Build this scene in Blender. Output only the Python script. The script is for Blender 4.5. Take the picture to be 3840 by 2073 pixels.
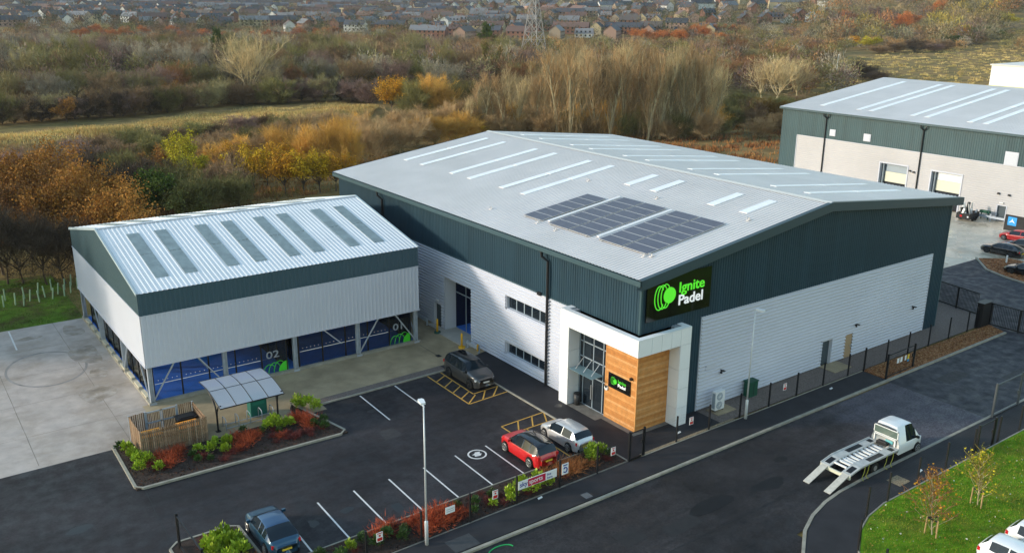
import bpy, math, random
import numpy as np
from mathutils import Vector, Matrix
R = math.radians
random.seed(11); rng = np.random.default_rng(7)
for o in list(bpy.data.objects): bpy.data.objects.remove(o)
S = bpy.context.scene
COL = S.collection
# ------------------------------------------------------------------ camera
cam = bpy.data.cameras.new('camera'); camo = bpy.data.objects.new('camera', cam); COL.objects.link(camo)
cam.sensor_width = 36; cam.lens = 3379.66 / 3840 * 36; cam.clip_start = .5; cam.clip_end = 30000
pitch, yaw, roll = .297944, .945190, .0076216
fw = Vector((math.cos(yaw)*math.cos(pitch), math.sin(yaw)*math.cos(pitch), -math.sin(pitch)))
rt = Vector((math.sin(yaw), -math.cos(yaw), 0)); up = rt.cross(fw)
rt, up = math.cos(roll)*rt + math.sin(roll)*up, math.cos(roll)*up - math.sin(roll)*rt
m = Matrix((rt, up, -fw)).transposed().to_4x4(); m.translation = (-39.048, -39.795, 27.929)
camo.matrix_world = m; S.camera = camo
# ------------------------------------------------------------------ sky and sun
SUN_EL, SUN_AZ = R(15.0), R(-29.5)      # azimuth of the direction the light travels
d = Vector((math.cos(SUN_AZ)*math.cos(SUN_EL), math.sin(SUN_AZ)*math.cos(SUN_EL), -math.sin(SUN_EL)))
W = bpy.data.worlds.new('World'); S.world = W; W.use_nodes = True
nt = W.node_tree; bg = nt.nodes['Background']; sky = nt.nodes.new('ShaderNodeTexSky')
sky.sky_type = 'NISHITA'; sky.sun_disc = False; sky.sun_elevation = SUN_EL; sky.sun_rotation = math.atan2(-d.x, -d.y)
sky.air_density = 1.7; sky.dust_density = .4; sky.ozone_density = 2.0
nt.links.new(sky.outputs[0], bg.inputs[0]); bg.inputs[1].default_value = .15
sl = bpy.data.lights.new('sun', 'SUN'); slo = bpy.data.objects.new('sun', sl); COL.objects.link(slo)
sl.energy = 1.6; sl.angle = R(5); sl.color = (1, .90, .75)
slo.rotation_euler = d.to_track_quat('-Z', 'Y').to_euler(); slo.location = (0, 0, 60)
S.render.engine = 'CYCLES'
S.view_settings.view_transform = 'Standard'; S.view_settings.look = 'None'; S.view_settings.gamma = 1
S.view_settings.use_curve_mapping = False; S.view_settings.exposure = 1.22
# ------------------------------------------------------------------ helpers
class MB:
    def __init__(s): s.v = []; s.f = []
    def poly(s, *p):
        n = len(s.v); s.v += [tuple(q) for q in p]; s.f.append(tuple(range(n, n+len(p)))); return s
    def box(s, x0, y0, z0, x1, y1, z1):
        n = len(s.v)
        s.v += [(x0,y0,z0),(x1,y0,z0),(x1,y1,z0),(x0,y1,z0),(x0,y0,z1),(x1,y0,z1),(x1,y1,z1),(x0,y1,z1)]
        s.f += [tuple(n+i for i in q) for q in ((3,2,1,0),(4,5,6,7),(0,1,5,4),(1,2,6,5),(2,3,7,6),(3,0,4,7))]; return s
    def bar(s, a, b, w, h=None):
        a = Vector(a); b = Vector(b); t = (b-a).normalized(); h = h or w
        k = Vector((0,0,1)) if abs(t.z) < .95 else Vector((1,0,0))
        u = t.cross(k).normalized()*w/2; v = u.cross(t).normalized()*h/2; n = len(s.v)
        for p in (a, b): s.v += [tuple(p+u+v), tuple(p-u+v), tuple(p-u-v), tuple(p+u-v)]
        s.f += [tuple(n+i for i in q) for q in ((0,1,2,3),(7,6,5,4),(0,4,5,1),(1,5,6,2),(2,6,7,3),(3,7,4,0))]; return s
    def tube(s, pts, r, n=8, cap=True):
        pts = [Vector(p) for p in pts]; rs = r if isinstance(r, (list, tuple)) else [r]*len(pts); base = len(s.v)
        pu = None
        for i, p in enumerate(pts):
            t = (pts[min(i+1, len(pts)-1)] - pts[max(i-1, 0)]).normalized()
            if pu is None: pu = t.cross(Vector((0,0,1)) if abs(t.z) < .9 else Vector((1,0,0))).normalized()
            u = (pu - t*pu.dot(t)).normalized(); pu = u; w = t.cross(u)
            for k in range(n):
                a = 2*math.pi*k/n; s.v.append(tuple(p + (u*math.cos(a) + w*math.sin(a))*rs[i]))
        for i in range(len(pts)-1):
            for k in range(n):
                a, b = base+i*n+k, base+i*n+(k+1) % n; s.f.append((a, b, b+n, a+n))
        if cap:
            s.f.append(tuple(range(base, base+n))[::-1]); e = base+(len(pts)-1)*n; s.f.append(tuple(range(e, e+n)))
        return s
    def prism(s, poly, z0, z1):
        n = len(s.v); k = len(poly); s.v += [(x, y, z0) for x, y in poly] + [(x, y, z1) for x, y in poly]
        s.f.append(tuple(range(n, n+k))[::-1]); s.f.append(tuple(range(n+k, n+2*k)))
        for i in range(k): j = (i+1) % k; s.f.append((n+i, n+j, n+k+j, n+k+i))
        return s
    def corr(s, O, U, V, N, u0, u1, v0, v1, pitch, dep, prof=((0,0),(.5,0),(.6,1),(.9,1))):
        # profiled sheet: ribs run along V, repeat along U
        O, U, V, N = map(Vector, (O, U, V, N)); f0 = v0 if callable(v0) else (lambda u: v0); f1 = v1 if callable(v1) else (lambda u: v1)
        us = []
        k = math.floor(u0/pitch) - 1
        def hh(u):
            t = (u/pitch) % 1.0; P = list(prof)+[(1, prof[0][1])]
            for (a, ha), (b, hb) in zip(P, P[1:]):
                if a <= t <= b: return (ha + (hb-ha)*(t-a)/(b-a if b > a else 1))*dep
            return 0
        while k*pitch < u1:
            for t, h in prof:
                u = (k+t)*pitch
                if u0+1e-4 < u < u1-1e-4: us.append((u, h*dep))
            k += 1
        for bp in (getattr(f1, 'br', ()) or ()):
            if u0 < bp < u1: us.append((bp, hh(bp)))
        us = sorted([(u0, hh(u0))] + us + [(u1, hh(u1))]); base = len(s.v)
        for u, h in us:
            s.v.append(tuple(O+U*u+V*f0(u)+N*h)); s.v.append(tuple(O+U*u+V*f1(u)+N*h))
        for i in range(len(us)-1): a = base+2*i; s.f.append((a, a+2, a+3, a+1))
        return s
    def mesh(s, name, smooth=False):
        me = bpy.data.meshes.new(name); me.from_pydata(s.v, [], s.f); me.update()
        if smooth: me.polygons.foreach_set('use_smooth', [True]*len(me.polygons))
        return me
    def build(s, name, mt, parent=None, smooth=False, **kw):
        return link(name, s.mesh(name, smooth), mt, parent, **kw)
def link(name, me, mt=None, parent=None, loc=None, rz=None):
    o = bpy.data.objects.new(name, me); COL.objects.link(o)
    if mt is not None and me is not None:
        if not me.materials: me.materials.append(mt)
        elif me.materials[0] != mt: o.material_slots[0].link = 'OBJECT'; o.material_slots[0].material = mt
    if parent: o.parent = parent
    if loc: o.location = loc
    if rz: o.rotation_euler = (0, 0, rz)
    return o
def empty(name, loc=(0,0,0), rz=0):
    o = bpy.data.objects.new(name, None); COL.objects.link(o); o.location = loc; o.rotation_euler = (0, 0, rz); o.empty_display_size = .3; return o
def tag(o, label=None, cat=None, group=None, kind=None):
    if label: o['label'] = label
    if cat: o['category'] = cat
    if group: o['group'] = group
    if kind: o['kind'] = kind
    return o
def struct(o): o['kind'] = 'structure'; return o
def copy_tree(o, parent=None):
    c = o.copy(); COL.objects.link(c); c.parent = parent
    for ch in list(o.children): copy_tree(ch, c)
    return c
def fastmesh(name, V, F, col=None):
    me = bpy.data.meshes.new(name); V = np.asarray(V, np.float32); F = np.asarray(F, np.int32); n, k = F.shape
    me.vertices.add(len(V)); me.vertices.foreach_set('co', V.ravel()); me.loops.add(n*k); me.loops.foreach_set('vertex_index', F.ravel())
    me.polygons.add(n); me.polygons.foreach_set('loop_start', np.arange(0, n*k, k, dtype=np.int32)); me.polygons.foreach_set('loop_total', np.full(n, k, np.int32))
    if col is not None:
        a = me.color_attributes.new('Col', 'FLOAT_COLOR', 'POINT'); c = np.ones((len(V), 4), np.float32); c[:, :3] = col; a.data.foreach_set('color', c.ravel())
    me.update(); me.validate(); return me
# ------------------------------------------------------------------ materials
def lin(c): return tuple(((x/255+.055)/1.055)**2.4 if x > 10 else x/255/12.92 for x in c)
MATS = {}
def mat(name, col, rough=.7, metal=0, var=0, scale=1., col2=None, scale2=None, lo=.4, hi=.6, rnd=0, spec=.4, bump=0, bscale=20, rvar=0, attr=False, emit=0, coat=0, trans=0, streak=0):
    M = bpy.data.materials.new(name); M.use_nodes = True; N = M.node_tree.nodes; L = M.node_tree.links; b = N['Principled BSDF']
    b.inputs['Roughness'].default_value = rough; b.inputs['Metallic'].default_value = metal; b.inputs['Specular IOR Level'].default_value = spec
    if coat: b.inputs['Coat Weight'].default_value = coat; b.inputs['Coat Roughness'].default_value = .05
    tc = N.new('ShaderNodeTexCoord'); cur = None
    def noise(sc, det=4, ro=.6):
        n = N.new('ShaderNodeTexNoise'); n.inputs['Scale'].default_value = sc; n.inputs['Detail'].default_value = det; n.inputs['Roughness'].default_value = ro
        L.new(tc.outputs['Object'], n.inputs['Vector']); return n.outputs['Fac']
    def mr(src, a, c, d0, e):
        n = N.new('ShaderNodeMapRange'); n.inputs[1].default_value = a; n.inputs[2].default_value = c; n.inputs[3].default_value = d0; n.inputs[4].default_value = e; L.new(src, n.inputs[0]); return n.outputs[0]
    def mix(f, A, B, mode='MIX'):
        n = N.new('ShaderNodeMix'); n.data_type = 'RGBA'; n.blend_type = mode
        for sock, val in ((n.inputs['Factor'], f), (n.inputs['A'], A), (n.inputs['B'], B)):
            if hasattr(val, 'is_linked'): L.new(val, sock)
            elif isinstance(val, (int, float)): sock.default_value = val
            else: sock.default_value = (*val[:3], 1)
        return n.outputs['Result']
    cur = col
    if attr:
        a = N.new('ShaderNodeAttribute'); a.attribute_name = 'Col'; cur = a.outputs['Color']
    if col2: cur = mix(mr(noise(scale2 or scale, 6), lo, hi, 0, 1), cur, col2)
    if var:
        f = mr(noise(scale, 5), .3, .7, 1-var, 1+var)
        n = N.new('ShaderNodeVectorMath'); n.operation = 'SCALE'
        if hasattr(cur, 'is_linked'): L.new(cur, n.inputs[0])
        else: n.inputs[0].default_value = cur[:3]
        L.new(f, n.inputs['Scale']); cur = n.outputs[0]
    if streak:
        mp = N.new('ShaderNodeMapping'); mp.inputs['Scale'].default_value = (1.1, 1.1, .06); L.new(tc.outputs['Object'], mp.inputs['Vector']); ns = N.new('ShaderNodeTexNoise'); ns.inputs['Scale'].default_value = 1; ns.inputs['Detail'].default_value = 6; L.new(mp.outputs[0], ns.inputs['Vector'])
        f = mr(ns.outputs['Fac'], .3, .7, 1-streak, 1+streak); n = N.new('ShaderNodeVectorMath'); n.operation = 'SCALE'
        if hasattr(cur, 'is_linked'): L.new(cur, n.inputs[0])
        else: n.inputs[0].default_value = cur[:3]
        L.new(f, n.inputs['Scale']); cur = n.outputs[0]
    if rnd:
        oi = N.new('ShaderNodeObjectInfo'); f = mr(oi.outputs['Random'], 0, 1, 1-rnd, 1+rnd)
        n = N.new('ShaderNodeVectorMath'); n.operation = 'SCALE'
        if hasattr(cur, 'is_linked'): L.new(cur, n.inputs[0])
        else: n.inputs[0].default_value = cur[:3]
        L.new(f, n.inputs['Scale']); cur = n.outputs[0]
    if hasattr(cur, 'is_linked'): L.new(cur, b.inputs['Base Color'])
    else: b.inputs['Base Color'].default_value = (*cur[:3], 1)
    if rvar: L.new(mr(noise(scale*.7, 3), .35, .65, max(.03, rough-rvar), min(1, rough+rvar)), b.inputs['Roughness'])
    if bump:
        bp = N.new('ShaderNodeBump'); bp.inputs['Strength'].default_value = bump; bp.inputs['Distance'].default_value = .02
        L.new(noise(bscale, 3), bp.inputs['Height']); L.new(bp.outputs[0], b.inputs['Normal'])
    if emit: b.inputs['Emission Color'].default_value = (*col[:3], 1); b.inputs['Emission Strength'].default_value = emit
    if trans:
        t = N.new('ShaderNodeBsdfTransparent'); t.inputs[0].default_value = (*[1-(1-c)*.5 for c in col[:3]], 1); x = N.new('ShaderNodeMixShader'); x.inputs[0].default_value = trans
        L.new(b.outputs[0], x.inputs[1]); L.new(t.outputs[0], x.inputs[2]); L.new(x.outputs[0], N['Material Output'].inputs[0])
    MATS[name] = M; return M
def asphalt(name, c1, c2, sc, speck, worn=None):
    M = mat(name, c1, .62, col2=c2, scale2=sc, lo=.33, hi=.70, scale=1.6, var=.22, bump=.25, bscale=50, rvar=.18, spec=.25); N = M.node_tree.nodes; L = M.node_tree.links; b = N['Principled BSDF']
    src = b.inputs['Base Color'].links[0].from_socket; tc = N.new('ShaderNodeTexCoord'); n = N.new('ShaderNodeTexNoise'); n.inputs['Scale'].default_value = 7; n.inputs['Detail'].default_value = 5; n.inputs['Roughness'].default_value = .8
    L.new(tc.outputs['Object'], n.inputs['Vector']); r = N.new('ShaderNodeMapRange'); r.inputs[1].default_value = .35; r.inputs[2].default_value = .68; r.inputs[3].default_value = 1-speck*.6; r.inputs[4].default_value = 1+speck; L.new(n.outputs['Fac'], r.inputs[0])
    mp = N.new('ShaderNodeMapping'); mp.inputs['Scale'].default_value = (.10, 1.3, 1); L.new(tc.outputs['Object'], mp.inputs['Vector']); n2 = N.new('ShaderNodeTexNoise'); n2.inputs['Scale'].default_value = 1; n2.inputs['Detail'].default_value = 4; L.new(mp.outputs[0], n2.inputs['Vector'])
    r2 = N.new('ShaderNodeMapRange'); r2.inputs[1].default_value = .3; r2.inputs[2].default_value = .7; r2.inputs[3].default_value = .8; r2.inputs[4].default_value = 1.2; L.new(n2.outputs['Fac'], r2.inputs[0]); mm = N.new('ShaderNodeMath'); mm.operation = 'MULTIPLY'; L.new(r.outputs[0], mm.inputs[0]); L.new(r2.outputs[0], mm.inputs[1])
    v = N.new('ShaderNodeVectorMath'); v.operation = 'SCALE'
    if worn:
        sx = N.new('ShaderNodeSeparateXYZ'); L.new(tc.outputs['Object'], sx.inputs[0]); n3 = N.new('ShaderNodeTexNoise'); n3.inputs['Scale'].default_value = .35; n3.inputs['Detail'].default_value = 5; L.new(tc.outputs['Object'], n3.inputs['Vector'])
        ad = N.new('ShaderNodeMath'); ad.operation = 'MULTIPLY_ADD'; L.new(n3.outputs['Fac'], ad.inputs[0]); ad.inputs[1].default_value = 14; L.new(sx.outputs[0], ad.inputs[2]); r3 = N.new('ShaderNodeMapRange'); r3.inputs[1].default_value = 17; r3.inputs[2].default_value = 24; L.new(ad.outputs[0], r3.inputs[0])
        mx = N.new('ShaderNodeMix'); mx.data_type = 'RGBA'; L.new(r3.outputs[0], mx.inputs['Factor']); L.new(src, mx.inputs['A']); mx.inputs['B'].default_value = (*worn, 1); src = mx.outputs['Result']
    L.new(src, v.inputs[0]); L.new(mm.outputs[0], v.inputs['Scale']); L.new(v.outputs[0], b.inputs['Base Color']); return M
M_asph = asphalt('asphalt_car_park', (.0150,.0130,.0145), (.038,.0335,.036), .15, .55)
M_road = asphalt('asphalt_road', (.0135,.0118,.0122), (.038,.034,.036), .15, .9, (.075,.068,.080))
M_roadnew = asphalt('asphalt_new', (.033,.032,.039), (.050,.048,.056), .2, .25)
M_pave = mat('asphalt_pavement', (.029,.027,.030), .72, spec=.25, var=.22, scale=.8, bump=.2, bscale=70)
M_conc = mat('concrete_apron', (.44,.375,.335), .75, var=.17, scale=.9, col2=(.25,.195,.14), scale2=.10, lo=.46, hi=.66, bump=.1, bscale=30, rvar=.15)
M_concb = mat('concrete_brown', (.37,.285,.175), .7, var=.2, scale=.7, col2=(.25,.19,.115), scale2=.25, lo=.45, hi=.65, rvar=.15)
M_concl = mat('concrete_light', (.64,.555,.44), .3, var=.14, scale=.5, col2=(.33,.27,.19), scale2=.10, lo=.5, hi=.62, rvar=.15)
M_kerb = mat('concrete_kerb', (.30,.275,.225), .85, var=.2, scale=2.2)
M_kerbd = mat('concrete_edging', (.17,.155,.135), .85, var=.25, scale=2.)
M_gravel = mat('gravel', (.16,.125,.108), .95, var=.6, scale=14, bump=.8, bscale=25)
M_gravt = mat('gravel_tan', (.25,.19,.12), .95, var=.5, scale=12, bump=.8, bscale=25)
M_bark = mat('bark_mulch', (.30,.14,.07), .95, spec=.1, var=.6, scale=6, bump=1, bscale=14)
M_soil = mat('soil_mulch', (.040,.024,.018), .95, var=.5, scale=5, bump=.8, bscale=14)
M_white = mat('marking_white', (.66,.64,.62), .7, var=.12, scale=4)
M_yel = mat('marking_yellow', (.60,.33,.06), .7, var=.15, scale=4)
M_ground = mat('ground_scrub', (.27,.17,.065), .95, spec=.1, var=.4, scale=.22, col2=(.15,.115,.042), scale2=.05, lo=.42, hi=.6)
M_lawn = mat('lawn', (.115,.225,.010), .95, spec=.1, var=.4, scale=.9, col2=(.20,.19,.03), scale2=.3, lo=.5, hi=.72, bump=.8, bscale=12)
M_lawnd = mat('lawn_rough', (.085,.16,.015), .95, spec=.1, var=.4, scale=.9, col2=(.075,.065,.025), scale2=.3, lo=.45, hi=.62, bump=.8, bscale=12)
M_teal = mat('cladding_teal', (.021,.050,.072), .45, var=.05, scale=.4, spec=.25, streak=.14)
M_tealt = mat('trim_teal', (.042,.082,.098), .4, var=.05, scale=.5)
M_wclad = mat('cladding_white', (.54,.55,.62), .45, var=.06, scale=.12)
M_wcl2 = mat('cladding_pale_grey', (.55,.565,.63), .45, var=.05, scale=.15)
M_roof = mat('roof_grey', (.66,.605,.58), .5, var=.06, scale=.25, col2=(.71,.65,.63), scale2=.08)
M_roofw = mat('roof_white', (.74,.73,.74), .5, var=.05, scale=.3)
M_sky = mat('rooflight', (.82,.82,.84), .4, var=.05, scale=1)
M_skyg = mat('rooflight_grey', (.30,.36,.37), .4, var=.22, scale=1.6, trans=.25)
M_sol = mat('solar_cell', (.095,.098,.135), .45, var=.12, scale=3, spec=.3)
M_alu = mat('aluminium', (.6,.6,.6), .4, metal=.7)
M_port = mat('portal_white', (.80,.80,.81), .45, var=.03, scale=1)
M_black = mat('black_paint', (.010,.010,.012), .45)
M_gloss = mat('gloss_black', (.004,.004,.004), .06, spec=.5)
M_glass = mat('window_glass', (.012,.018,.026), .06, spec=.6)
M_frame = mat('window_frame', (.28,.33,.38), .45)
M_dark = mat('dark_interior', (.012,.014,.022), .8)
M_navy = mat('navy_panel', (.008,.014,.05), .5)
M_blue = mat('court_blue', (.05,.20,.70), .75, var=.12, scale=1.5)
M_galv = mat('galvanised_steel', (.40,.44,.50), .45, metal=.25, var=.12, scale=3)
M_green = mat('logo_green', (.10,.72,.03), .45, emit=.25)
M_greenp = mat('logo_green_print', (.07,.60,.03), .5)
M_lwhite = mat('letter_white', (.85,.85,.85), .45, emit=.2)
M_wp = mat('white_plastic', (.75,.75,.75), .45)
M_cream = mat('cream_block', (.52,.47,.36), .85, var=.15, scale=3)
M_creamd = mat('cream_door', (.62,.61,.48), .5)
M_yb = mat('bollard_yellow', (.75,.40,.02), .5)
M_dgreen = mat('green_cabinet', (.008,.075,.045), .5)
M_dgreen2 = mat('green_plastic_teal', (.006,.115,.09), .45)
M_woodf = [mat('fence_timber_%d' % i, c, .9, var=.35, scale=7) for i, c in enumerate([(.23,.145,.085),(.28,.185,.115),(.19,.115,.066),(.32,.225,.15)])]
M_ceda = [mat('cedar_board_%d' % i, c, .65, var=.16, scale=3) for i, c in enumerate([(.55,.235,.065),(.60,.275,.085),(.50,.20,.05),(.62,.31,.115)])]
M_pole = mat('lamp_pole', (.62,.64,.66), .4, metal=.2)
M_tyre = mat('tyre', (.012,.012,.013), .8)
M_rim = mat('alloy_rim', (.42,.41,.40), .35, metal=.6)
M_rimd = mat('dark_rim', (.06,.06,.065), .35, metal=.5)
M_cglass = mat('car_glass', (.010,.017,.025), .06, spec=.4)
M_redl = mat('tail_lamp', (.55,.015,.02), .2)
M_hl = mat('head_lamp', (.75,.77,.8), .12)
M_plw = mat('plate_white', (.75,.75,.72), .5); M_ply = mat('plate_yellow', (.72,.50,.05), .5)
M_orange = mat('orange_plastic', (.85,.30,.02), .6)
M_red = mat('sign_red', (.55,.02,.02), .5); M_sblue = mat('sign_blue', (.012,.035,.28), .5); M_skyred = mat('banner_red', (.50,.015,.06), .5)
M_paleg = mat('tree_guard', (.30,.42,.28), .5, rnd=.15)
M_stake = mat('timber_stake', (.42,.27,.12), .8)
M_stuff = mat('mixed_colours', (.5,.5,.5), .92, attr=True, spec=.1)
M_steel = mat('lattice_steel', (.27,.255,.25), .6)
M_strap = mat('strap_yellow', (.42,.40,.06), .7)
M_poly = mat('polycarbonate', (.50,.53,.60), .25, trans=.35)
def courtglass():
    M = bpy.data.materials.new('court_glass'); M.use_nodes = True; N = M.node_tree.nodes; L = M.node_tree.links
    t = N.new('ShaderNodeBsdfTransparent'); t.inputs[0].default_value = (.80, .88, .94, 1); g = N.new('ShaderNodeBsdfGlossy'); g.inputs['Roughness'].default_value = .03
    fr = N.new('ShaderNodeFresnel'); fr.inputs[0].default_value = 1.45; x = N.new('ShaderNodeMixShader'); L.new(fr.outputs[0], x.inputs[0]); L.new(t.outputs[0], x.inputs[1]); L.new(g.outputs[0], x.inputs[2]); L.new(x.outputs[0], N['Material Output'].inputs[0]); return M
M_cgl = courtglass()
def text(name, s, size, mt, parent, M4, ex=.02, sx=1., shear=0):
    c = bpy.data.curves.new(name, 'FONT'); c.body = s; c.size = size; c.extrude = ex; c.shear = shear; c.offset = .012*size
    o = bpy.data.objects.new(name+'_curve', c); COL.objects.link(o); dg = bpy.context.evaluated_depsgraph_get()
    me = bpy.data.meshes.new_from_object(o.evaluated_get(dg)); bpy.data.objects.remove(o); me.name = name
    me.transform(Matrix.Diagonal((sx, 1, 1, 1))); me.transform(M4); me.materials.clear()
    return link(name, me, mt, parent)
def frame_m(O, X, Y):      # local x -> X, local y -> Y at origin O
    X, Y = Vector(X), Vector(Y); Z = X.cross(Y); return Matrix(((X.x, Y.x, Z.x, O[0]), (X.y, Y.y, Z.y, O[1]), (X.z, Y.z, Z.z, O[2]), (0, 0, 0, 1)))
# ================================================================== SETTING
CX, CY = -39.05, -39.8
def hgt(x, y):
    dd = math.hypot(x-CX, y-CY)
    z = 0
    if dd > 130: z += .35*math.sin(x*.031+1)*math.sin(y*.027)*min(1, (dd-130)/80)
    if dd > 600: z += .027*(min(dd, 1650)-600)
    if dd > 1650: z += .02*(dd-1650)
    z += 1.8*math.exp(-((y-162-.12*(x-20))/11)**2) * (1 if -60 < x < 75 else max(0, 1-min(abs(x+60), abs(x-75))/25))
    z += 40*math.exp(-(((x-1080)/420)**2+((y-560)/330)**2))
    return z
def ground():
    V = [(CX, CY, -.06)]; F = []; rs = [25*1.09**i for i in range(72)]; rs = [r for r in rs if r < 4300]; n = 160
    for r in rs:
        for k in range(n):
            a = 2*math.pi*k/n; x, y = CX+r*math.cos(a), CY+r*math.sin(a); V.append((x, y, hgt(x, y)-.06))
    for k in range(n): F.append((0, 1+k, 1+(k+1) % n))
    for i in range(len(rs)-1):
        for k in range(n): a, b = 1+i*n+k, 1+i*n+(k+1) % n; F.append((a, a+n, b+n, b))
    me = bpy.data.meshes.new('ground'); me.from_pydata(V, [], F); me.polygons.foreach_set('use_smooth', [True]*len(F)); struct(link('ground', me, M_ground))
ground()
def sheet(name, pts, z, mt): return struct(MB().poly(*[(x, y, z) for x, y in pts]).build(name, mt))
def rect(x0, y0, x1, y1): return [(x0, y0), (x1, y0), (x1, y1), (x0, y1)]
def slab(name, pts, z0, z1, mt): return struct(MB().prism(pts, z0, z1).build(name, mt))
def kerb(name, path, w, z0, z1, mt=None):
    mb = MB(); n = len(path)
    L = []; Rr = []
    for i, p in enumerate(path):
        a = Vector(path[max(i-1, 0)]); b = Vector(path[min(i+1, n-1)]); t = (b-a).normalized(); nn = Vector((-t.y, t.x))*w/2; p = Vector(p)
        L.append(p+nn); Rr.append(p-nn)
    for i in range(n-1):
        q = [L[i], Rr[i], Rr[i+1], L[i+1]]
        mb.prism([tuple(k) for k in q][::1], z0, z1)
    return struct(mb.build(name, mt or M_kerb))
sheet('car_park', rect(-75, -3, -3.05, 17.62) , 0, M_asph)
sheet('road', [(-75, -45), (-1, -45), (-1, -14), (22.05, -12.4), (22.05, -5.0), (-30, -5.0), (-30, -3.0), (-75, -3.0)], 0, M_road)
sheet('road_new', [(22.05, -12.6), (60, -12.6), (57, 1.8), (57.4, 3.8), (58.7, 6.5), (62.2, 9.5), (44, 9.75), (43.2, 3), (41.2, -2.6), (40.3, -4.6), (22.05, -4.6)], .004, M_roadnew)
sheet('concrete_apron', [(-80, 17.62), (-3.05, 17.62), (-3.05, 45.5), (-80, 46.6)], 0, M_conc)
sheet('concrete_strip', [(-27.9, 15.3), (-15.4, 15.3), (-15.4, 17.2), (0, 17.6), (0, 30), (-3.2, 30), (-3.2, 23.2), (-26.0, 23.2), (-25.9, 19.5), (-27.9, 18.2)], .006, M_concb)
sheet('yard_concrete', [(38, 9.75), (62.2, 9.5), (65, 7.4), (66, -8), (83, -30), (83.2, -30), (83.2, 60), (38, 60)], .002, M_concl)
slab('pavement', [(-30, -5.0), (22.05, -4.66), (22.05, -2.62), (-30, -3.05)], 0, .1, M_pave)
slab('footpath', [(-3.0, -2.66), (5.9, -2.3), (5.9, 0.0), (0, 0), (0, 17.9), (-3.0, 17.2)], 0, .07, M_pave)
slab('gravel_border', [(5.93, -2.36), (41, -2.36), (41, -.02), (5.93, -.02)], 0, .05, M_gravel)
slab('gravel_edge_strip', [(-1.9, -2.75), (7.1, -2.6), (7.1, -2.38), (-1.9, -2.5)], 0, .112, M_gravt)
slab('gravel_drain_strip', [(-15.4, 16.3), (-4.7, 16.55), (-4.7, 17.5), (-15.4, 17.15)], 0, .02, M_gravel)
slab('entrance_slab', [(-1.0, 2.9), (0.1, 2.9), (.1, 6.0), (-1.0, 6.0)], .05, .082, M_kerbd)
slab('entrance_slab_border', [(-.45, -.4), (2.8, -.4), (2.8, 0), (.0, 0), (0, 2.9), (-.45, 2.9)], .05, .08, M_kerbd)
slab('door_slab', [(-1.0, 19.4), (0, 19.4), (0, 24.9), (-1.0, 24.4)], 0, .06, mat('concrete_pale', (.44,.40,.35), .8, var=.12, scale=1))
slab('door_slab_small', [(-.6, 24.95), (0, 24.95), (0, 26.3), (-.6, 26.3)], 0, .055, MATS['concrete_pale'])
slab('footpath_right', [(-9, -45), (-4.6, -24), (-3.6, -19), (-2.16, -15.35), (-.35, -14.22), (1.25, -13.52), (3.02, -13.04), (4.73, -12.83), (7.1, -12.74), (60, -12.70), (60, -15.0), (5.65, -14.95), (3.67, -15.25), (2.13, -15.8), (.13, -17), (-1.3, -19.4), (-2.2, -24), (-5, -45)], 0, .1, M_pave)
slab('lawn_right', [(60, -15.1), (5.65, -15.05), (3.70, -15.35), (2.2, -15.9), (.23, -17.08), (-1.2, -19.45), (-2.1, -24), (-5, -45), (60, -45)], 0, .13, M_lawn)
sheet('lawn_left', [(-80, 46.6), (-25.4, 45.55), (-25.4, 62), (-80, 66)], .003, M_lawnd)
kerb('road_kerb', [(-30, -5.12), (-10, -5.1), (22.05, -4.76), (40.3, -4.66)], .2, 0, .125)
kerb('road_kerb_right', [(-4.75, -24), (-3.75, -19), (-2.30, -15.40), (-.46, -14.12), (1.2, -13.40), (3.0, -12.93), (4.72, -12.71), (7.1, -12.62), (60, -12.58)], .19, 0, .125)
kerb('lawn_edging', [(60, -15.05), (5.65, -15.0), (3.68, -15.3), (2.16, -15.85), (.18, -17.04), (-1.25, -19.42), (-2.15, -24)], .08, 0, .15)
kerb('path_kerb', [(-3.06, -2.7), (-3.06, 17.3)], .12, 0, .085)
kerb('parking_kerb', [(-15.4, 16.2), (-3.1, 16.45)], .14, 0, .1)
kerb('car_park_edging', [(-25.3, -.45), (-3.12, -.12)], .07, 0, .12)
kerb('pavement_edging', [(-30, -3.1), (-3.1, -2.72)], .07, 0, .13, M_kerbd)
kerb('border_edging', [(-1.9, -2.78), (22.05, -2.58)], .06, .1, .13)
kerb('yard_kerb', [(62.3, 9.7), (58.6, 6.6), (57.3, 3.8), (56.9, 1.8), (56.9, -8)], .2, 0, .13)
slab('bark_bed', [(22.3, -4.62), (40.3, -4.5), (41.0, -2.8), (22.3, -2.55)], 0, .12, M_bark)
slab('bark_island', [(62.2, 9.35), (58.8, 6.5), (57.5, 3.8), (57.1, 1.8), (57.1, -8), (66, -8), (65, 7.2)], 0, .12, M_bark)
slab('side_gravel', [(36.9, -.02), (41, -.02), (41, -2.4), (42.6, -2.4), (44, 6.8), (36.9, 9.7)], 0, .03, M_gravel)
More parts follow.
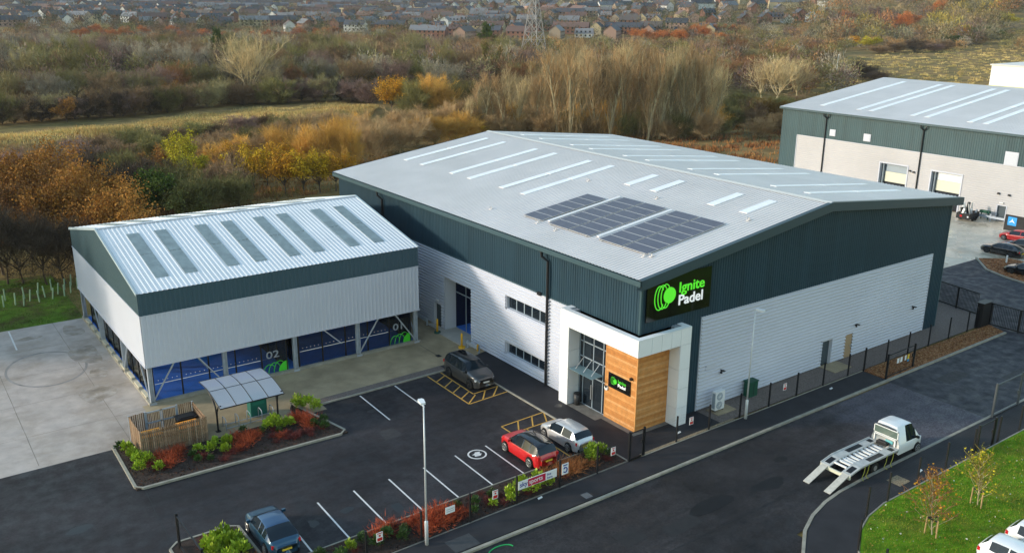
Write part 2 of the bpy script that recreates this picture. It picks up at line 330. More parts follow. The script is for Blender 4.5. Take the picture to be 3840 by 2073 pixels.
# planting beds
BED1 = [(-29.2, 17.6), (-29.32, 11.42), (-15.8, 11.08), (-17.24, 17.55), (-18.1, 15.3), (-23.9, 15.2), (-27.95, 15.2), (-28.05, 17.6)]
slab('planting_bed', BED1, 0, .1, M_soil)
kerb('bed_kerb', [(-29.2, 17.75), (-29.3, 11.75), (-28.95, 11.4), (-16.3, 11.08), (-15.85, 11.5), (-17.2, 17.5), (-18.05, 15.35)], .17, 0, .13)
slab('planting_bed_front', [(-25.3, -.5), (-3.15, -.2), (-3.15, -2.66), (-30, -3.05), (-29.4, -2.6), (-29.4, 4.2), (-29, 4.5), (-25.9, 4.4), (-25.85, .2)], 0, .09, M_soil)
kerb('bed_kerb_front', [(-29.5, -2.6), (-29.45, 4.1), (-29.0, 4.55), (-26.2, 4.5), (-25.75, 4.2), (-25.7, .4), (-25.3, -.35)], .13, 0, .125)
# joints, repairs and stains in the asphalt
M_stain = mat('damp_stain', (.27,.215,.165), .6, var=.3, scale=1.2, col2=(.38,.325,.285), scale2=.8, lo=.4, hi=.6); M_tar = mat('tar_seal', (.010,.010,.011), .5, var=.4, scale=3); M_patch = mat('asphalt_repair', (.019,.018,.019), .7, var=.3, scale=3, bump=.3, bscale=40); M_patch2 = mat('asphalt_repair_pale', (.040,.037,.038), .75, var=.35, scale=2.5, bump=.3, bscale=40); M_oil = mat('oil_stain', (.012,.011,.012), .35, var=.3, scale=4)
def wobble(a, b, w, name, mt, z, amp=.05, n=24):
    a, b = Vector(a), Vector(b); t = (b-a).normalized(); nn = Vector((-t.y, t.x)); mb = MB(); P = []
    for i in range(n+1): o_ = amp*math.sin(i*1.7+a.x)*math.sin(i*.61+a.y); ww = w*(.7+.5*abs(math.sin(i*2.3+a.x))); p = a+(b-a)*i/n+nn*o_; P.append((p+nn*ww/2, p-nn*ww/2))
    for (l0, r0), (l1, r1) in zip(P, P[1:]): mb.poly(*[(q.x, q.y, z) for q in (l0, r0, r1, l1)])
    return struct(mb.build(name, mt))
def blob(name, x, y, rx, ry, mt, z, seed):
    rr = random.Random(seed); k = [rr.uniform(.7, 1.25) for _ in range(9)]; pts = []
    for i in range(36): t = 2*math.pi*i/36; f = i/4; a, b = k[int(f) % 9], k[(int(f)+1) % 9]; q = a+(b-a)*(f % 1); pts.append((x+rx*q*math.cos(t), y+ry*q*math.sin(t), z))
    return struct(MB().poly(*pts).build(name, mt))
for a, b, w in (((-40, -8.9), (12.5, -8.75), .05), ((-40, -11.6), (3.0, -11.0), .05), ((-40, -14.2), (-3.4, -13.2), .04), ((22.1, -5.0), (22.1, -12.4), .09), ((24, -8.7), (56, -8.7), .04)): wobble(a, b, w, 'road_joint', M_tar, .005, .04)
for a, b, w in (((-28.9, 11.3), (-29.6, -2.8), .04), ((-29.2, 7.6), (-3.1, 7.9), .035), ((-15.7, 11.0), (-15.6, 4.3), .03), ((-60, 4.6), (-29.6, 4.7), .03)): wobble(a, b, w, 'yard_joint', M_tar, .004, .03)
for i, (x0, y0, x1, y1, mt) in enumerate(((-9.5, -9.6, -7.9, -8.2, M_patch), (-6.8, -10.3, -4.2, -9.2, M_patch), (-19.5, -8.6, -16.9, -6.2, M_patch2), (25.5, -7.9, 28.6, -6.6, M_patch2), (30.0, -10.2, 33.5, -9.4, M_patch2), (-14.2, 8.6, -12.9, 10.1, M_patch2))): sheet('road_repair', [(x0, y0), (x1, y0+.1), (x1-.05, y1), (x0+.08, y1-.05)], .0055, mt)
for i, (x, y, rx, ry) in enumerate(((-20.1, 2.4, .4, .3), (-10.4, 1.2, .3, .25), (-12.9, 13.2, .35, .3), (2.0, -9.6, 1.6, .5), (-2.6, -9.1, 2.0, .55), (5.2, -8.0, .5, .3), (-33.0, 9.0, .7, .4), (-1.6, 6.2, .35, .3), (-17.6, 1.0, .35, .5), (-22.2, 2.2, .3, .4))): blob('oil_stain', x, y, rx, ry, M_oil, .006 if y < 17 and x < -3 or y < -5 else .075, i)
M_joint = mat('slab_joint', (.20,.165,.13), .8, var=.3, scale=2)
for x in (-45.5, -39.5, -33.5, -28.0): wobble((x, 18), (x, 45.6), .03, 'slab_joint', M_joint, .0045, .01)
for y in (22.6, 28.2, 33.8, 39.6): wobble((-60, y), (-25.6, y), .03, 'slab_joint', M_joint, .005, .01)
for i, (x, y, rx, ry) in enumerate(((-27.2, 36, 1.0, 2.6), (-26.8, 42.6, .8, 1.6), (-28.0, 27.5, 1.2, 1.8), (-27.0, 31.5, .7, 1.2), (-30.5, 42.5, 1.3, .5), (-36, 30, .5, .3))): blob('damp_stain', x, y, rx, ry, M_stain, .0055+.0003*i, 40+i)
# painted lines
def line(a, b, w=.1, mt=None, z=.008, name='parking_line'):
    a = Vector(a); b = Vector(b); n = Vector((-(b-a).y, (b-a).x)).normalized()*w/2
    return struct(MB().poly(*[(p.x, p.y, z) for p in (a+n, a-n, b-n, b+n)]).build(name, mt or M_white))
for x in (-23.3, -21.13, -18.83, -16.48, -14.05, -11.6, -9.25): line((x, 4.3 if x > -13 else 4.1), (x-.08, -.4))
line((-9.5, 16.12), (-9.56, 11.6)); line((-12.47, 16.0), (-12.56, 11.2)); line((-31.5, 45.4), (-31.6, 40.2), .12)
for a, b in [((-6.57, 16.25), (-6.66, 10.2)), ((-6.66, 10.2), (-3.1, 10.42)), ((-5.35, 16.3), (-5.45, 11.5)), ((-5.45, 11.5), (-3.1, 11.65)),
             ((-6.6, 14.9), (-5.4, 15.6)), ((-6.6, 13.7), (-5.4, 14.5)), ((-6.6, 12.5), (-5.4, 13.3)), ((-6.62, 11.3), (-5.4, 12.1)), ((-6.62, 10.3), (-5.4, 11.3)), ((-5.4, 10.3), (-4.4, 11.5)), ((-4.4, 10.4), (-3.2, 11.6)),
             ((-6.8, 5.95), (-3.08, 6.1)), ((-6.8, 5.95), (-6.85, -.1)), ((-6.85, 4.7), (-3.08, 4.75)), ((-5.6, 4.75), (-5.6, -.1)), ((-6.2, 4.75), (-5.4, 5.95)), ((-5.0, 4.75), (-4.2, 5.95)), ((-3.8, 4.75), (-3.1, 6.0)), ((-6.8, .2), (-5.6, 1.4)), ((-6.8, 2.0), (-5.6, 3.2))]:
    line(a, b, .1, M_yel, name='bay_marking')
def ring(name, cx, cy, r0, r1, mt, z=.009, n=40, sy=1):
    mb = MB()
    for k in range(n):
        a, b = 2*math.pi*k/n, 2*math.pi*(k+1)/n
        mb.poly(*[(cx+r*math.cos(t), cy+r*math.sin(t)*sy, z) for r, t in ((r0, a), (r1, a), (r1, b), (r0, b))])
    return struct(mb.build(name, mt))
ring('charging_symbol_ring', -10.34, 3.62, .52, .63, M_white)
struct(MB().poly(*[(-10.34+x, 3.62+y, .009) for x, y in [(-.28,-.2),(.1,-.26),(.32,-.06),(.2,.02),(.36,.22),(.02,.3),(-.1,.16),(-.34,.1),(-.2,-.02)]]).build('charging_symbol_car', M_white))
ring('tyre_mark', -30.3, 34.6, 2.72, 2.90, mat('tyre_stain', (.275,.25,.235), .8, var=.3, scale=1.5), z=.004, n=60, sy=1.35)
# ================================================================== MAIN WAREHOUSE
wh = empty('warehouse'); tag(wh, 'large teal and white clad warehouse with pitched grey roof, solar panels and timber entrance corner', 'warehouse')
L_, W_, RX, RZ, EZ, EZR = 44.75, 36.75, 18.83, 13.50, 10.86, 11.74
def gtop(x): return (EZ + (RZ-EZ)*x/RX) if x <= RX else RZ + (EZR-RZ)*(x-RX)/(W_-RX)
gtop.br = (RX,)
Z = (0, 0, 1)
DIV = 7.06
# left wall, facing -X
mb = MB().corr((0, 0, 0), (0, 1, 0), Z, (-1, 0, 0), 0, L_, DIV, EZ, .25, .032); mb.build('wall_cladding_upper', M_teal, wh)
mb = MB()
def wrect(y0, y1, z0, z1): mb.corr((0, 0, 0), Z, (0, 1, 0), (-1, 0, 0), z0, z1, y0, y1, .27, .11, ((0,0),(.22,0),(.48,1),(.72,1)))
WIN = [(9.85, 15.03, 4.6, 5.78), (9.9, 15.02, .82, 1.88)]; BD = (20.0, 24.2, 0, 4.88); SD = (24.8, 26.05, 0, 2.12)
wrect(6.9, 9.85, 0, DIV); wrect(9.85, 15.03, 5.78, DIV); wrect(9.85, 15.03, 1.88, 4.6); wrect(9.85, 15.03, 0, .82)
wrect(15.03, 20.0, 0, DIV); wrect(20.0, 24.2, 4.88, DIV); wrect(24.2, 24.8, 0, DIV); wrect(24.8, 26.05, 2.12, DIV); wrect(26.05, L_, 0, DIV)
mb.build('wall_cladding_lower', M_wclad, wh)
MB().box(-.07, 6.9, DIV-.05, -.0, L_, DIV+.05).build('drip_trim', M_tealt, wh)
# gable, facing -Y
mb = MB().corr((0, 0, 0), (1, 0, 0), Z, (0, -1, 0), 0, W_, DIV, gtop, .25, .032)
mb.corr((0, 0, 0), (1, 0, 0), Z, (0, -1, 0), 2.85, 5.87, 0, DIV, .25, .032); mb.corr((0, 0, 0), (1, 0, 0), Z, (0, -1, 0), 34.68, W_, 0, DIV, .25, .032)
mb.build('gable_cladding', M_teal, wh)
mb = MB()
def grect(x0, x1, z0, z1): mb.corr((0, 0, 0), Z, (1, 0, 0), (0, -1, 0), z0, z1, x0, x1, .27, .11, ((0,0),(.22,0),(.48,1),(.72,1)))
grect(5.87, 20.1, 0, DIV); grect(20.1, 21.35, 2.15, DIV); grect(21.35, 23.15, 0, DIV); grect(23.15, 24.1, 2.1, DIV); grect(24.1, 34.68, 0, DIV)
mb.build('gable_cladding_lower', M_wclad, wh)
MB().box(5.79, -.07, 0, 5.87, 0, DIV).box(34.68, -.07, 0, 34.76, 0, DIV).box(5.79, -.07, DIV, 34.76, 0, DIV+.08).build('panel_trim', M_wclad, wh)
MB().poly((W_, 0, 0), (W_, L_, 0), (W_, L_, EZR), (W_, 0, EZR)).poly((0, L_, 0), (W_, L_, 0), (W_, L_, EZR), (RX, L_, RZ), (0, L_, EZ)).build('rear_walls', M_teal, wh)
MB().box(-.06, -.06, DIV, .10, .10, EZ+.05).build('corner_trim', M_tealt, wh); MB().box(W_-.08, -.06, 0, W_+.05, .10, EZR).build('corner_trim', M_tealt, wh)
# roof
OV = .45
sl1 = math.hypot(RX+OV, (RZ-EZ)*(RX+OV)/RX); dirL = Vector((RX, 0, RZ-EZ)).normalized(); dirR = Vector((W_-RX, 0, EZR-RZ)).normalized()
Nl = Vector((-dirL.z, 0, dirL.x)); Nr = Vector((-dirR.z, 0, dirR.x)); lenR = (W_-RX+.85)/dirR.x
MB().corr((RX, 0, RZ+.12), (0, 1, 0), -dirL, Nl, -.38, L_+.38, 0, sl1, .333, .04).build('roof_sheet', M_roof, wh)
MB().corr((RX, 0, RZ+.12), (0, 1, 0), dirR, Nr, -.38, L_+.38, 0, lenR, .333, .04).build('roof_sheet', M_roof, wh)
MB().poly((RX-.35, -.4, RZ+.12), (RX, -.4, RZ+.2), (RX, L_+.4, RZ+.2), (RX-.35, L_+.4, RZ+.12)).poly((RX+.35, -.4, RZ+.13), (RX, -.4, RZ+.2), (RX, L_+.4, RZ+.2), (RX+.35, L_+.4, RZ+.13)).build('ridge_cap', mat('ridge_pale', (.60,.59,.56), .5), wh)
def roofL(x, y, h=0): return Vector((RX, y, RZ+.12)) - dirL*((RX-x)/dirL.x) + Nl*h
def roofR(x, y, h=0): return Vector((RX, y, RZ+.12)) + dirR*((x-RX)/dirR.x) + Nr*h
a = roofL(-.5, 0); b = roofR(37.6, 0)
MB().box(-.52, -.38, a.z-.40, -.06, L_+.38, a.z-.06).build('gutter', M_tealt, wh)
MB().box(W_+.1, -.38, b.z-.40, W_+.95, L_+.38, b.z-.08).build('gutter', M_tealt, wh)
mb = MB()
for (p, q) in ((roofL(-.52, -.5), Vector((RX, -.5, RZ+.12))), (Vector((RX, -.5, RZ+.12)), roofR(37.65, -.5))):
    for (y0, y1, h0, h1) in ((-.52, -.36, -.62, .06),):
        mb.poly((p.x, y0, p.z+h0), (q.x, y0, q.z+h0), (q.x, y0, q.z+h1), (p.x, y0, p.z+h1)); mb.poly((p.x, y0, p.z+h1), (q.x, y0, q.z+h1), (q.x, y1+.2, q.z+h1), (p.x, y1+.2, p.z+h1)); mb.poly((p.x, y0, p.z+h0), (q.x, y0, q.z+h0), (q.x, 0, q.z+h0), (p.x, 0, p.z+h0))
mb.build('barge_trim', mat('trim_dark_teal', (.036,.064,.082), .45), wh)
mb = MB()
for (p, q) in ((roofL(-.52, L_+.4), Vector((RX, L_+.4, RZ+.12))), (Vector((RX, L_+.4, RZ+.12)), roofR(37.65, L_+.4))):
    mb.poly((p.x, p.y, p.z-.5), (q.x, q.y, q.z-.5), (q.x, q.y, q.z+.05), (p.x, p.y, p.z+.05))
mb.build('barge_trim', MATS['trim_dark_teal'], wh)
def roofbox(mb, f, x0, x1, y0, y1, h0, h1):
    P = [f(x, y, h) for h in (h0, h1) for x, y in ((x0, y0), (x1, y0), (x1, y1), (x0, y1))]; n = len(mb.v); mb.v += [tuple(p) for p in P]
    mb.f += [tuple(n+i for i in q) for q in ((3,2,1,0),(4,5,6,7),(0,1,5,4),(1,2,6,5),(2,3,7,6),(3,0,4,7))]; return mb
for y in (42.1, 38.8, 33.2, 30.0, 24.8, 21.6):
    roofbox(MB(), roofL, 6.35, 11.45, y-.36, y+.36, .03, .075).build('rooflight', M_sky, wh); roofbox(MB(), roofL, 11.6, 16.65, y-.36, y+.36, .03, .075).build('rooflight', M_sky, wh)
for y in (16.0, 12.85, 6.55, 3.35): roofbox(MB(), roofL, 13.3, 16.7, y-.38, y+.38, .03, .075).build('rooflight', M_sky, wh)
for y in (41.6, 38.2, 32.9, 29.8, 24.7, 21.6, 16.1, 12.95, 6.8, 3.5):
    roofbox(MB(), roofR, 21.0, 27.4, y-.32, y+.32, .03, .075).build('rooflight', M_sky, wh); roofbox(MB(), roofR, 27.55, 34.0, y-.32, y+.32, .03, .075).build('rooflight', M_sky, wh)
M_pvf = mat('panel_frame', (.40,.40,.41), .5)
for (x0, x1, nx, ys) in ((2.85, 9.5, 6, [(14.3, 16.7)]), (2.8, 10.6, 7, [(8.5, 10.9), (11.0, 13.4)]), (2.85, 10.6, 7, [(2.55, 5.0), (5.1, 7.55)])):
    st = (x1-x0)/nx
    for y0, y1 in ys:
        for i in range(nx):
            p = roofbox(MB(), roofL, x0+i*st+.008, x0+(i+1)*st-.008, y0+.02, y1-.02, .10, .13).build('solar_panel', M_pvf, wh); roofbox(MB(), roofL, x0+i*st+.05, x0+(i+1)*st-.05, y0+.065, y1-.065, .12, .136).build('solar_cells', M_sol, p)
    roofbox(MB(), roofL, x0-.1, x1+.1, ys[0][0]+.3, ys[0][0]+.38, .04, .098).build('mounting_rail', M_alu, wh); roofbox(MB(), roofL, x0-.1, x1+.1, ys[-1][1]-.4, ys[-1][1]-.32, .04, .098).build('mounting_rail', M_alu, wh)
for yy in (13.85, 8.05): roofbox(MB(), roofL, 3.2, 10.6, yy-.12, yy+.12, .04, .12).build('cable_tray', M_roofw, wh)
for x, y in ((12.3, 19.8), (2.3, 20.4), (2.3, 11.8), (12.1, 11.1), (12.3, 1.9), (2.5, 14.3), (2.95, 2.2), (2.6, 2.6)):
    mbv = roofbox(MB(), roofL, x-.2, x+.2, y-.1, y+.1, .03, .08); p0 = roofL(x, y, .08); mbv.tube([p0, p0+Vector((0, 0, .14))], .05, 8); mbv.tube([p0+Vector((0, 0, .12)), p0+Vector((-.22, .1, .15))], .035, 6); mbv.build('roof_anchor', M_roof, wh)
# downpipes
for y in (9.55, 35.05):
    MB().tube([(-.40, y+.55, EZ-.28), (-.40, y+.5, EZ-.75), (-.20, y, EZ-1.05), (-.20, y, .15), (-.34, y, .06)], .11, 8).box(-.50, y+.42, EZ-.42, -.2, y+.7, EZ-.2).build('downpipe', M_black, wh, smooth=False)
# windows
for (y0, y1, z0, z1) in WIN:
    w = MB().box(.02, y0, z0, .30, y0+.09, z1).box(.02, y1-.09, z0, .30, y1, z1).box(.02, y0, z0, .30, y1, z0+.08).box(.02, y0, z1-.08, .30, y1, z1)
    w = w.box(-.06, y0-.14, z0-.14, .02, y1+.14, z0).box(-.06, y0-.14, z1, .02, y1+.14, z1+.14).box(-.06, y0-.14, z0, .02, y0, z1).box(-.06, y1, z0, .02, y1+.14, z1)
    wo = w.build('window', M_wclad, wh); st = (y1-y0-.18)/5
    for i in range(5):
        a = y0+.09+i*st; MB().box(.255, a+.05, z0+.12, .27, a+st-.05, z1-.12).build('pane', M_glass, wo)
        MB().box(.24, a, z0+.08, .285, a+.05, z1-.08).box(.24, a+st-.05, z0+.08, .285, a+st, z1-.08).box(.24, a+.05, z0+.08, .285, a+st-.05, z0+.12).box(.24, a+.05, z1-.12, .285, a+st-.05, z1-.08).build('frame', M_frame, wo)
# loading door recess
y0, y1, _, z1 = BD
dr = MB().box(-.05, y1, 0, .04, y1+.12, z1+.12).box(-.05, y0-.12, 0, .04, y0, z1+.12).box(-.05, y0, z1, .04, y1, z1+.12).poly((.02, y1, 0), (1.1, y1, 0), (1.1, y1, z1), (.02, y1, z1)).poly((.02, y0, z1), (1.1, y0, z1), (1.1, y1, z1), (.02, y1, z1)).build('door_surround', M_wcl2, wh)
MB().box(1.1, y0-.2, 0, 6.0, y0-.1, 5.0).box(1.1, y1+.1, 0, 6, y1+.2, 5.0).box(5.9, y0-.1, 0, 6, y1+.1, 5).box(1.1, y0-.1, 4.95, 6, y1+.1, 5.05).build('lobby_wall', M_navy, wh)
MB().box(.02, y0-.1, -.02, 1.1, y1+.1, .05).build('threshold', MATS['concrete_pale'], wh); MB().box(1.1, y0-.1, -.02, 5.9, y1+.1, .06).build('lobby_floor', M_blue, wh)
dl = MB().box(.05, y0+.02, .05, 1.05, y0+.12, z1-.05).build('door_leaf', M_black, wh); MB().box(.45, y0+.12, 2.15, .55, y0+.18, 2.75).build('handle', M_frame, dl)
MB().box(1.12, y0+1.35, .06, 1.18, y0+1.43, 4.8).box(1.12, y0, 3.3, 1.18, y1, 3.38).box(1.12, y0+2.6, .06, 1.18, y0+2.66, 4.8).build('inner_frame', M_frame, wh)
y0, y1, _, z1 = SD
MB().box(-.05, y1, 0, .3, y1+.1, z1+.1).box(-.05, y0-.1, 0, .3, y0, z1+.1).box(-.05, y0, z1, .3, y1, z1+.1).build('door_surround', M_wcl2, wh)
dl = MB().box(.24, y0, 0, .29, y1, z1).build('door', mat('door_slate', (.055,.075,.09), .5), wh); MB().box(.18, y0+.12, .95, .24, y0+.2, 1.1).build('handle', M_alu, dl)
MB().box(-.16, 25.2, 2.42, -.04, 25.55, 2.56).build('bulkhead_light', M_wp, wh)
# doors in the gable
MB().box(20.0, -.06, 0, 20.1, .3, 2.2).box(21.35, -.06, 0, 21.45, .3, 2.2).box(20.0, -.06, 2.15, 21.45, .3, 2.25).build('door_surround', M_wcl2, wh)
dl = MB().box(20.1, .2, 0, 21.35, .26, 2.15).build('door', MATS['door_slate'], wh); MB().box(20.2, .14, .95, 20.3, .2, 1.1).build('handle', M_alu, dl)
dl = MB().box(23.15, -.03, 0, 24.1, .1, 2.1).build('door', mat('door_tan', (.36,.25,.15), .7), wh); MB().box(23.9, -.09, .95, 24.0, -.03, 1.1).build('handle', M_alu, dl)
for x, z in ((8.2, 2.5), (32.6, 2.55), (24.35, 2.65)): MB().box(x-.04, -.2, z-.08, x+.04, -.03, z+.2).box(x-.10, -.42, z+.14, x+.10, -.18, z+.2).build('wall_lamp', M_black, wh)
MB().box(6.6, -.1, 3.0, 7.5, -.03, 3.35).build('vent_plate', M_wclad, wh); MB().box(-.22, 10.4, DIV-.1, -.04, 10.8, DIV+.12).build('wall_lamp', M_black, wh)
# portal
PX, PT, PB = -1.0, 7.16, 5.98
def panels(name, face, us, vs, d0, d1):      # flat panels with open joints
    for u0, u1 in zip(us, us[1:]):
        for v0, v1 in zip(vs, vs[1:]):
            g = .012
            if face == 'x': MB().box(d0, u0+g, v0+g, d1, u1-g, v1-g).build(name, M_port, wh)
            else: MB().box(u0+g, d0, v0+g, u1-g, d1, v1-g).build(name, M_port, wh)
core = MB().box(PX+.04, 6.04, 0, .05, 6.93, PT-.04).box(PX+.04, PX+.04, PB+.04, PX+.40, 6.93, PT-.04).box(PX+.40, PX+.04, PB+.04, 3.82, PX+.40, PT-.04).box(2.90, PX+.04, 0, 3.82, .0, PT-.04)
core.box(PX+.4, PX+.4, PB+.3, 0, 6.9, PB+.5).box(0, PX+.4, PB+.3, 3.8, 0, PB+.5)
core.build('portal_frame', mat('joint_grey', (.30,.31,.33), .6), wh)
panels('portal_panel', 'x', [6.0, 6.97], [0.05, 1.4, 2.8, 4.2, PB], PX, PX+.05); panels('portal_panel', 'x', [PX, .4, 1.8, 3.2, 4.6, 6.0, 6.97], [PB, PT], PX, PX+.05)
panels('portal_panel', 'y', [2.86, 3.86], [.05, 1.4, 2.8, 4.2, PB], PX, PX+.05); panels('portal_panel', 'y', [PX+.05, .2, 1.1, 2.0, 2.86, 3.86], [PB, PT], PX, PX+.05)
panels('portal_panel', 'y', [PX+.05, .02], [.05, 1.4, 2.8, 4.2, PB], 6.0, 6.05); panels('portal_panel', 'x', [PX+.05, .0], [.05, 1.4, 2.8, 4.2, PB], 2.86, 2.91)
panels('portal_panel', 'y', [PX+.05, .02], [.05, 1.4, 2.8, 4.2, PB, PT], 6.92, 6.97); panels('portal_panel', 'x', [PX+.05, .0], [.05, 1.4, 2.8, 4.2, PB, PT], 3.81, 3.86)
MB().box(PX, PX, PT-.02, PX+.42, 6.97, PT+.02).box(PX+.42, PX, PT-.02, 3.86, PX+.42, PT+.02).box(PX+.42, 6.5, PT-.02, -.02, 6.97, PT+.02).box(3.4, PX+.42, PT-.02, 3.86, -.06, PT+.02).build('portal_coping', M_port, wh)
# cedar boards: two faces of the corner
bz = .09; z = .08; k = 0
while z < PB+.28:
    MB().box(-.055, -.055, z+.006, .0, 3.06, z+.178).build('cedar_board', M_ceda[(k*7+k//3) % 4], wh)
    MB().box(.0, -.055, z+.006, 2.84, .0, z+.178).build('cedar_board', M_ceda[(k*5+1+k//4) % 4], wh)
    z += .184; k += 1
MB().box(-.02, -.02, .05, .3, 3.06, PB+.3).box(.3, -.02, .05, 2.84, .3, PB+.3).build('board_backing', M_dark, wh)
MB().box(-.075, -.075, .05, .005, .005, PB+.3).box(-.07, 3.0, .05, .0, 3.08, PB+.3).build('board_corner_trim', M_ceda[1], wh)
# glazed entrance
gz = [.05, 2.45, 2.6, 3.75, 4.85, 6.2]; ys = [3.1, 3.38, 4.42, 4.5, 5.45, 6.0]
gw = MB()
for y in (3.1, 3.38, 4.42, 5.5, 5.92): gw.box(.02, y, .05, .14, y+.07, 6.25)
for z in (.05, 2.45, 3.7, 4.85, 6.18): gw.box(.02, 3.1, z, .14, 5.99, z+.07)
go = gw.build('glazing_frame', M_frame, wh)
for ya, yb in ((3.17, 3.38), (3.45, 4.42), (4.49, 5.5), (5.57, 5.92)):
    for za, zb in ((.12, 2.45), (2.52, 3.7), (3.77, 4.85), (4.92, 6.18)): MB().box(.07, ya, za, .085, yb, zb).build('pane', M_glass, go)
for ya in (4.34, 4.52): MB().box(-.07, ya, .8, -.03, ya+.03, 1.9).build('door_pull', M_alu, go)
cn = MB().box(-1.05, 3.35, 2.95, .02, 5.85, 2.98).build('canopy', mat('canopy_glass', (.30,.45,.50), .1, trans=.5), wh)
mbc = MB()
for y in (3.75, 4.6, 5.45): mbc.bar((-.75, y, 3.0), (.02, y, 3.75), .035)
mbc.build('tie_rod', M_alu, cn)
def logo(parent, F, s, mg, mw, sub=False, arc_r=.022):
    # F(u, v) -> world matrix origin; three offset rings and a disc, then two words
    pass
def place_logo(O, X, Y, s, parent, mg, mw, depth=.02):
    X, Y = Vector(X), Vector(Y); O = Vector(O); Nn = X.cross(Y)
    for k in range(3):
        mb = MB(); pts = []
        for i in range(41):
            t = R(40) + R(285)*i/40
            pts.append(O + X*s*(.42+.24*k+.36*math.cos(t)) + Y*s*(.72+.02*k+.70*math.sin(t)) + Nn*(.015+.004*k))
        mb.tube(pts, .030*s, 6); mb.build('logo_ring', mg, parent)
    c = O + X*s*1.22 + Y*s*.76; mb = MB(); P = [c + X*s*.47*math.cos(t) + Y*s*.47*math.sin(t) for t in [2*math.pi*i/48 for i in range(48)]]
    n = len(P); mb.v = [tuple(p+Nn*.005) for p in P] + [tuple(p+Nn*(.045)) for p in P]; mb.f = [tuple(range(n, 2*n))] + [(i, (i+1) % n, n+(i+1) % n, n+i) for i in range(n)]
    mb.build('logo_disc', mg, parent)
    text('lettering', 'Ignite', .86*s, mg, parent, frame_m(O + X*s*1.92 + Y*s*.78 + Nn*.02, X, Y), ex=depth, sx=1.12)
    text('lettering', 'Padel', .86*s, mw, parent, frame_m(O + X*s*1.92 + Y*s*.02 + Nn*.02, X, Y), ex=depth, sx=1.12)
sg = MB().box(.37, -.14, 7.85, 6.38, -.04, 10.76).build('fascia_sign', M_gloss, wh); sg['label'] = 'black glossy fascia sign with green ring logo and words Ignite Padel'
place_logo((.98, -.145, 8.52), (1, 0, 0), Z, 1.17, sg, M_green, M_lwhite)
sg = MB().box(-.12, .5, 2.53, -.06, 2.68, 3.58).build('entrance_sign', M_gloss, wh); sg['label'] = 'small black sign with green logo on the cedar boards'
place_logo((-.125, 2.42, 2.82), (0, -1, 0), Z, .38, sg, M_greenp, M_lwhite, .006)
MB().tube([(-.06, 2.86, 2.32), (-.16, 2.86, 2.32)], .17, 20).build('wall_disc', M_wp, wh); MB().tube([(-.155, 2.86, 2.42), (-.165, 2.86, 2.42)], .11, 16).build('wall_disc_ring', M_black, wh)
MB().box(-.24, .33, 3.75, -.06, .50, 3.92).build('wall_lamp', M_black, wh)
# ================================================================== COVERED COURTS
cb = empty('covered_courts', (0, 0, 0)); tag(cb, 'open-sided court building with white ribbed roof, white and teal cladding and blue courts', 'sports building')
X0, X1, Y0, Y1, CH, CD, CBt, CR, CRY = -25.53, -3.39, 22.92, 45.5, 8.37, 6.74, 2.99, 10.62, 34.16
def gt(y): return CH + (CR-CH)*(y-Y0)/(CRY-Y0) if y < CRY else CH + (CR-CH)*(Y1-y)/(Y1-CRY)
gt.br = (CRY,)
for (O, U, N, a, b, tp) in (((0, Y0, 0), (1, 0, 0), (0, -1, 0), X0, X1, CH), ((0, Y1, 0), (1, 0, 0), (0, 1, 0), X0, X1, CH)):
    MB().corr(O, U, Z, N, a, b, CD, tp, .333, .045).build('cladding_band', mat('cladding_teal_blue', (.046,.092,.118), .45) if 'cladding_teal_blue' not in MATS else MATS['cladding_teal_blue'], cb)
    MB().corr(O, U, Z, N, a, b, CBt, CD, .333, .045).build('cladding_panel', M_wcl2, cb)
for x, n in ((X0, -1), (X1, 1)):
    MB().corr((x, 0, 0), (0, 1, 0), Z, (n, 0, 0), Y0, Y1, CD, gt, .333, .018).build('cladding_gable', M_tealt, cb)
    MB().corr((x, 0, 0), (0, 1, 0), Z, (n, 0, 0), Y0, Y1, CBt, CD, .333, .018).build('cladding_panel', M_wcl2, cb)
mbt = MB()
for (x0, y0, x1, y1) in ((X0-.06, Y0-.06, X1+.06, Y0+.02), (X0-.06, Y1-.02, X1+.06, Y1+.06), (X0-.06, Y0, X0+.02, Y1), (X1-.02, Y0, X1+.06, Y1)):
    mbt.box(x0, y0, CBt-.10, x1, y1, CBt+.01); mbt.box(x0+.01, y0+.01, CD-.03, x1-.01, y1-.01, CD+.03)
mbt.build('bottom_trim', M_wclad, cb)
dF = Vector((0, CRY-Y0, CR-CH)).normalized(); dB = Vector((0, Y1-CRY, CH-CR)).normalized(); NF = Vector((0, -dF.z, dF.y)); NB = Vector((0, -dB.z, dB.y))
lf = (CRY-Y0+.1)/dF.y; lb = (Y1-CRY+.1)/dB.y
MB().corr((0, CRY, CR+.05), (1, 0, 0), -dF, NF, X0-.08, X1+.08, 0, lf, .333, .024).build('roof_sheet', M_roofw, cb)
MB().corr((0, CRY, CR+.05), (1, 0, 0), dB, NB, X0-.08, X1+.08, 0, lb, .333, .024).build('roof_sheet', M_roofw, cb)
for x in (X0-.1, X1-.04):
    mb = MB()
    for p, q in (((x, Y0-.1, CH), (x, CRY, CR+.06)), ((x, CRY, CR+.06), (x, Y1+.1, CH))):
        mb.poly((x, p[1], p[2]-.10), (x, q[1], q[2]-.10), (x, q[1], q[2]+.09), (x, p[1], p[2]+.09)); mb.poly((x, p[1], p[2]+.09), (x, q[1], q[2]+.09), (x+.14, q[1], q[2]+.09), (x+.14, p[1], p[2]+.09))
    mb.build('verge_trim', MATS.get('verge_grey') or mat('verge_grey', (.40,.47,.50), .45), cb)
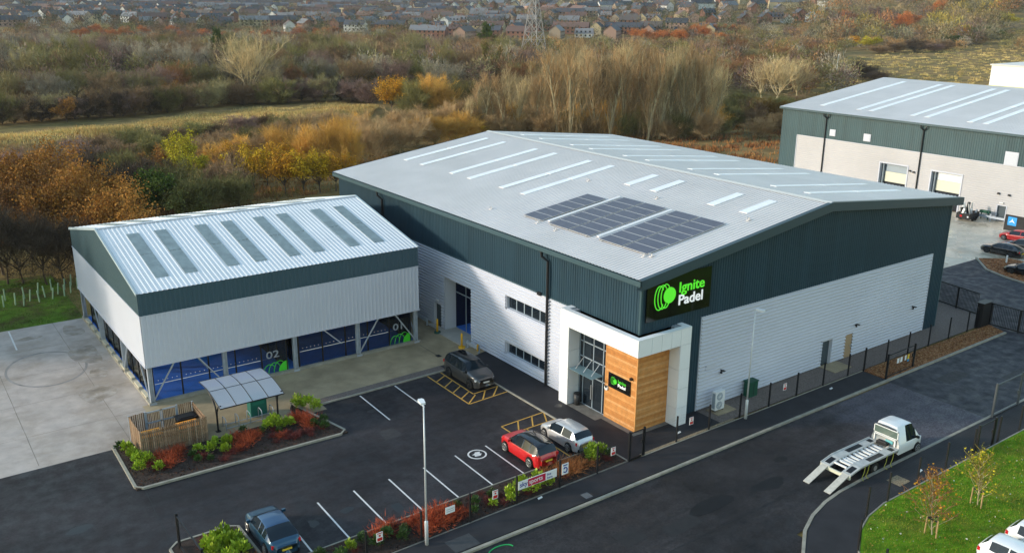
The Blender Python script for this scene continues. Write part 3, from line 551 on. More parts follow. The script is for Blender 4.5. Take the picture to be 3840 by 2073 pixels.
MB().poly((X0, CRY-.2, CR+.08), (X1, CRY-.2, CR+.08), (X1, CRY, CR+.13), (X0, CRY, CR+.13)).poly((X0, CRY, CR+.13), (X1, CRY, CR+.13), (X1, CRY+.2, CR+.08), (X0, CRY+.2, CR+.08)).build('ridge_cap', M_roofw, cb)
def roofF(x, y, h=0): return Vector((x, CRY, CR+.05)) - dF*((CRY-y)/dF.y) + NF*h
def roofBk(x, y, h=0): return Vector((x, CRY, CR+.05)) + dB*((y-CRY)/dB.y) + NB*h
for x in (-23.28, -21.2, -18.08, -15.95, -13.25, -11.2, -8.12, -5.95):
    for ya, yb in ((24.75, 28.5), (28.62, 32.4)):
        roofbox(MB(), roofF, x-.46, x+.46, ya, yb, .02, .062).build('rooflight', M_skyg, cb)
    for ya, yb in ((36, 39.6), (39.7, 43.3)): roofbox(MB(), roofBk, x-.46, x+.46, ya, yb, .02, .062).build('rooflight', M_skyg, cb)
XC = (-25.28, -19.9, -14.42, -9.02, -3.66)
for x in XC:
    for y in (Y0+.2, Y1-.2): MB().box(x-.15, y-.15, 0, x-.11, y+.15, CBt+3).box(x+.11, y-.15, 0, x+.15, y+.15, CBt+3).box(x-.11, y-.02, 0, x+.11, y+.02, CBt+3).box(x-.24, y-.22, 0, x+.24, y+.22, .16).build('column', M_galv, cb)
for y in (30.55, 38.0):
    for x in (X0+.2, X1-.2): MB().box(x-.15, y-.15, 0, x+.15, y-.11, CBt+3).box(x-.15, y+.11, 0, x+.15, y+.15, CBt+3).box(x-.02, y-.11, 0, x+.02, y+.11, CBt+3).box(x-.22, y-.24, 0, x+.22, y+.24, .16).build('column', M_galv, cb)
for (xa, za, xb, zb) in ((-25.15, .35, -23.4, 3.1), (-20.0, .35, -22.0, 3.1), (-10.5, 1.45, -12.2, 3.1), (-8.9, .35, -7.0, 3.1), (-3.8, .35, -5.75, 3.1)):
    MB().bar((xa, Y0+.12, za), (xb, Y0+.12, zb), .09).build('brace', M_galv, cb)
for (ya, za, yb, zb) in ((23.3, .35, 25.4, 3.1), (30.4, .35, 28.4, 3.1), (38.1, .35, 40.2, 3.1), (45.1, .35, 43.2, 3.1)):
    for x in (X0+.12, X1-.12): MB().bar((x, ya, za), (x, yb, zb), .09).build('brace', M_galv, cb)
# soffit and inner frames keep the interior dark
mb = MB()
for x in XC: mb.box(x-.1, Y0+.3, CBt+2.6, x+.1, Y1-.3, CBt+3.0)
mb.build('rafter', M_galv, cb)
# plinth wall and blue court floor
mb = MB().box(X0-.02, Y0+.0, 0, X1+.1, Y0+.32, .2).box(X0-.02, Y1-.32, 0, X1+.1, Y1, .2).box(X0-.02, Y0+.32, 0, X0+.35, Y1-.32, .2).box(X1-.25, Y0+.32, 0, X1+.1, Y1-.32, .2).build('plinth', M_kerb, cb)
for k in range(10): MB().box(X0+.02, 23.9+k*2.1, .2, X0+.3, 25.3+k*2.1, .34).build('plinth_block', M_cream, cb)
MB().box(X0+.35, Y0+.32, .02, X1-.25, Y1-.32, .14).build('court_floor', M_blue, cb)
mb = MB()
for xa, xb in ((-25.05, -15.05), (-14.05, -4.05)):
    for y in (26.3, 33.4, 40.3): mb.box(xa+.1, y-.03, .141, xb-.1, y+.03, .146)
    mb.box((xa+xb)/2-.03, 26.3, .1415, (xa+xb)/2+.03, 40.3, .1455)
mb.build('court_line', M_white, cb)
for xa, xb in ((-25.05, -15.05), (-14.05, -4.05)):
    yf, yb = 23.3, 43.4; n = 5
    for k in range(n+1):
        x = xa+(xb-xa)*k/n
        for y in (yf, yb): MB().box(x-.05, y-.05, .14, x+.05, y+.05, 4.1).build('court_post', M_black, cb)
    for k in range(n):
        x = xa+(xb-xa)*k/n+.055
        for y in (yf, yb): MB().box(x, y-.006, .18, x+(xb-xa)/n-.11, y+.006, 3.1).build('glass_panel', M_cgl, cb)
    for k in range(1, 10):
        y = yf+(yb-yf)*k/10
        for x in (xa, xb): MB().box(x-.05, y-.05, .14, x+.05, y+.05, 4.1).build('court_post', M_black, cb)
    for k in range(10):
        y = yf+(yb-yf)*k/10+.055
        for x in (xa, xb): MB().box(x-.006, y, .18, x+.006, y+(yb-yf)/10-.11, 3.1).build('glass_panel', M_cgl, cb)
    MB().box(xa+.1, yf-.012, 1.37, xb-2.1, yf-.006, 1.42).build('glass_line', M_wp, cb)
    mbn = MB()
    for k in range(28): xx = xa+.35+k*.33; mbn.box(xx-.03, yf-.012, 1.62, xx+.03, yf-.0065, 1.68) if xx < xb-2.2 else None
    mbn.build('glass_dots', M_wp, cb)
    MB().box(xa, 33.32, .14, xb, 33.36, 1.0).build('court_net', M_black, cb)
for xa, s in ((-16.98, '02'), (-6.0, '01')):
    text('court_number', s, .80, MATS.get('number_grey') or mat('number_grey', (.26,.29,.34), .5), cb, frame_m((xa+.28, 23.275, 1.42), (1, 0, 0), Z), ex=.008, sx=1.35)
    for k in range(3):
        pts = []
        for i in range(25):
            t = math.pi*(1.02 - .86*i/24); pts.append((xa+.50+.42*k+.50*math.cos(t), 23.275, .20+.80*math.sin(t)*(.9+.09*k)))
        MB().tube(pts, .026, 6).build('logo_arc', M_greenp, cb)
    mb = MB(); P = [(xa+2.02, 23.272, .19)]
    for i in range(17): t = math.pi - R(88)*i/16; P.append((xa+2.02+.80*math.cos(t), 23.272, .19+.80*math.sin(t)))
    mb.poly(*P).build('logo_fill', M_greenp, cb)
MB().box(X0+2, Y1-1.0, .2, X1-2, Y1-.9, 3.0).build('rear_screen', M_navy, cb)
# ================================================================== NEIGHBOURING WAREHOUSE
nb = empty('warehouse', (0, 0, 0)); tag(nb, 'neighbouring teal and white warehouse with two open dock doors and concrete yard in front', 'warehouse')
NX, NY1, NY0, NE, NRX, NRZ, ND = 83.07, 54.4, -32, 11.62, 110.85, 15.0, 7.5
def nrect(mb, y0, y1, z0, z1, vert=False):
    if vert: mb.corr((NX, 0, 0), (0, 1, 0), Z, (-1, 0, 0), y0, y1, z0, z1, .33, .035)
    else: mb.corr((NX, 0, 0), Z, (0, 1, 0), (-1, 0, 0), z0, z1, y0, y1, .3, .015)
mb = MB(); nrect(mb, NY0, NY1, ND, NE, True); nrect(mb, 51.2, NY1, 0, ND, True); mb.build('wall_cladding_upper', mat('cladding_teal_far', (.036,.078,.090), .45, var=.08, scale=.3, streak=.15), nb)
mb = MB(); nrect(mb, 36.0, 51.2, 0, ND); nrect(mb, 31.67, 36.0, 5.2, ND); nrect(mb, 27.95, 31.67, 0, ND); nrect(mb, 23.57, 27.95, 5.18, ND); nrect(mb, 18.15, 23.57, 0, ND); nrect(mb, 17.0, 18.15, 2.06, ND); nrect(mb, NY0, 17.0, 0, ND)
mb.build('wall_cladding_lower', mat('cladding_white_warm', (.46,.44,.45), .5, var=.08, scale=.12), nb)
MB().box(NX-.06, NY0, ND-.04, NX, 51.2, ND+.04).box(NX-.06, 51.16, 0, NX, 51.26, ND).build('panel_trim', M_wclad, nb)
MB().poly((NX, NY1, 0), (NX+56, NY1, 0), (NX+56, NY1, NE), (NRX, NY1, NRZ), (NX, NY1, NE)).poly((NX+56, NY0, 0), (NX+56, NY1, 0), (NX+56, NY1, NE), (NX+56, NY0, NE)).poly((NX, NY0, 0), (NX+56, NY0, 0), (NX+56, NY0, NE), (NRX, NY0, NRZ), (NX, NY0, NE)).build('rear_walls', M_teal, nb)
dN = Vector((NRX-NX, 0, NRZ-NE)).normalized(); NN = Vector((-dN.z, 0, dN.x)); dN2 = Vector((NX+56-NRX, 0, NE-NRZ)).normalized(); NN2 = Vector((-dN2.z, 0, dN2.x))
MB().corr((NRX, 0, NRZ+.1), (0, 1, 0), -dN, NN, NY0-.3, NY1+.4, 0, (NRX-NX+.5)/dN.x, .333, .04).build('roof_sheet', M_roof, nb)
MB().corr((NRX, 0, NRZ+.1), (0, 1, 0), dN2, NN2, NY0-.3, NY1+.4, 0, (NX+56-NRX+.5)/dN2.x, .333, .04).build('roof_sheet', M_roof, nb)
def roofN(x, y, h=0): return Vector((NRX, y, NRZ+.1)) - dN*((NRX-x)/dN.x) + NN*h
for y in (49.3, 42.7, 40.6, 33.8, 31.6, 25.2, 23.0, 16.5, 14.3, 8, 6): 
    roofbox(MB(), roofN, 86.1, 97.3, y-.42, y+.42, .03, .07).build('rooflight', M_sky, nb); roofbox(MB(), roofN, 97.5, 108.6, y-.42, y+.42, .03, .07).build('rooflight', M_sky, nb)
MB().box(NX-.5, NY0, NE-.24, NX-.03, NY1+.4, NE+.05).build('gutter', M_tealt, nb)
for y in (46.0, 29.92, 12.0): MB().tube([(NX-.3, y+.5, NE-.1), (NX-.3, y+.4, NE-.6), (NX-.13, y, NE-1.0), (NX-.13, y, .05)], .1, 8).tube([(NX-.3, y-.5, NE-.1), (NX-.3, y-.4, NE-.6), (NX-.13, y, NE-1.0)], .09, 6).build('downpipe', M_black, nb)
for (a, b, c, dd_) in ((44.2, 45.22, 8.07, 9.06), (38.1, 39.3, 8.0, 9.1), (16.5, 18.25, 7.55, 9.3)):
    lv = MB().box(NX-.1, a, c, NX-.02, b, dd_).build('louvre_frame', M_wclad, nb)
    k = 0
    for i in range(6): z0_ = c+.1+(dd_-c-.2)*i/6; MB().box(NX-.13, a+.1, z0_, NX-.1, b-.1, z0_+(dd_-c-.2)/6*.7).build('louvre_slat', M_wcl2, lv)
for (a, b, zt, top) in ((31.67, 36.0, 5.2, M_frame), (23.57, 27.95, 5.18, M_wp)):
    fr = MB().box(NX-.08, a-.18, 0, NX+.6, a, zt+.18).box(NX-.08, b, 0, NX+.6, b+.18, zt+.18).box(NX-.08, a, zt, NX+.6, b, zt+.18).build('dock_surround', M_wclad, nb)
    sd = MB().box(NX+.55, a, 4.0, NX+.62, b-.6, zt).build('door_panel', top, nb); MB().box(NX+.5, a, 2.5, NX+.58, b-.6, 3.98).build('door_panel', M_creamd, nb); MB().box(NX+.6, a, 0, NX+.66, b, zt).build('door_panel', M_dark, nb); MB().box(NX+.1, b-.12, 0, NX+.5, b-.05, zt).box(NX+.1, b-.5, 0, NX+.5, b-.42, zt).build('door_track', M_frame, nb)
MB().box(NX-.05, 16.9, 0, NX+.3, 17.0, 2.15).box(NX-.05, 18.15, 0, NX+.3, 18.25, 2.15).box(NX-.05, 17, 2.06, NX+.3, 18.15, 2.16).build('door_surround', M_wclad, nb); MB().box(NX+.2, 17, 0, NX+.28, 18.15, 2.06).build('door', MATS['door_slate'], nb)
for y, z in ((18.24, 3.65), (16.84, 3.64), (30.6, 4.6), (31.2, 4.7)): MB().box(NX-.3, y-.12, z-.1, NX-.02, y+.12, z+.12).build('wall_lamp', M_black, nb)
MB().box(NX-.2, 17.4, 2.42, NX-.02, 17.9, 2.55).build('bulkhead_light', M_wp, nb)
wb = empty('warehouse', (191.4, 76.6, 0)); tag(wb, 'plain white warehouse with yellow base band standing beyond the grassy field', 'warehouse')
MB().box(0, -60, 1.2, 60, 0, 13.2).build('wall', M_port, wb); MB().box(-.06, -60, 0, 60, .05, 8.4).build('base_band', mat('band_yellow', (.62,.60,.22), .6), wb); MB().prism([(-.3, -60.3), (60.3, -60.3), (60.3, .3), (-.3, .3)], 13.2, 13.5).build('roof', M_roof, wb)
# ================================================================== FENCES AND GATES
def mesh_panel(a, b, h, parent, z=.1, name='mesh_panel'):
    mb = MB(); a = Vector((*a, 0)); b = Vector((*b, 0)); n = max(2, int((b-a).length/.12)); w = .002
    t = (b-a).normalized()*w
    for k in range(1, n):
        p = a+(b-a)*k/n; mb.poly((p.x-t.x, p.y-t.y, z+.05), (p.x+t.x, p.y+t.y, z+.05), (p.x+t.x, p.y+t.y, z+h), (p.x-t.x, p.y-t.y, z+h))
    for k in range(int(h/.2)+1):
        zz = z+.05+k*.2; mb.poly((a.x, a.y, zz), (b.x, b.y, zz), (b.x, b.y, zz+.004), (a.x, a.y, zz+.004))
    return mb.build(name, M_black, parent)
def mesh_fence(label, pts, h=1.8, z=.1, r=.045):
    f = empty('mesh_fence', (*pts[0], 0)); tag(f, label, 'fence'); o = Vector(pts[0])
    q = [tuple(Vector(p)-o) for p in pts]
    for p in q: MB().box(p[0]-r, p[1]-r, 0, p[0]+r, p[1]+r, z+h+.08).build('post', M_black, f)
    for a, b in zip(q, q[1:]): mesh_panel(a, b, h, f, z)
    return f
FY = -2.66
mesh_fence('black wire mesh fence along the gravel border below the white gable cladding', [(-1.84, -2.74), (1.25, FY), (4.36, FY), (7.5, FY+.02), (10.65, FY+.04), (13.8, FY+.06), (17.0, FY+.08), (20.15, FY+.1), (22.3, FY+.1)])
mesh_fence('black wire mesh fence in the planting bed carrying the sports banner', [(-28.85, .0), (-28.8, -2.85), (-25.0, -2.9), (-21.5, -2.9), (-18.22, -2.86), (-15.1, -2.84), (-11.87, -2.8), (-8.68, -2.78), (-5.72, -2.76), (-3.02, -2.74)], 1.75)
mesh_fence('black wire mesh fence between the bark bed and the gravel border', [(22.35, -2.5), (25.4, -2.5), (28.5, -2.5), (31.6, -2.5), (34.8, -2.48), (37.9, -2.46), (39.4, -2.4)])
mesh_fence('black wire mesh fence beside the lawn following the curved footpath', [(-2.4, -23.0), (-1.1, -19.3), (.25, -16.95), (3.55, -15.25), (6.0, -14.99), (9.15, -14.96), (12.35, -14.92), (15.6, -14.92)], 1.85)
mesh_fence('black wire mesh fence continuing past the tall footpath gate beside the lawn', [(18.1, -14.92), (18.7, -14.93), (21.55, -14.95), (24.9, -14.95), (28.2, -14.95)], 1.85)
def gate(label, a, b, h, frame=.05, z=.1, bars=0, mt=None, posts=True):
    g = empty('gate', (*a, 0)); tag(g, label, 'gate'); mt = mt or M_black; v = Vector(b)-Vector(a); Lg = v.length; g.rotation_euler = (0, 0, math.atan2(v.y, v.x))
    if posts:
        for x in (-.06, Lg+.06): MB().box(x-.06, -.06, 0, x+.06, .06, z+h+.12).build('post', mt, g)
    MB().bar((.05, 0, z+.1), (Lg-.05, 0, z+.1), frame).bar((.05, 0, z+h), (Lg-.05, 0, z+h), frame).bar((.05, 0, z+.1), (.05, 0, z+h), frame).bar((Lg-.05, 0, z+.1), (Lg-.05, 0, z+h), frame).build('gate_frame', mt, g)
    if bars:
        for k in range(1, bars): MB().bar((Lg*k/bars, 0, z+.1), (Lg*k/bars, 0, z+h), .025).build('bar', mt, g)
    else: mesh_panel((.05, 0), (Lg-.05, 0), h, g, z)
    MB().box(Lg-.2, -.05, z+.95, Lg-.04, .05, z+1.2).build('latch', mt, g)
    return g
gate('narrow black pedestrian gate on the footpath beside the cedar corner', (-3.0, -2.74), (-1.86, -2.74), 1.9)
g = gate('black gate with paper notices at the corner of the bark bed', (22.3, -4.5), (26.0, -4.42), 1.9)
for x, c, s_ in ((1.2, M_wp, .3), (1.65, M_wp, .3), (2.3, M_wp, .22), (2.7, M_ply, .24)): MB().box(x, -.05, 1.05, x+s_, -.035, 1.45).build('notice', c, g)
MB().box(2.7, -.052, .85, 2.94, -.036, 1.05).build('notice', mat('notice_blue', (.02,.25,.5), .5), g)
gate('tall open grey gate leaf standing at the edge of the road', (22.3, -12.75), (25.8, -12.75), 2.45, .07, .1, 0, mat('gate_grey', (.10,.105,.11), .5))
gate('narrow black gate across the footpath beside the lawn', (16.1, -14.9), (18.0, -14.9), 1.9)
gate('black gate at the end of the planting bed by the car park entrance', (-28.98, 3.95), (-28.9, .15), 1.9, .07)
def bar_fence(label, a, b, h, cat='fence', name='bar_fence'):
    f = empty(name, (*a, 0)); tag(f, label, cat); v = Vector(b)-Vector(a); Lg = v.length; f.rotation_euler = (0, 0, math.atan2(v.y, v.x)); n = int(Lg/.14)
    mb = MB()
    for k in range(n+1): mb.bar((Lg*k/n, 0, .1), (Lg*k/n, 0, h), .035)
    o = mb.build('bars', M_black, f); o['kind'] = 'stuff'
    MB().bar((0, 0, h), (Lg, 0, h), .09).bar((0, 0, .15), (Lg, 0, .15), .12).build('rail', M_black, f)
    for k in range(int(Lg/2.5)+1): x = min(Lg, k*2.5); MB().box(x-.07, -.07, 0, x+.07, .07, h+.05).build('post', M_black, f)
    return f
bar_fence('black vertical bar sliding gate behind the corner of the warehouse', (44.2, 6.5), (43.0, -.6), 2.1, 'gate', 'sliding_gate')
bar_fence('black vertical bar fence beyond the bark bed crossing the side road', (41.2, -2.75), (41.6, -12.3), 2.1)
tag(MB().box(39.6, -2.75, 0, 41.0, -2.2, 2.3).box(39.5, -2.85, 2.3, 41.1, -2.1, 2.36).build('gate_cabinet', M_black), 'black metal gate motor cabinet at the end of the bark bed', 'cabinet')
tag(MB().box(-3.55, 29.8, 0, -.05, 29.88, 1.8).build('link_panel', M_black), 'dark screen closing the gap between court building and warehouse', 'screen')
# signs on fences
def flat_sign(label, x0, x1, z0, z1, y, parts, base=None, cat='sign', name='fence_sign'):
    s = empty(name, ((x0+x1)/2, y, z0)); tag(s, label, cat); w = (x1-x0)/2; h = z1-z0
    MB().box(-w, -.012, 0, w, .012, h).build('board', base or M_wp, s)
    for (a, b, c, d_, mt) in parts: MB().box(-w+2*w*a, -.02, h*b, -w+2*w*c, -.0125, h*d_).build('print', mt, s)
    return s, w, h
SY = -2.9
s, w, h = flat_sign('long white and red sports banner on the fence in the planting bed', -11.84, -9.03, 1.03, 1.56, SY, [(.245, .06, .70, .94, M_skyred)], cat='banner', name='banner')
for (t, x, z, sz, mt, sx) in (('sky', -w+.10, .16, .42, M_sblue, 1.0), ('sports', -w+.76, .17, .40, M_wp, .98), ('live', -w+2.08, .29, .21, M_sblue, 1.05), ('here', -w+2.08, .07, .21, M_sblue, 1.05)): text('lettering', t, sz, mt, s, frame_m((x, -.022, z), (1, 0, 0), Z), ex=.002, sx=sx)
s, w, h = flat_sign('white sign with blue curved arrow on the fence next to the sports banner', -8.63, -8.15, .97, 1.68, SY, [(.18, .80, .82, .90, M_sblue)])
pts = [(.14*math.cos(t)-.01, -.022, .30+.16*math.sin(t)) for t in np.linspace(R(-145), R(125), 20)]
MB().tube(pts, .036, 6).build('print', M_sblue, s); MB().poly((-.17, -.024, .38), (-.06, -.024, .52), (-.02, -.024, .36)).build('print', M_sblue, s)
for x, lab in ((-13.62, 'small white and red notice on the fence between the lamp post and the sports banner'), (-4.75, 'small white and red notice on the fence beside the silver hatchback'), (2.34, 'small white and red notice on the fence beside the white entrance column'), (12.0, 'small white and red notice on the fence in front of the gravel border'), (-20.9, 'small white and red notice on the fence near the blue car')):
    flat_sign(lab, x, x+.36, 1.05, 1.58, SY if x < -3 else -2.72, [(.1, .08, .9, .42, M_red), (.1, .86, .9, .95, M_red), (.35, .55, .65, .75, M_red)], name='fence_notice')
flat_sign('small blank white plate on the fence beside the lamp post in the planting bed', -16.72, -16.13, 1.2, 1.6, SY, [(.1, .3, .9, .36, M_frame), (.1, .6, .9, .66, M_frame)], name='fence_plate')
# ================================================================== LAMP POSTS
def lamp(label, x, y, h, ang, group=None):
    p = empty('lamp_post', (x, y, 0), ang); tag(p, label, 'lamp post')
    MB().tube([(0, 0, 0), (0, 0, 1.5), (0, 0, 1.56)], [.10, .10, .06], 12).build('base', M_pole, p, smooth=True)
    MB().tube([(0, 0, 1.5), (0, 0, h)], [.058, .036], 10).build('pole', M_pole, p, smooth=True)
    MB().tube([(0, 0, h-.05), (.2, 0, h+.05)], .04, 8).build('bracket', M_pole, p)
    hd = MB(); P = [(.1, -.13), (.55, -.17), (.68, -.1), (.68, .1), (.55, .17), (.1, .13)]; hd.prism(P, h+.0, h+.10); hd.build('lamp_head', M_wp, p)
    MB().prism([(.2, -.1), (.6, -.1), (.6, .1), (.2, .1)], h-.02, h-.001).build('lens', M_hl, p)
    return p
lamp('white lamp post standing on the pavement in front of the gable wall', 7.77, -2.95, 8.15, R(-80)); lamp('white lamp post rising from the planting bed beside the road', -18.16, -3.3, 8.2, R(75))
lamp('grey street lamp standing in the far grass field behind the neighbouring warehouse', 222, 142, 11.5, 0)
# ================================================================== SMALL THINGS NEAR THE BUILDINGS
t = empty('air_conditioner', (6.95, -1.0, .05)); tag(t, 'white two-fan air conditioning unit on the gravel by the gable', 'air conditioner')
MB().box(-.15, 0, .12, .8, .36, 1.52).build('casing', M_wp, t); MB().box(-.1, 0, 0, 0, .36, .12).box(.62, 0, 0, .72, .36, .12).build('foot', M_black, t)
for z in (.48, 1.15):
    mb = MB(); mb.tube([(.26, -.02, z), (.26, .0, z)], .29, 24); mb.build('fan_grille', M_frame, t)
    mb = MB()
    for k in range(6): a = k*math.pi/6; mb.bar((.26-.29*math.cos(a), -.03, z-.29*math.sin(a)), (.26+.29*math.cos(a), -.03, z+.29*math.sin(a)), .015)
    mb.build('fan_guard', M_wp, t)
MB().box(-.165, .05, .25, -.15, .31, 1.4).build('side_grille', M_frame, t)
tag(MB().box(6.6, -1.5, .05, 8.5, -.35, .09).build('plinth_slab', M_concb), 'tan concrete slab under the air conditioning unit', 'slab')
tag(MB().box(20.0, -1.55, .05, 22.2, -.05, .09).build('door_step', M_concb), 'tan concrete step in front of the gable door', 'step')
t = empty('cabinet', (11.2, -.75, .05)); tag(t, 'dark green utility cabinet on the gravel behind the lamp post', 'cabinet')
MB().box(-.45, 0, 0, .45, .55, 1.15).build('body', M_dgreen, t); MB().prism([(-.5, -.05), (.5, -.05), (.5, .6), (-.5, .6)], 1.15, 1.22).build('lid', M_dgreen, t); MB().box(-.02, -.012, .1, .02, -.001, 1.05).build('door_gap', M_black, t)
t = empty('litter_bin', (-.38, 5.62, .07)); tag(t, 'dark cylindrical litter bin inside the white entrance portal', 'bin')
MB().tube([(0, 0, 0), (0, 0, .85)], [.21, .24], 20).build('body', mat('bin_dark', (.035,.035,.038), .5), t, smooth=True); MB().tube([(0, 0, .85), (0, 0, .9)], [.25, .25], 20).build('rim', M_black, t)
for (x, y, lab) in ((-1.0, 23.96, 'yellow bollard with green base outside the loading door, by the small door'), (-1.15, 19.77, 'yellow bollard at the loading door beside the guard rail')):
    b_ = empty('bollard', (x, y, .0)); tag(b_, lab, 'bollard'); MB().tube([(0, 0, .1), (0, 0, 1.25), (0, 0, 1.3)], [.09, .09, .06], 14).build('tube', M_yb, b_, smooth=True)
    MB().prism([(.3*math.cos(k*math.pi/4), .3*math.sin(k*math.pi/4)) for k in range(8)], 0, .14).build('base', mat('base_green', (.03,.10,.075), .6) if y > 22 else M_yb, b_)
for (ya, yb, lab) in ((26.1, 28.4, 'galvanised guard rail along the wall beside the small door'), (17.75, 19.5, 'galvanised guard rail along the wall by the loading door')):
    r_ = empty('guard_rail', (-.75, ya, 0)); tag(r_, lab, 'guard rail'); Lg = yb-ya
    for y in (0.05, Lg-.05): MB().box(-.06, y-.05, 0, .06, y+.05, .72).build('post', M_galv, r_)
    MB().box(-.12, 0, .38, -.06, Lg, .68).box(-.14, 0, .46, -.12, Lg, .60).build('beam', M_galv, r_)
    if ya < 20: MB().box(-.16, .0, .3, -.05, .12, .86).build('end_cap', M_yb, r_)
tag(MB().box(-3.9, 19.1, .008, -3.5, 19.6, .014).build('drain_cover', M_black), 'black drain grating in the concrete next to the dark suv', 'drain')
tag(struct(MB().box(-3.74, 19.6, .007, -3.70, 22.3, .011).build('drain_slot', M_black)), None)
tag(MB().box(-8.2, -4.68, .1, -7.68, -4.12, .106).build('manhole_cover', mat('cover_grey', (.13,.13,.135), .6, var=.2, scale=8)), 'square grey manhole cover in the pavement below the sports banner', 'manhole cover')
tag(MB().box(8.2, -14.45, .1, 9.3, -13.55, .107).build('chamber_cover', M_gravt), 'square tan chamber cover in the footpath beside the recovery truck', 'manhole cover')
tag(MB().box(-17.3, -4.85, .1, -15.75, -3.7, .106).build('manhole_cover', mat('cover_dark', (.05,.05,.052), .7, var=.2, scale=5)), 'large dark recessed cover in the pavement behind the lamp post', 'manhole cover')
pts = [(-15.15+.75*math.cos(t), -5.95+.42*math.sin(t), .02) for t in np.linspace(0, math.pi*1.1, 18)]
struct(MB().tube(pts, .035, 5).build('paint_mark', mat('paint_green', (.02,.35,.10), .6)))
for (x, y) in ((16.9, -3.35), (-10.55, -3.15), (2.2, -1.9), (10.8, -14.2)): 
    tag(MB().prism([(x, y), (x+.34, y+.05), (x+.4, y+.2), (x+.05, y+.16)], .105, .13).build('litter_scrap', M_wp), 'crumpled white scrap of litter lying on the pavement', 'litter', 'scraps of litter on the pavements')
# timber bin store
t = empty('bin_store', (-27.95, 15.35, 0)); tag(t, 'slatted timber bin store enclosure beside the planting bed', 'bin store')
Wd, Dp, Hh = 4.1, 2.85, 1.75
def slats(n, f, h):
    for k in range(n):
        a, b = f(k/n), f((k+.74)/n); hh_ = h*(1+random.uniform(-.015, .015)); tx = Vector((b[0]-a[0], b[1]-a[1])).normalized(); nn = Vector((-tx.y, tx.x))*.011
        MB().prism([(a[0]+nn.x, a[1]+nn.y), (b[0]+nn.x, b[1]+nn.y), (b[0]-nn.x, b[1]-nn.y), (a[0]-nn.x, a[1]-nn.y)], .04, hh_).build('slat', M_woodf[random.randrange(4)], t)
slats(34, lambda s: (Wd*s, 0), Hh); slats(24, lambda s: (0, Dp*s), Hh); slats(24, lambda s: (Wd, Dp*s), Hh); slats(8, lambda s: (1.0*s, Dp), Hh); slats(8, lambda s: (3.05+1.0*s, Dp), Hh)
for y in (.03,): 
    for z in (.3, 1.0, 1.5): MB().box(0, y, z, Wd, y+.05, z+.1).build('rail', M_woodf[2], t)
for x in (.03, Wd-.08):
    for z in (.3, 1.0, 1.5): MB().box(x, .1, z, x+.05, Dp-.1, z+.1).build('rail', M_woodf[2], t)
for x, y in ((0, 0), (Wd, 0), (0, Dp), (Wd, Dp), (1.0, Dp), (3.05, Dp)): MB().box(x-.05, y-.05, 0, x+.05, y+.05, Hh+.03).build('post', M_galv if y else M_woodf[1], t)
for xa in (1.06, 2.06):
    d_ = MB().box(xa, Dp-.03, .1, xa+.06, Dp+.03, 1.72).box(xa+.90, Dp-.03, .1, xa+.96, Dp+.03, 1.72).box(xa, Dp-.03, 1.64, xa+.96, Dp+.03, 1.72).box(xa, Dp-.03, .9, xa+.96, Dp+.03, .98).box(xa, Dp-.03, .1, xa+.96, Dp+.03, .18).build('door_frame', M_galv, t)
    for k in range(8): MB().box(xa+.08+k*.103, Dp+.032, .12, xa+.08+k*.103+.075, Dp+.05, 1.6).build('slat', M_woodf[random.randrange(4)], t)
def wheelie(label, x, y, mt, lid, open_=0):
    b_ = empty('wheelie_bin', (x, y, .01)); tag(b_, label, 'bin')
    mb = MB(); n = 0
    P0 = [(-.45, -.3), (.45, -.3), (.45, .3), (-.45, .3)]; P1 = [(-.62, -.42), (.62, -.42), (.62, .42), (-.62, .42)]
    mb.v = [(a, b, .15) for a, b in P0]+[(a, b, 1.15) for a, b in P1]; mb.f = [(3, 2, 1, 0), (4, 5, 6, 7), (0, 1, 5, 4), (1, 2, 6, 5), (2, 3, 7, 6), (3, 0, 4, 7)]; mb.build('bin_body', mt, b_)
    MB().prism([(-.66, -.47), (.66, -.47), (.66, .47), (-.66, .47)], 1.16, 1.24).box(-.5, -.3, 1.24, .5, .3, 1.29).build('lid', lid, b_)
    for wx in (-.4, .4): MB().tube([(wx-.03, -.25, .09), (wx+.03, -.25, .09)], .09, 10).build('caster', M_tyre, b_); MB().tube([(wx-.03, .25, .09), (wx+.03, .25, .09)], .09, 10).build('caster', M_tyre, b_)
    return b_
wheelie('bin with bright orange lid at the left of the timber store', -27.2, 16.1, M_dgreen, M_orange); wheelie('second orange-lidded bin in the timber store next to the black one', -24.85, 16.05, M_dgreen, M_orange); wheelie('black-lidded bin inside the timber store', -24.6, 17.25, M_black, M_black)
# cycle shelter
t = empty('cycle_shelter', (-22.85, 16.25, 0)); tag(t, 'curved polycarbonate cycle shelter on dark steel posts', 'shelter')
Ws = 4.2
arc = []
for i in range(13): s_ = i/12; arc.append((3.1 - 4.35*s_ + .05, 2.42 + .30*math.sin(math.pi*(.10+.9*s_)*.98) - .30*s_))
for k in range(4):
    xa, xb = -.1+1.1*k, -.1+1.1*(k+1)
    for h0, h1 in ((0, 6), (6, 12)):
        mb = MB()
        for (y0, z0), (y1, z1) in zip(arc[h0:h1+1], arc[h0+1:h1+1]): mb.poly((xa+.03, y0, z0), (xb-.03, y0, z0), (xb-.03, y1, z1), (xa+.03, y1, z1))
        mb.build('roof_panel', M_poly, t, smooth=True)
for k in range(5):
    xx = -.1+1.1*k; MB().tube([(xx, y, z-.02) for y, z in arc], .03, 6).build('roof_rib', M_black, t)
for i in (0, 6, 12): MB().bar((-.1, arc[i][0], arc[i][1]-.02), (4.3, arc[i][0], arc[i][1]-.02), .06).build('purlin', M_black, t)
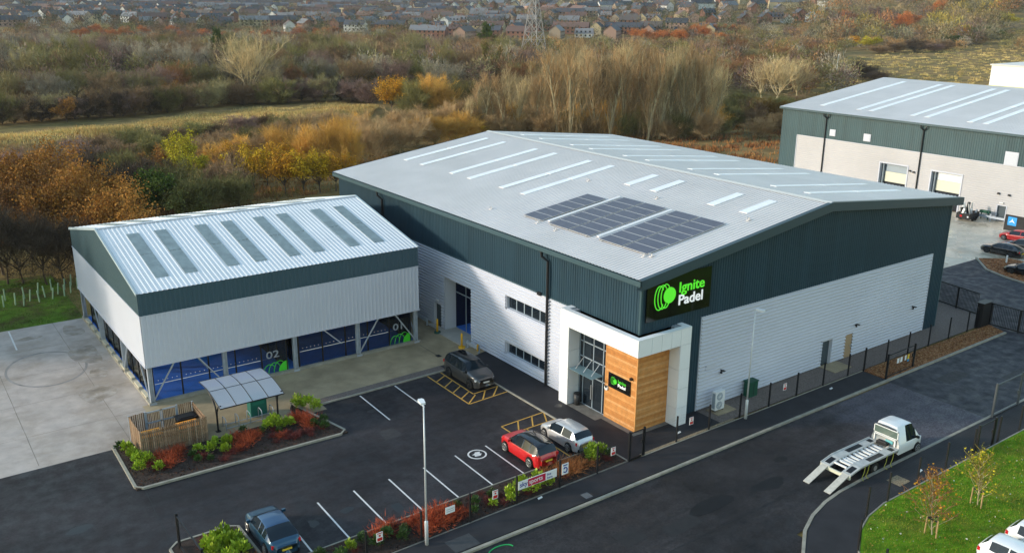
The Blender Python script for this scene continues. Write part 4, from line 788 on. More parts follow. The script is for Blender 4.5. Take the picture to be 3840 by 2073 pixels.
for xx in (0, Ws):
    MB().tube([(xx, 0, 0), (xx, 0, 1.1), (xx, .15, 1.7), (xx, .75, 2.2), (xx, 1.7, 2.55)], .06, 8).tube([(xx, 0, .9), (xx, -.12, 1.5), (xx, -.5, 2.0), (xx, -1.0, 2.25)], .05, 8).tube([(xx, 0, .0), (xx, 0, .9)], .065, 8).box(xx-.16, -.16, 0, xx+.16, .16, .03).build('post', M_black, t)
for k, x in enumerate((-22.34, -21.47, -20.66, -19.84, -19.03)):
    h_ = MB(); pts = [(0, 0, 0), (0, 0, .68), (0, .07, .77), (0, .16, .8), (0, .54, .8), (0, .63, .77), (0, .7, .68), (0, .7, 0)]; h_.tube(pts, .028, 8); o = h_.build('cycle_stand', M_galv, smooth=True, loc=(x, 16.1, 0)); tag(o, 'galvanised hoop cycle stand under the curved shelter', 'cycle stand', 'hoops under the cycle shelter')
tag(MB().bar((-22.34, 16.12, .12), (-19.03, 16.14, .12), .04).bar((-22.34, 16.78, .12), (-19.03, 16.8, .12), .04).build('base_rail', M_galv), 'low galvanised base rail joining the cycle hoops', 'rail')
t = empty('storage_box', (-20.3, 16.95, 0)); tag(t, 'teal green storage box standing behind the cycle hoops', 'storage box')
MB().box(0, 0, 0, 1.15, .75, 1.35).build('body', M_dgreen2, t); MB().prism([(-.04, -.04), (1.19, -.04), (1.19, .79), (-.04, .79)], 1.35, 1.42).build('lid', M_dgreen2, t); MB().box(.15, -.01, .9, 1.0, -.002, 1.1).build('panel', mat('panel_teal', (.01,.16,.12), .4), t)
# tree guards on the far lawn
tg = MB().tube([(0, 0, 0), (.02, .01, 1.15)], [.065, .065], 8).mesh('tree_guard')
for (x, y) in [(-31.6, 52.4), (-30.9, 52.9), (-30.5, 54.9), (-29.9, 53.0), (-29.3, 52.2), (-28.9, 54.6), (-28.6, 53.4), (-27.9, 52.6), (-27.6, 55.4), (-27.2, 53.9), (-26.7, 52.9), (-26.3, 55.9), (-26.0, 54.3), (-25.6, 53.2), (-25.2, 55.4), (-24.9, 54.0), (-24.4, 56.6), (-24.1, 54.9), (-23.6, 53.9), (-32.6, 53.6), (-33.4, 52.6), (-22.9, 55.9)]:
    o = link('tree_guard', tg, M_paleg, loc=(x, y, 0)); o.rotation_euler = (random.uniform(-.12, .12), random.uniform(-.12, .12), 0); tag(o, 'pale green plastic tube sheltering a sapling on the far lawn', 'tree guard', 'tree guards on the lawn behind the courts')
# street bollards and sign in the neighbour yard
for (x, y) in ((62.9, 6.6), (66.6, 6.0), (66.9, 3.2)): tag(MB().tube([(x, y, 0), (x, y, .95)], .09, 10).build('bollard', M_wp), 'white bollard beside the bark island and black cars', 'bollard', 'white bollards in the neighbouring yard')
t = empty('skip', (79.6, 20.4, 0), R(5)); tag(t, 'black open trailer heaped with grey machine parts by the neighbouring warehouse', 'trailer')
MB().box(-1.0, -.9, .35, 1.9, -.8, 1.1).box(-1.0, .8, .35, 1.9, .9, 1.1).box(-1.0, -.8, .35, -.9, .8, 1.1).box(1.8, -.8, .35, 1.9, .8, 1.1).box(-.9, -.8, .35, 1.8, .8, .45).build('body', M_black, t)
for x, y in ((.2, -.85), (.2, .85), (1.0, -.85), (1.0, .85)): MB().tube([(x, y-.1, .3), (x, y+.1, .3)], .3, 14).build('wheel', M_tyre, t)
MB().box(-1.03, -.75, .6, -1.0, -.55, .8).build('lamp', M_hl, t); MB().box(-1.03, .1, .6, -1.0, .4, .85).build('lamp', M_redl, t)
for k in range(16):
    a = Vector((random.uniform(-.7, 1.5), random.uniform(-.6, .6), .45)); b = a + Vector((random.uniform(-.5, .5), random.uniform(-.4, .4), random.uniform(.6, 1.9))); MB().tube([a, b], random.uniform(.06, .22), 7).build('scrap_part', [M_alu, M_frame, M_wp, M_black][k % 4], t)
t = empty('panel_sign', (78.4, 13.4, 0)); tag(t, 'black display board with bright blue square logo beside the parked red car', 'sign')
MB().box(-.1, -1.3, .1, .1, 1.3, 2.1).build('board', M_black, t); MB().box(-.13, -.2, .8, -.101, .9, 1.9).build('print', mat('logo_blue', (.03,.32,.75), .5), t); MB().poly((-.135, -.05, 1.1), (-.135, .25, 1.45), (-.135, .35, 1.7), (-.135, .45, 1.45), (-.135, .75, 1.1), (-.135, .35, 1.3)).build('print', M_wp, t)
r_ = empty('guard_rail', (81.8, 16.2, 0)); tag(r_, 'galvanised guard rail on yellow-capped posts along the neighbouring warehouse wall', 'guard rail')
for y in (0, 2.0, 3.7): MB().box(-.06, y-.06, 0, .06, y+.06, .85).box(-.07, y-.07, .85, .07, y+.07, 1.0).build('post', M_galv if y else M_yb, r_)
MB().box(-.1, -.1, .45, -.06, 3.9, .75).build('beam', M_galv, r_)
tag(MB().box(82.0, 18.6, .9, 82.5, 19.9, 1.25).box(82.1, 18.7, 0, 82.2, 18.8, .9).box(82.3, 19.7, 0, 82.4, 19.8, .9).build('grit_bin', M_dgreen), 'small dark green bin on legs against the neighbouring warehouse wall', 'bin')
# ================================================================== VEHICLES
def smooth1(a, n=2):
    for _ in range(n): a = np.concatenate(([a[0]], (a[:-2]+2*a[1:-1]+a[2:])/4, [a[-1]]))
    return a
STY = {
 'hatch': dict(top=[(-.5,.50),(-.485,.64),(-.445,.72),(-.36,.955),(-.30,.985),(-.12,1.0),(.06,.965),(.13,.93),(.275,.66),(.40,.58),(.47,.50),(.5,.38)], belt=[(-.5,.46),(-.44,.68),(-.3,.655),(.1,.60),(.27,.585),(.42,.52),(.5,.36)], ws=(.115,.275), rw=(-.45,-.365), sw=(-.33,.20), pil=((-.115,-.10),(-.235,-.225))),
 'suv': dict(top=[(-.5,.48),(-.49,.60),(-.465,.68),(-.40,.945),(-.35,.975),(-.1,1.0),(.06,.985),(.12,.955),(.245,.68),(.42,.60),(.48,.53),(.5,.40)], belt=[(-.5,.44),(-.46,.655),(-.3,.63),(.1,.60),(.25,.60),(.44,.55),(.5,.38)], ws=(.11,.245), rw=(-.468,-.405), sw=(-.41,.19), pil=((-.10,-.085),(-.265,-.25))),
 'coupe': dict(top=[(-.5,.50),(-.485,.66),(-.43,.71),(-.30,.88),(-.20,.965),(-.06,1.0),(.05,.975),(.10,.945),(.25,.69),(.42,.60),(.475,.52),(.5,.38)], belt=[(-.5,.46),(-.46,.66),(-.3,.66),(.1,.62),(.25,.60),(.43,.53),(.5,.36)], ws=(.09,.25), rw=(-.43,-.235), sw=(-.30,.19), pil=((-.07,-.055),(-.20,-.19))),
 'cab': dict(top=[(-.5,.93),(-.47,.985),(-.3,1.0),(0,.985),(.10,.95),(.33,.56),(.44,.47),(.49,.36),(.5,.26)], belt=[(-.5,.52),(.3,.50),(.42,.43),(.5,.24)], ws=(.12,.32), rw=(9,9), sw=(-.20,.22), pil=()),
}
def car(name, label, loc, ang, L, W, H, style, paint, wb, wr=.33, roofmat=None, rim=None, plates=True, ends=True, arches=(True, True), clear=.2, cat='car', rails=False):
    st = STY[style]; root = empty(name, loc, ang); tag(root, label, cat); rim = rim or M_rim; roofmat = roofmat or paint
    xs = np.linspace(-L/2, L/2, 71); zt = smooth1(np.interp(xs/L, *zip(*st['top']))*H, 2); zb = smooth1(np.interp(xs/L, *zip(*st['belt']))*H, 2); zt = np.maximum(zt, zb+.015)
    ex = np.abs(xs)/(L/2); w = W/2*np.interp(ex, [0,.45,.7,.85,.95,1], [1,1,.975,.91,.80,.62])
    if not ends: w = W/2*np.where(xs < 0, np.interp(ex, [0,.9,1], [1,1,.97]), np.interp(ex, [0,.55,.85,.95,1], [1,1,.95,.88,.76]))
    zl = np.full_like(xs, clear) + np.where(ex > .93, (ex-.93)*1.3, 0)
    wx = [wb/2+.02*L, -wb/2+.02*L]; ra = wr*1.16
    for i, x0 in enumerate(wx):
        if arches[i]: dx = np.abs(xs-x0); zl = np.maximum(zl, np.where(dx < ra, wr*.98+np.sqrt(np.maximum(0, ra**2-dx**2))*.98, 0))
    zl = np.minimum(zl, zb-.06)
    c = np.clip((zt-zb)/(H*.34), 0, 1); wrf = w*.955*(1-.27*c); V = []
    for i, x in enumerate(xs):
        half = [(w[i]*.94, zl[i]), (w[i]*1.0, zl[i]+(zb[i]-zl[i])*.42), (w[i]*.99, zb[i]-.05), (w[i]*.955, zb[i]), (wrf[i]*(1-.012), zt[i]-.05*c[i]-.008), (wrf[i]*.84, zt[i]-.006), (0, zt[i]+.016)]
        V += [(x, y, z) for y, z in half] + [(x, -y, z) for y, z in half[-2::-1]]
    n = 13; G = {'body': [], 'side_window': [], 'windscreen': [], 'rear_window': [], 'roof': []}
    for i in range(len(xs)-1):
        xm = (xs[i]+xs[i+1])/2/L; cm = (c[i]+c[i+1])/2
        for k in range(n-1):
            f = (i*n+k, (i+1)*n+k, (i+1)*n+k+1, i*n+k+1); key = 'body'; kk = k if k < 6 else 11-k
            if kk == 3 and st['sw'][0] < xm < st['sw'][1] and cm > .30 and not any(a < xm < b for a, b in st['pil']): key = 'side_window'
            elif kk >= 4 and st['ws'][0] < xm < st['ws'][1]: key = 'windscreen'
            elif kk >= 4 and st['rw'][0] < xm < st['rw'][1]: key = 'rear_window'
            elif kk >= 4 and st['rw'][1] <= xm <= st['ws'][0] or (kk == 3 and cm > .3 and roofmat is not paint): key = 'roof'
            G[key].append(f)
    G['body'] += [tuple(range(n))[::-1], tuple(range((len(xs)-1)*n, len(xs)*n))]
    for key, F in G.items():
        if not F: continue
        for half in ((0, 1) if key == 'side_window' else (None,)):
            FF = F if half is None else [f for f in F if (V[f[0]][1] > 0) == (half == 0)]
            used = sorted({i for f in FF for i in f}); mp = {u: j for j, u in enumerate(used)}; mb = MB(); mb.v = [V[u] for u in used]; mb.f = [tuple(mp[i] for i in f) for f in FF]
            mb.build(key, {'body': paint, 'roof': roofmat}.get(key, M_cglass), root, smooth=True)
    zc = float(zl.min())
    MB().box(-L*.46, -W*.40, zc, L*.46, W*.40, zc+.34*H*.9).build('underbody', M_black, root)
    for x0 in wx:
        for s in (-1, 1):
            y = s*(W/2-.10); t = MB().tube([(x0, y-.11, wr), (x0, y-.09, wr), (x0, y+.09, wr), (x0, y+.11, wr)], [wr*.93, wr, wr, wr*.93], 24).build('wheel', M_tyre, root, smooth=False)
            mb = MB(); yo = y+s*.112
            mb.tube([(x0, yo-s*.02, wr), (x0, yo, wr)], wr*.22, 10)
            for k in range(7): a = 2*math.pi*k/7; mb.bar((x0, yo, wr), (x0+wr*.66*math.cos(a), yo, wr+wr*.66*math.sin(a)), wr*.15, .03)
            P = [(x0+wr*.68*math.cos(2*math.pi*k/24), yo, wr+wr*.68*math.sin(2*math.pi*k/24)) for k in range(25)]; mb.tube(P, wr*.05, 5, cap=False); mb.build('rim', rim, t)
    zbr = float(np.interp(-.46*L, xs, zb)); zbf = float(np.interp(.45*L, xs, zb))
    def wat(x): return float(np.interp(x, xs, w))
    if style != 'cab':
        for s in (-1, 1):
            xr = -L/2+.14; MB().box(xr-.04, s*wat(xr)*.93-.11, zbr-.22, xr+.10, s*wat(xr)*.93+.07, zbr-.02).build('tail_light', M_redl, root)
            xf = L/2-.20; MB().box(xf-.16, s*wat(xf)*.88-.14, zbf-.16, xf+.05, s*wat(xf)*.88+.06, zbf-.04).build('headlight', M_hl, root)
        MB().box(-L/2-.015, -.26, zbr-.42, -L/2+.05, .26, zbr-.31).build('number_plate', M_ply, root); MB().box(L/2-.05, -.26, zbf-.34, L/2+.02, .26, zbf-.23).build('number_plate', M_plw, root)
        MB().box(L/2-.06, -W*.26, zbf-.22, L/2+.012, W*.26, zbf-.08).build('grille', M_black, root); MB().box(-L*.5+.01, -W*.36, zc+.02, -L*.5+.2, W*.36, zc+.22).build('rear_valance', M_black, root)
    xm_ = L*.195; zm = float(np.interp(xm_, xs, zb))
    for s in (-1, 1): MB().box(xm_-.07, s*(W/2+.07)-.10, zm+.02, xm_+.05, s*(W/2+.07)+.10, zm+.17).build('mirror', paint if style != 'cab' else M_black, root)
    for s in (-1, 1):
        for xd in (-.02, -.24): MB().box(xd*L-.09, s*W*.497-.02, zm-.17, xd*L+.07, s*W*.497+.02, zm-.14).build('door_handle', paint, root)
        if style == 'cab': break
    if rails:
        for s in (-1, 1): MB().bar((-.30*L, s*W*.34, H-.005), (.04*L, s*W*.345, H-.005), .04).build('roof_rail', M_black, root)
    return root
P_grey = mat('paint_gunmetal', (.085,.085,.09), .3, metal=.5, coat=.6); P_blk = mat('paint_black', (.006,.006,.008), .15, coat=1); P_silver = mat('paint_silver', (.62,.62,.63), .32, metal=.45, coat=.6)
P_red = mat('paint_red', (.52,.012,.014), .28, coat=.8); P_blue = mat('paint_blue', (.020,.075,.135), .28, metal=.35, coat=.8); P_blue2 = mat('paint_blue_roof', (.035,.085,.17), .3, metal=.3, coat=.6); P_white = mat('paint_white', (.76,.77,.78), .3, coat=.5); P_darkg = mat('paint_dark_grey', (.03,.032,.036), .3, coat=.8)
car('parked_car', 'dark grey suv with black roof parked facing out in the yellow-hatched bay', (-4.22, 14.0, 0), R(-90), 4.85, 2.0, 1.80, 'suv', P_grey, 2.9, .37, P_blk, M_rimd)
car('parked_car', 'silver hatchback parked beside the red car next to the footpath', (-4.52, 1.72, 0), R(90), 3.98, 1.74, 1.47, 'hatch', P_silver, 2.5, .31)
car('parked_car', 'red compact suv with black roof and roof rails', (-7.75, 1.55, 0), R(90), 4.2, 1.86, 1.60, 'suv', P_red, 2.6, .34, P_blk, M_rim, rails=True)
car('parked_car', 'dark blue car with paler roof parked beside the kerbed planting bed', (-24.62, 2.05, 0), R(89), 4.35, 1.83, 1.52, 'coupe', P_blue, 2.65, .34, P_blue2)
car('parked_car', 'black low coupe parked on the neighbouring yard by the bark island', (66.6, 8.9, 0), R(92), 4.6, 1.9, 1.38, 'coupe', P_blk, 2.7, .34, None, M_rimd)
car('parked_car', 'black car backed onto the bark island', (60.0, 2.9, .05), R(96), 4.5, 1.85, 1.42, 'hatch', P_blk, 2.65, .34, None, M_rimd)
car('parked_car', 'dark grey car parked behind the black coupe', (70.2, 8.2, 0), R(92), 4.5, 1.85, 1.45, 'hatch', P_darkg, 2.65, .33)
car('parked_car', 'red car parked beyond the dark cars in the neighbouring yard', (74.2, 10.8, 0), R(92), 4.2, 1.8, 1.42, 'hatch', P_red, 2.6, .32)
car('parked_car', 'silver car parked next to the red car in the neighbouring yard', (77.6, 8.8, 0), R(92), 4.4, 1.82, 1.45, 'hatch', P_silver, 2.65, .32)
car('parked_car', 'white hatchback with clear side windows at the edge of the lawn, closest to the saplings', (5.35, -22.9, .13), R(-88), 4.05, 1.76, 1.46, 'hatch', P_white, 2.55, .31)
car('parked_car', 'white hatchback with red tail lamp parked alongside another white car on the lawn', (8.05, -23.0, .13), R(-88), 4.05, 1.76, 1.46, 'hatch', P_white, 2.55, .31)
# recovery truck
tr = empty('recovery_truck', (4.1, -11.52, 0)); tag(tr, 'white flatbed recovery truck with lowered loading ramps standing on the road', 'truck')
cabr = car('cab_tmp', 'x', (0, 0, 0), 0, 2.75, 2.02, 2.28, 'cab', P_white, 1.55, .35, None, M_rim, ends=False, arches=(True, False), clear=.42)
for ch in list(cabr.children):
    if ch.name.startswith('wheel') and ch.data.vertices[0].co.x < 0: [bpy.data.objects.remove(k) for k in list(ch.children)]; bpy.data.objects.remove(ch); continue
    if ch.name.startswith('underbody'): ch.name = 'engine_bay'
    ch.parent = tr; ch.location = (8.28, 0, 0)
bpy.data.objects.remove(cabr)
MB().box(6.86, -.80, 1.50, 6.90, .80, 1.95).build('rear_window', mat('cab_rear_glass', (.10,.14,.12), .1), tr)
mb = MB().box(6.855, -.85, 1.45, 6.895, -.8, 2.0).box(6.855, .8, 1.45, 6.895, .85, 2.0).box(6.855, -.85, 1.95, 6.895, .85, 2.0).box(6.855, -.85, 1.45, 6.895, .85, 1.50).build('rear_window_frame', M_wp, tr)
MB().box(9.55, -.62, .45, 9.66, .62, .70).build('bumper', M_black, tr)
for s in (-1, 1): MB().box(9.44, s*.72-.16, .78, 9.60, s*.72+.14, 1.02).build('headlight', M_hl, tr)
M_deck = mat('deck_aluminium', (.52,.52,.50), .45, metal=.2, var=.15, scale=3)
for s in (-1, 1):
    a = .42*s; b = 1.06*s; y0, y1 = min(a, b), max(a, b); ch_ = MB()
    ch_.v += [(1.75, y0, .70), (1.75, y1, .70), (2.8, y1, .92), (2.8, y0, .92), (1.75, y0, .62), (1.75, y1, .62), (2.8, y1, .84), (2.8, y0, .84)]; ch_.f += [(0, 1, 2, 3), (7, 6, 5, 4), (0, 4, 5, 1), (0, 3, 7, 4), (1, 5, 6, 2)]
    ch_.box(2.8, y0, .84, 6.8, y1, .92); dk = ch_.build('deck_channel', M_deck, tr)
    for xa, xb in ((1.95, 2.6), (3.9, 5.4), (6.2, 6.6)):
        za = .70+.22*(xa-1.75)/1.05 if xa < 2.8 else .92; zb_ = .70+.22*(xb-1.75)/1.05 if xb < 2.8 else .92
        MB().poly((xa, y0+.14, za+.006), (xb, y0+.14, zb_+.006), (xb, y1-.14, zb_+.006), (xa, y1-.14, za+.006)).build('grip_pad', M_black, dk)
    mbs = MB().bar((1.75, b*.99, .70), (2.8, b*.99, .92), .05, .09).bar((2.8, b*.99, .92), (6.8, b*.99, .92), .05, .09).build('side_rail', M_deck, tr)
    rp = MB(); yr0, yr1 = (y0+.10, y1-.10); rp.v += [(0, yr0, .03), (0, yr1, .03), (1.75, yr1, .68), (1.75, yr0, .68), (0, yr0, 0), (0, yr1, 0), (1.75, yr1, .60), (1.75, yr0, .60)]; rp.f += [(0, 1, 2, 3), (7, 6, 5, 4), (0, 4, 5, 1), (0, 3, 7, 4), (1, 5, 6, 2), (2, 6, 7, 3)]; rp.build('ramp', mat('ramp_grey', (.46,.45,.41), .6, var=.15, scale=4) if 'ramp_grey' not in MATS else MATS['ramp_grey'], tr)
for k, x in enumerate((2.2, 2.65, 3.0, 3.3, 3.65, 4.1, 4.5, 4.9, 5.3, 5.75, 6.1)): MB().box(x, -.42, .76, x+(.17 if k % 3 else .11), .42, .86).build('cross_slat', M_wp, tr)
MB().box(1.70, -1.05, .42, 1.82, 1.05, .62).build('rear_beam', M_creamd, tr); MB().box(2.0, -.45, .35, 8.0, -.35, .6).box(2.0, .35, .35, 8.0, .45, .6).box(2.0, -.35, .3, 6.5, .35, .34).build('chassis', M_black, tr)
for s in (-1, 1):
    w_ = MB().tube([(4.45, s*.88-.12, .35), (4.45, s*.88+.12, .35)], .35, 22).build('wheel', M_tyre, tr); MB().tube([(4.45, s*.88+s*.10, .35), (4.45, s*.88+s*.135, .35)], .17, 14).build('rim', M_rim, w_)
MB().box(6.45, -.35, .92, 6.8, .35, 1.12).tube([(6.6, -.3, 1.08), (6.6, .3, 1.08)], .1, 10).build('winch', M_black, tr); MB().box(6.83, -.55, 1.05, 6.853, -.05, 1.25).build('logo_panel', mat('print_teal', (.15,.45,.48), .5), tr)
MB().bar((6.83, -.72, .95), (6.83, -.72, 1.4), .07).bar((6.83, .72, .95), (6.83, .72, 1.4), .07).bar((6.83, -.72, 1.4), (6.83, .72, 1.4), .05).build('headboard', M_wp, tr)
for x in (6.2, 5.5, 3.6, 3.2):
    pts = [(x, -1.08, .9), (x-.15, -1.14, .55), (x-.35, -1.15, .25), (x-.2-(x % .5), -1.3, .13)]; MB().tube(pts, .022, 5).build('ratchet_strap', M_strap, tr)
# ================================================================== VEGETATION
def slivers(P, D, ln, wd, rs):
    n = len(P); D = D/np.linalg.norm(D, axis=1, keepdims=True); q = rs.normal(size=(n, 3)); s = np.cross(D, q); s /= np.linalg.norm(s, axis=1, keepdims=True)+1e-9
    wd = np.broadcast_to(wd, n)[:, None]; ln = np.broadcast_to(ln, n)[:, None]
    V = np.empty((n, 3, 3)); V[:, 0] = P-s*wd/2; V[:, 1] = P+s*wd/2; V[:, 2] = P+D*ln; return V.reshape(-1, 3), np.arange(3*n).reshape(-1, 3)
def leaves(P, sz, rs, flat=.0):
    n = len(P); a = rs.normal(size=(n, 3)); a[:, 2] *= 1-flat; a /= np.linalg.norm(a, axis=1, keepdims=True); b = np.cross(a, rs.normal(size=(n, 3))); b /= np.linalg.norm(b, axis=1, keepdims=True)
    sz = np.broadcast_to(sz, n)[:, None]; V = np.empty((n, 4, 3)); V[:, 0] = P-a*sz/2; V[:, 1] = P+b*sz*.38; V[:, 2] = P+a*sz/2; V[:, 3] = P-b*sz*.38; return V.reshape(-1, 3), np.arange(4*n).reshape(-1, 4)
def skeleton(seed, kind):
    # unit-height tree skeleton: list of (points, radii, level)
    rs = np.random.default_rng(seed); out = []
    cfg = {'round': (.30, 9, 48, .42, .55), 'slim': (.95, 26, 17, .44, .30), 'spread': (.22, 14, 26, .72, .85), 'low': (.10, 12, 40, .55, .8)}[kind]
    trunk_h, nl, ang, l1, _ = cfg
    def grow(p, dvec, ln, r, lev, nseg=5):
        pts = [p.copy()]; rr = [r]; dv = dvec/np.linalg.norm(dvec)
        for i in range(nseg):
            dv = dv + rs.normal(size=3)*.10*(1+lev*.4) + np.array([0, 0, .10 if lev else 0]); dv /= np.linalg.norm(dv); pts.append(pts[-1]+dv*ln/nseg); rr.append(r*(1-.82*(i+1)/nseg))
        out.append((np.array(pts), rr, lev)); return pts, dv
    pts, dv = grow(np.zeros(3), np.array([0, 0, 1.]), trunk_h if kind != 'low' else .12, .020 if kind != 'slim' else .0105, 0, 6)
    for i in range(nl):
        if kind == 'slim': t = .03+.84*i/nl; p0 = np.array([np.interp(t*6, range(7), [q[k] for q in pts]) for k in range(3)]); ln = l1*(1.08-.80*t)*rs.uniform(.7, 1.25)
        else: t = rs.uniform(.55, 1) if kind != 'low' else rs.uniform(0, 1); p0 = np.array([np.interp(t*6, range(7), [q[k] for q in pts]) for k in range(3)]); ln = l1*rs.uniform(.8, 1.25)
        az = 2.4*i+rs.uniform(-.4, .4); an = R(ang)*rs.uniform(.35, 1.15) if i or kind == 'slim' else .05
        q1, d1 = grow(p0, np.array([math.cos(az)*math.sin(an), math.sin(az)*math.sin(an), math.cos(an)]), ln, .011 if kind != 'slim' else .0045, 1)
        for j in range(5 if kind != 'slim' else 3):
            tt = rs.uniform(.3, 1); p1 = np.array([np.interp(tt*5, range(6), [q[k] for q in q1]) for k in range(3)]); dd_ = d1+rs.normal(size=3)*.55; dd_[2] += .25
            q2, d2 = grow(p1, dd_, ln*.55*rs.uniform(.6, 1.2), .0045 if kind != 'slim' else .0025, 2, 3)
            for k in range(3):
                tt2 = rs.uniform(.3, 1); p2 = np.array([np.interp(tt2*3, range(4), [q[m_] for q in q2]) for m_ in range(3)]); grow(p2, d2+rs.normal(size=3)*.6+np.array([0, 0, .2]), ln*.3*rs.uniform(.6, 1.2), .002, 3, 2)
    return out, rs
def tree_meshes(name, seed, kind, H, Wd, ntw=3500, twl=.9, tww=.06, nlf=0, lf=.3, lowfill=0, tsc=1.):
    sk, rs = skeleton(seed, kind); A = np.concatenate([s[0] for s in sk]); rad = np.percentile(np.hypot(A[:, 0], A[:, 1]), 92); top = A[:, 2].max(); sc = np.array([Wd/2/rad, Wd/2/rad, H/top/1.02])
    tb = MB(); V = []; F = []; nv = 0
    for pts, rr, lev in sk:
        P = pts*sc; rr = [max(.012, r*H*tsc) for r in rr]
        if lev <= 1: tb.tube([tuple(p) for p in P], rr, 6 if lev == 0 else 4, cap=False)
        else:
            m2 = MB().tube([tuple(p) for p in P], [r*1.0 for r in rr], 3, cap=False); V.append(np.array(m2.v)); F.append(np.array([(a, b, c) for a, b, c, d_ in m2.f]+[(a, c, d_) for a, b, c, d_ in m2.f])+nv); nv += len(m2.v)
    tips = [(p[i]*sc, (p[i]-p[i-1])*sc) for p, r, l in sk if l >= (1 if kind == 'slim' else 2) for i in range(1, len(p))]
    TP = np.array([t[0] for t in tips]); TD = np.array([t[1] for t in tips]); TD /= np.linalg.norm(TD, axis=1, keepdims=True)+1e-9
    idx = rs.integers(0, len(TP), ntw); sp = .28 if kind in ('slim', 'spread') else .55; P = TP[idx]+rs.normal(size=(ntw, 3))*np.array([.35, .35, .3])*Wd/12*(.5 if sp < .5 else 1); D = TD[idx]+rs.normal(size=(ntw, 3))*sp+np.array([0, 0, .35 if sp > .5 else .8])
    v, f = slivers(P, D, twl*rs.uniform(.5, 1.4, ntw), tww*rs.uniform(.6, 1.3, ntw), rs); V.append(v); F.append(f+nv); nv += len(v)
    if kind == 'slim' and not nlf:
        nl_ = 420; aa = rs.uniform(0, 6.28, nl_); r_ = np.sqrt(rs.uniform(0, 1, nl_))*Wd*.42; P = np.column_stack([r_*np.cos(aa), r_*np.sin(aa), rs.uniform(0, .5, nl_)**1.4*H]); D = rs.normal(size=(nl_, 3))*.16; D[:, 2] = 1
        v, f = slivers(P, D, rs.uniform(1.2, 3.6, nl_), tww*1.1, rs); V.append(v); F.append(f+nv); nv += len(v)
    if lowfill:
        u = rs.normal(size=(lowfill, 3)); u /= np.linalg.norm(u, axis=1, keepdims=True); r = rs.uniform(.25, 1, lowfill)[:, None]**.6; P = u*r*np.array([Wd/2*.8, Wd/2*.8, H*.36])+np.array([0, 0, H*.40]); P[:, 2] = np.maximum(P[:, 2], .1)
        v, f = slivers(P, u*.8+rs.normal(size=u.shape)*.5+np.array([0, 0, .7]), twl*rs.uniform(.5, 1.4, lowfill), tww*1.2, rs); V.append(v); F.append(f+nv); nv += len(v)
    lm = None
    if nlf:
        idx = rs.integers(0, len(TP), nlf); P = TP[idx]+rs.normal(size=(nlf, 3))*np.array([.55, .55, .5])*Wd/10; P[:, 2] = np.maximum(P[:, 2], .2)
        v, f = leaves(P, lf*rs.uniform(.6, 1.3, nlf), rs); lm = (v, f)
    cm = fastmesh(name+'_crown', np.concatenate(V), np.concatenate(F)); lmm = fastmesh(name+'_leaves', *lm) if lm else None
    tm = tb.mesh(name+'_trunk', True); return tm, cm, lmm
TW = {k: mat('twig_'+k, c, .9, spec=.1, rnd=.35, var=.25, scale=.35) for k, c in {'dk': (0.087,0.062,0.043), 'br': (0.239,0.152,0.084), 'ol': (0.203,0.177,0.064), 'ol2': (0.275,0.229,0.109), 'pu': (0.225,0.142,0.116), 'gy': (0.304,0.258,0.189), 'tn': (.40,.26,.13), 'gd': (0.551,0.312,0.075), 'pl': (.46,.35,.19), 'pl2': (.37,.29,.16), 'gr': (0.065,0.090,0.032), 'ru': (0.348,0.131,0.051), 'ru2': (0.290,0.138,0.065), 'or': (0.232,0.123,0.051), 'ob': (0.174,0.102,0.051), 'yo': (0.290,0.167,0.043), 'yl': (0.290,0.189,0.043), 'yg': (0.232,0.189,0.043)}.items()}
LF = {k: mat('leaf_'+k, c, .8, spec=.08, rnd=.18, var=.28, scale=.8) for k, c in {'or': (0.370,0.169,0.036), 'ob': (0.247,0.117,0.039), 'ru': (0.468,0.163,0.052), 'yl': (0.598,0.377,0.023), 'yo': (0.559,0.280,0.023), 'yg': (0.468,0.390,0.026), 'gr': (0.072,0.104,0.018), 'ol': (0.169,0.163,0.046), 'dk': (0.065,0.065,0.026)}.items()}
BK = {'pale': mat('bark_pale', (.40,.33,.20), .9, var=.3, scale=1.2, rnd=.15), 'brown': mat('bark_brown', (.085,.062,.045), .9, var=.3, scale=1.2)}
PROTO = {
 'bare': [tree_meshes('bare_tree', 20+i, 'round', 11, 12, 3600, 1.1, .07, lowfill=900) for i in range(3)],
 'oak': [tree_meshes('oak', 40+i, 'round', 10, 9.5, 1500, .8, .05, nlf=11000, lf=.25) for i in range(2)],
 'ylw': [tree_meshes('young_tree', 50+i, 'round', 7, 5.5, 1800, .7, .04, nlf=3200, lf=.24) for i in range(2)],
 'gold': [tree_meshes('willow_scrub', 60+i, 'low', 7, 7, 4600, 1.3, .045, lowfill=1300) for i in range(3)],
 'scrub': [tree_meshes('scrub', 70+i, 'low', 7, 8, 4200, .95, .07, lowfill=1900) for i in range(3)],
 'pop': [tree_meshes('poplar', 80+i, 'slim', 20, 6.0, 900, 1.9, .034, tsc=1.45) for i in range(4)],
 'pale': [tree_meshes('pale_willow', 90+i, 'spread', 14, 11, 2600, 1.5, .05, lowfill=150, tsc=1.5) for i in range(2)],
 'ever': [tree_meshes('evergreen_shrub', 100, 'low', 6, 6, 800, .6, .06, nlf=6500, lf=.34)],
 'con': [tree_meshes('conifer', 110, 'slim', 16, 6, 2500, .9, .1, nlf=6500, lf=.5)],
 'ivy': [tree_meshes('ivy_poplar', 115, 'slim', 14, 4, 2500, .8, .06, nlf=3000, lf=.3)],
}
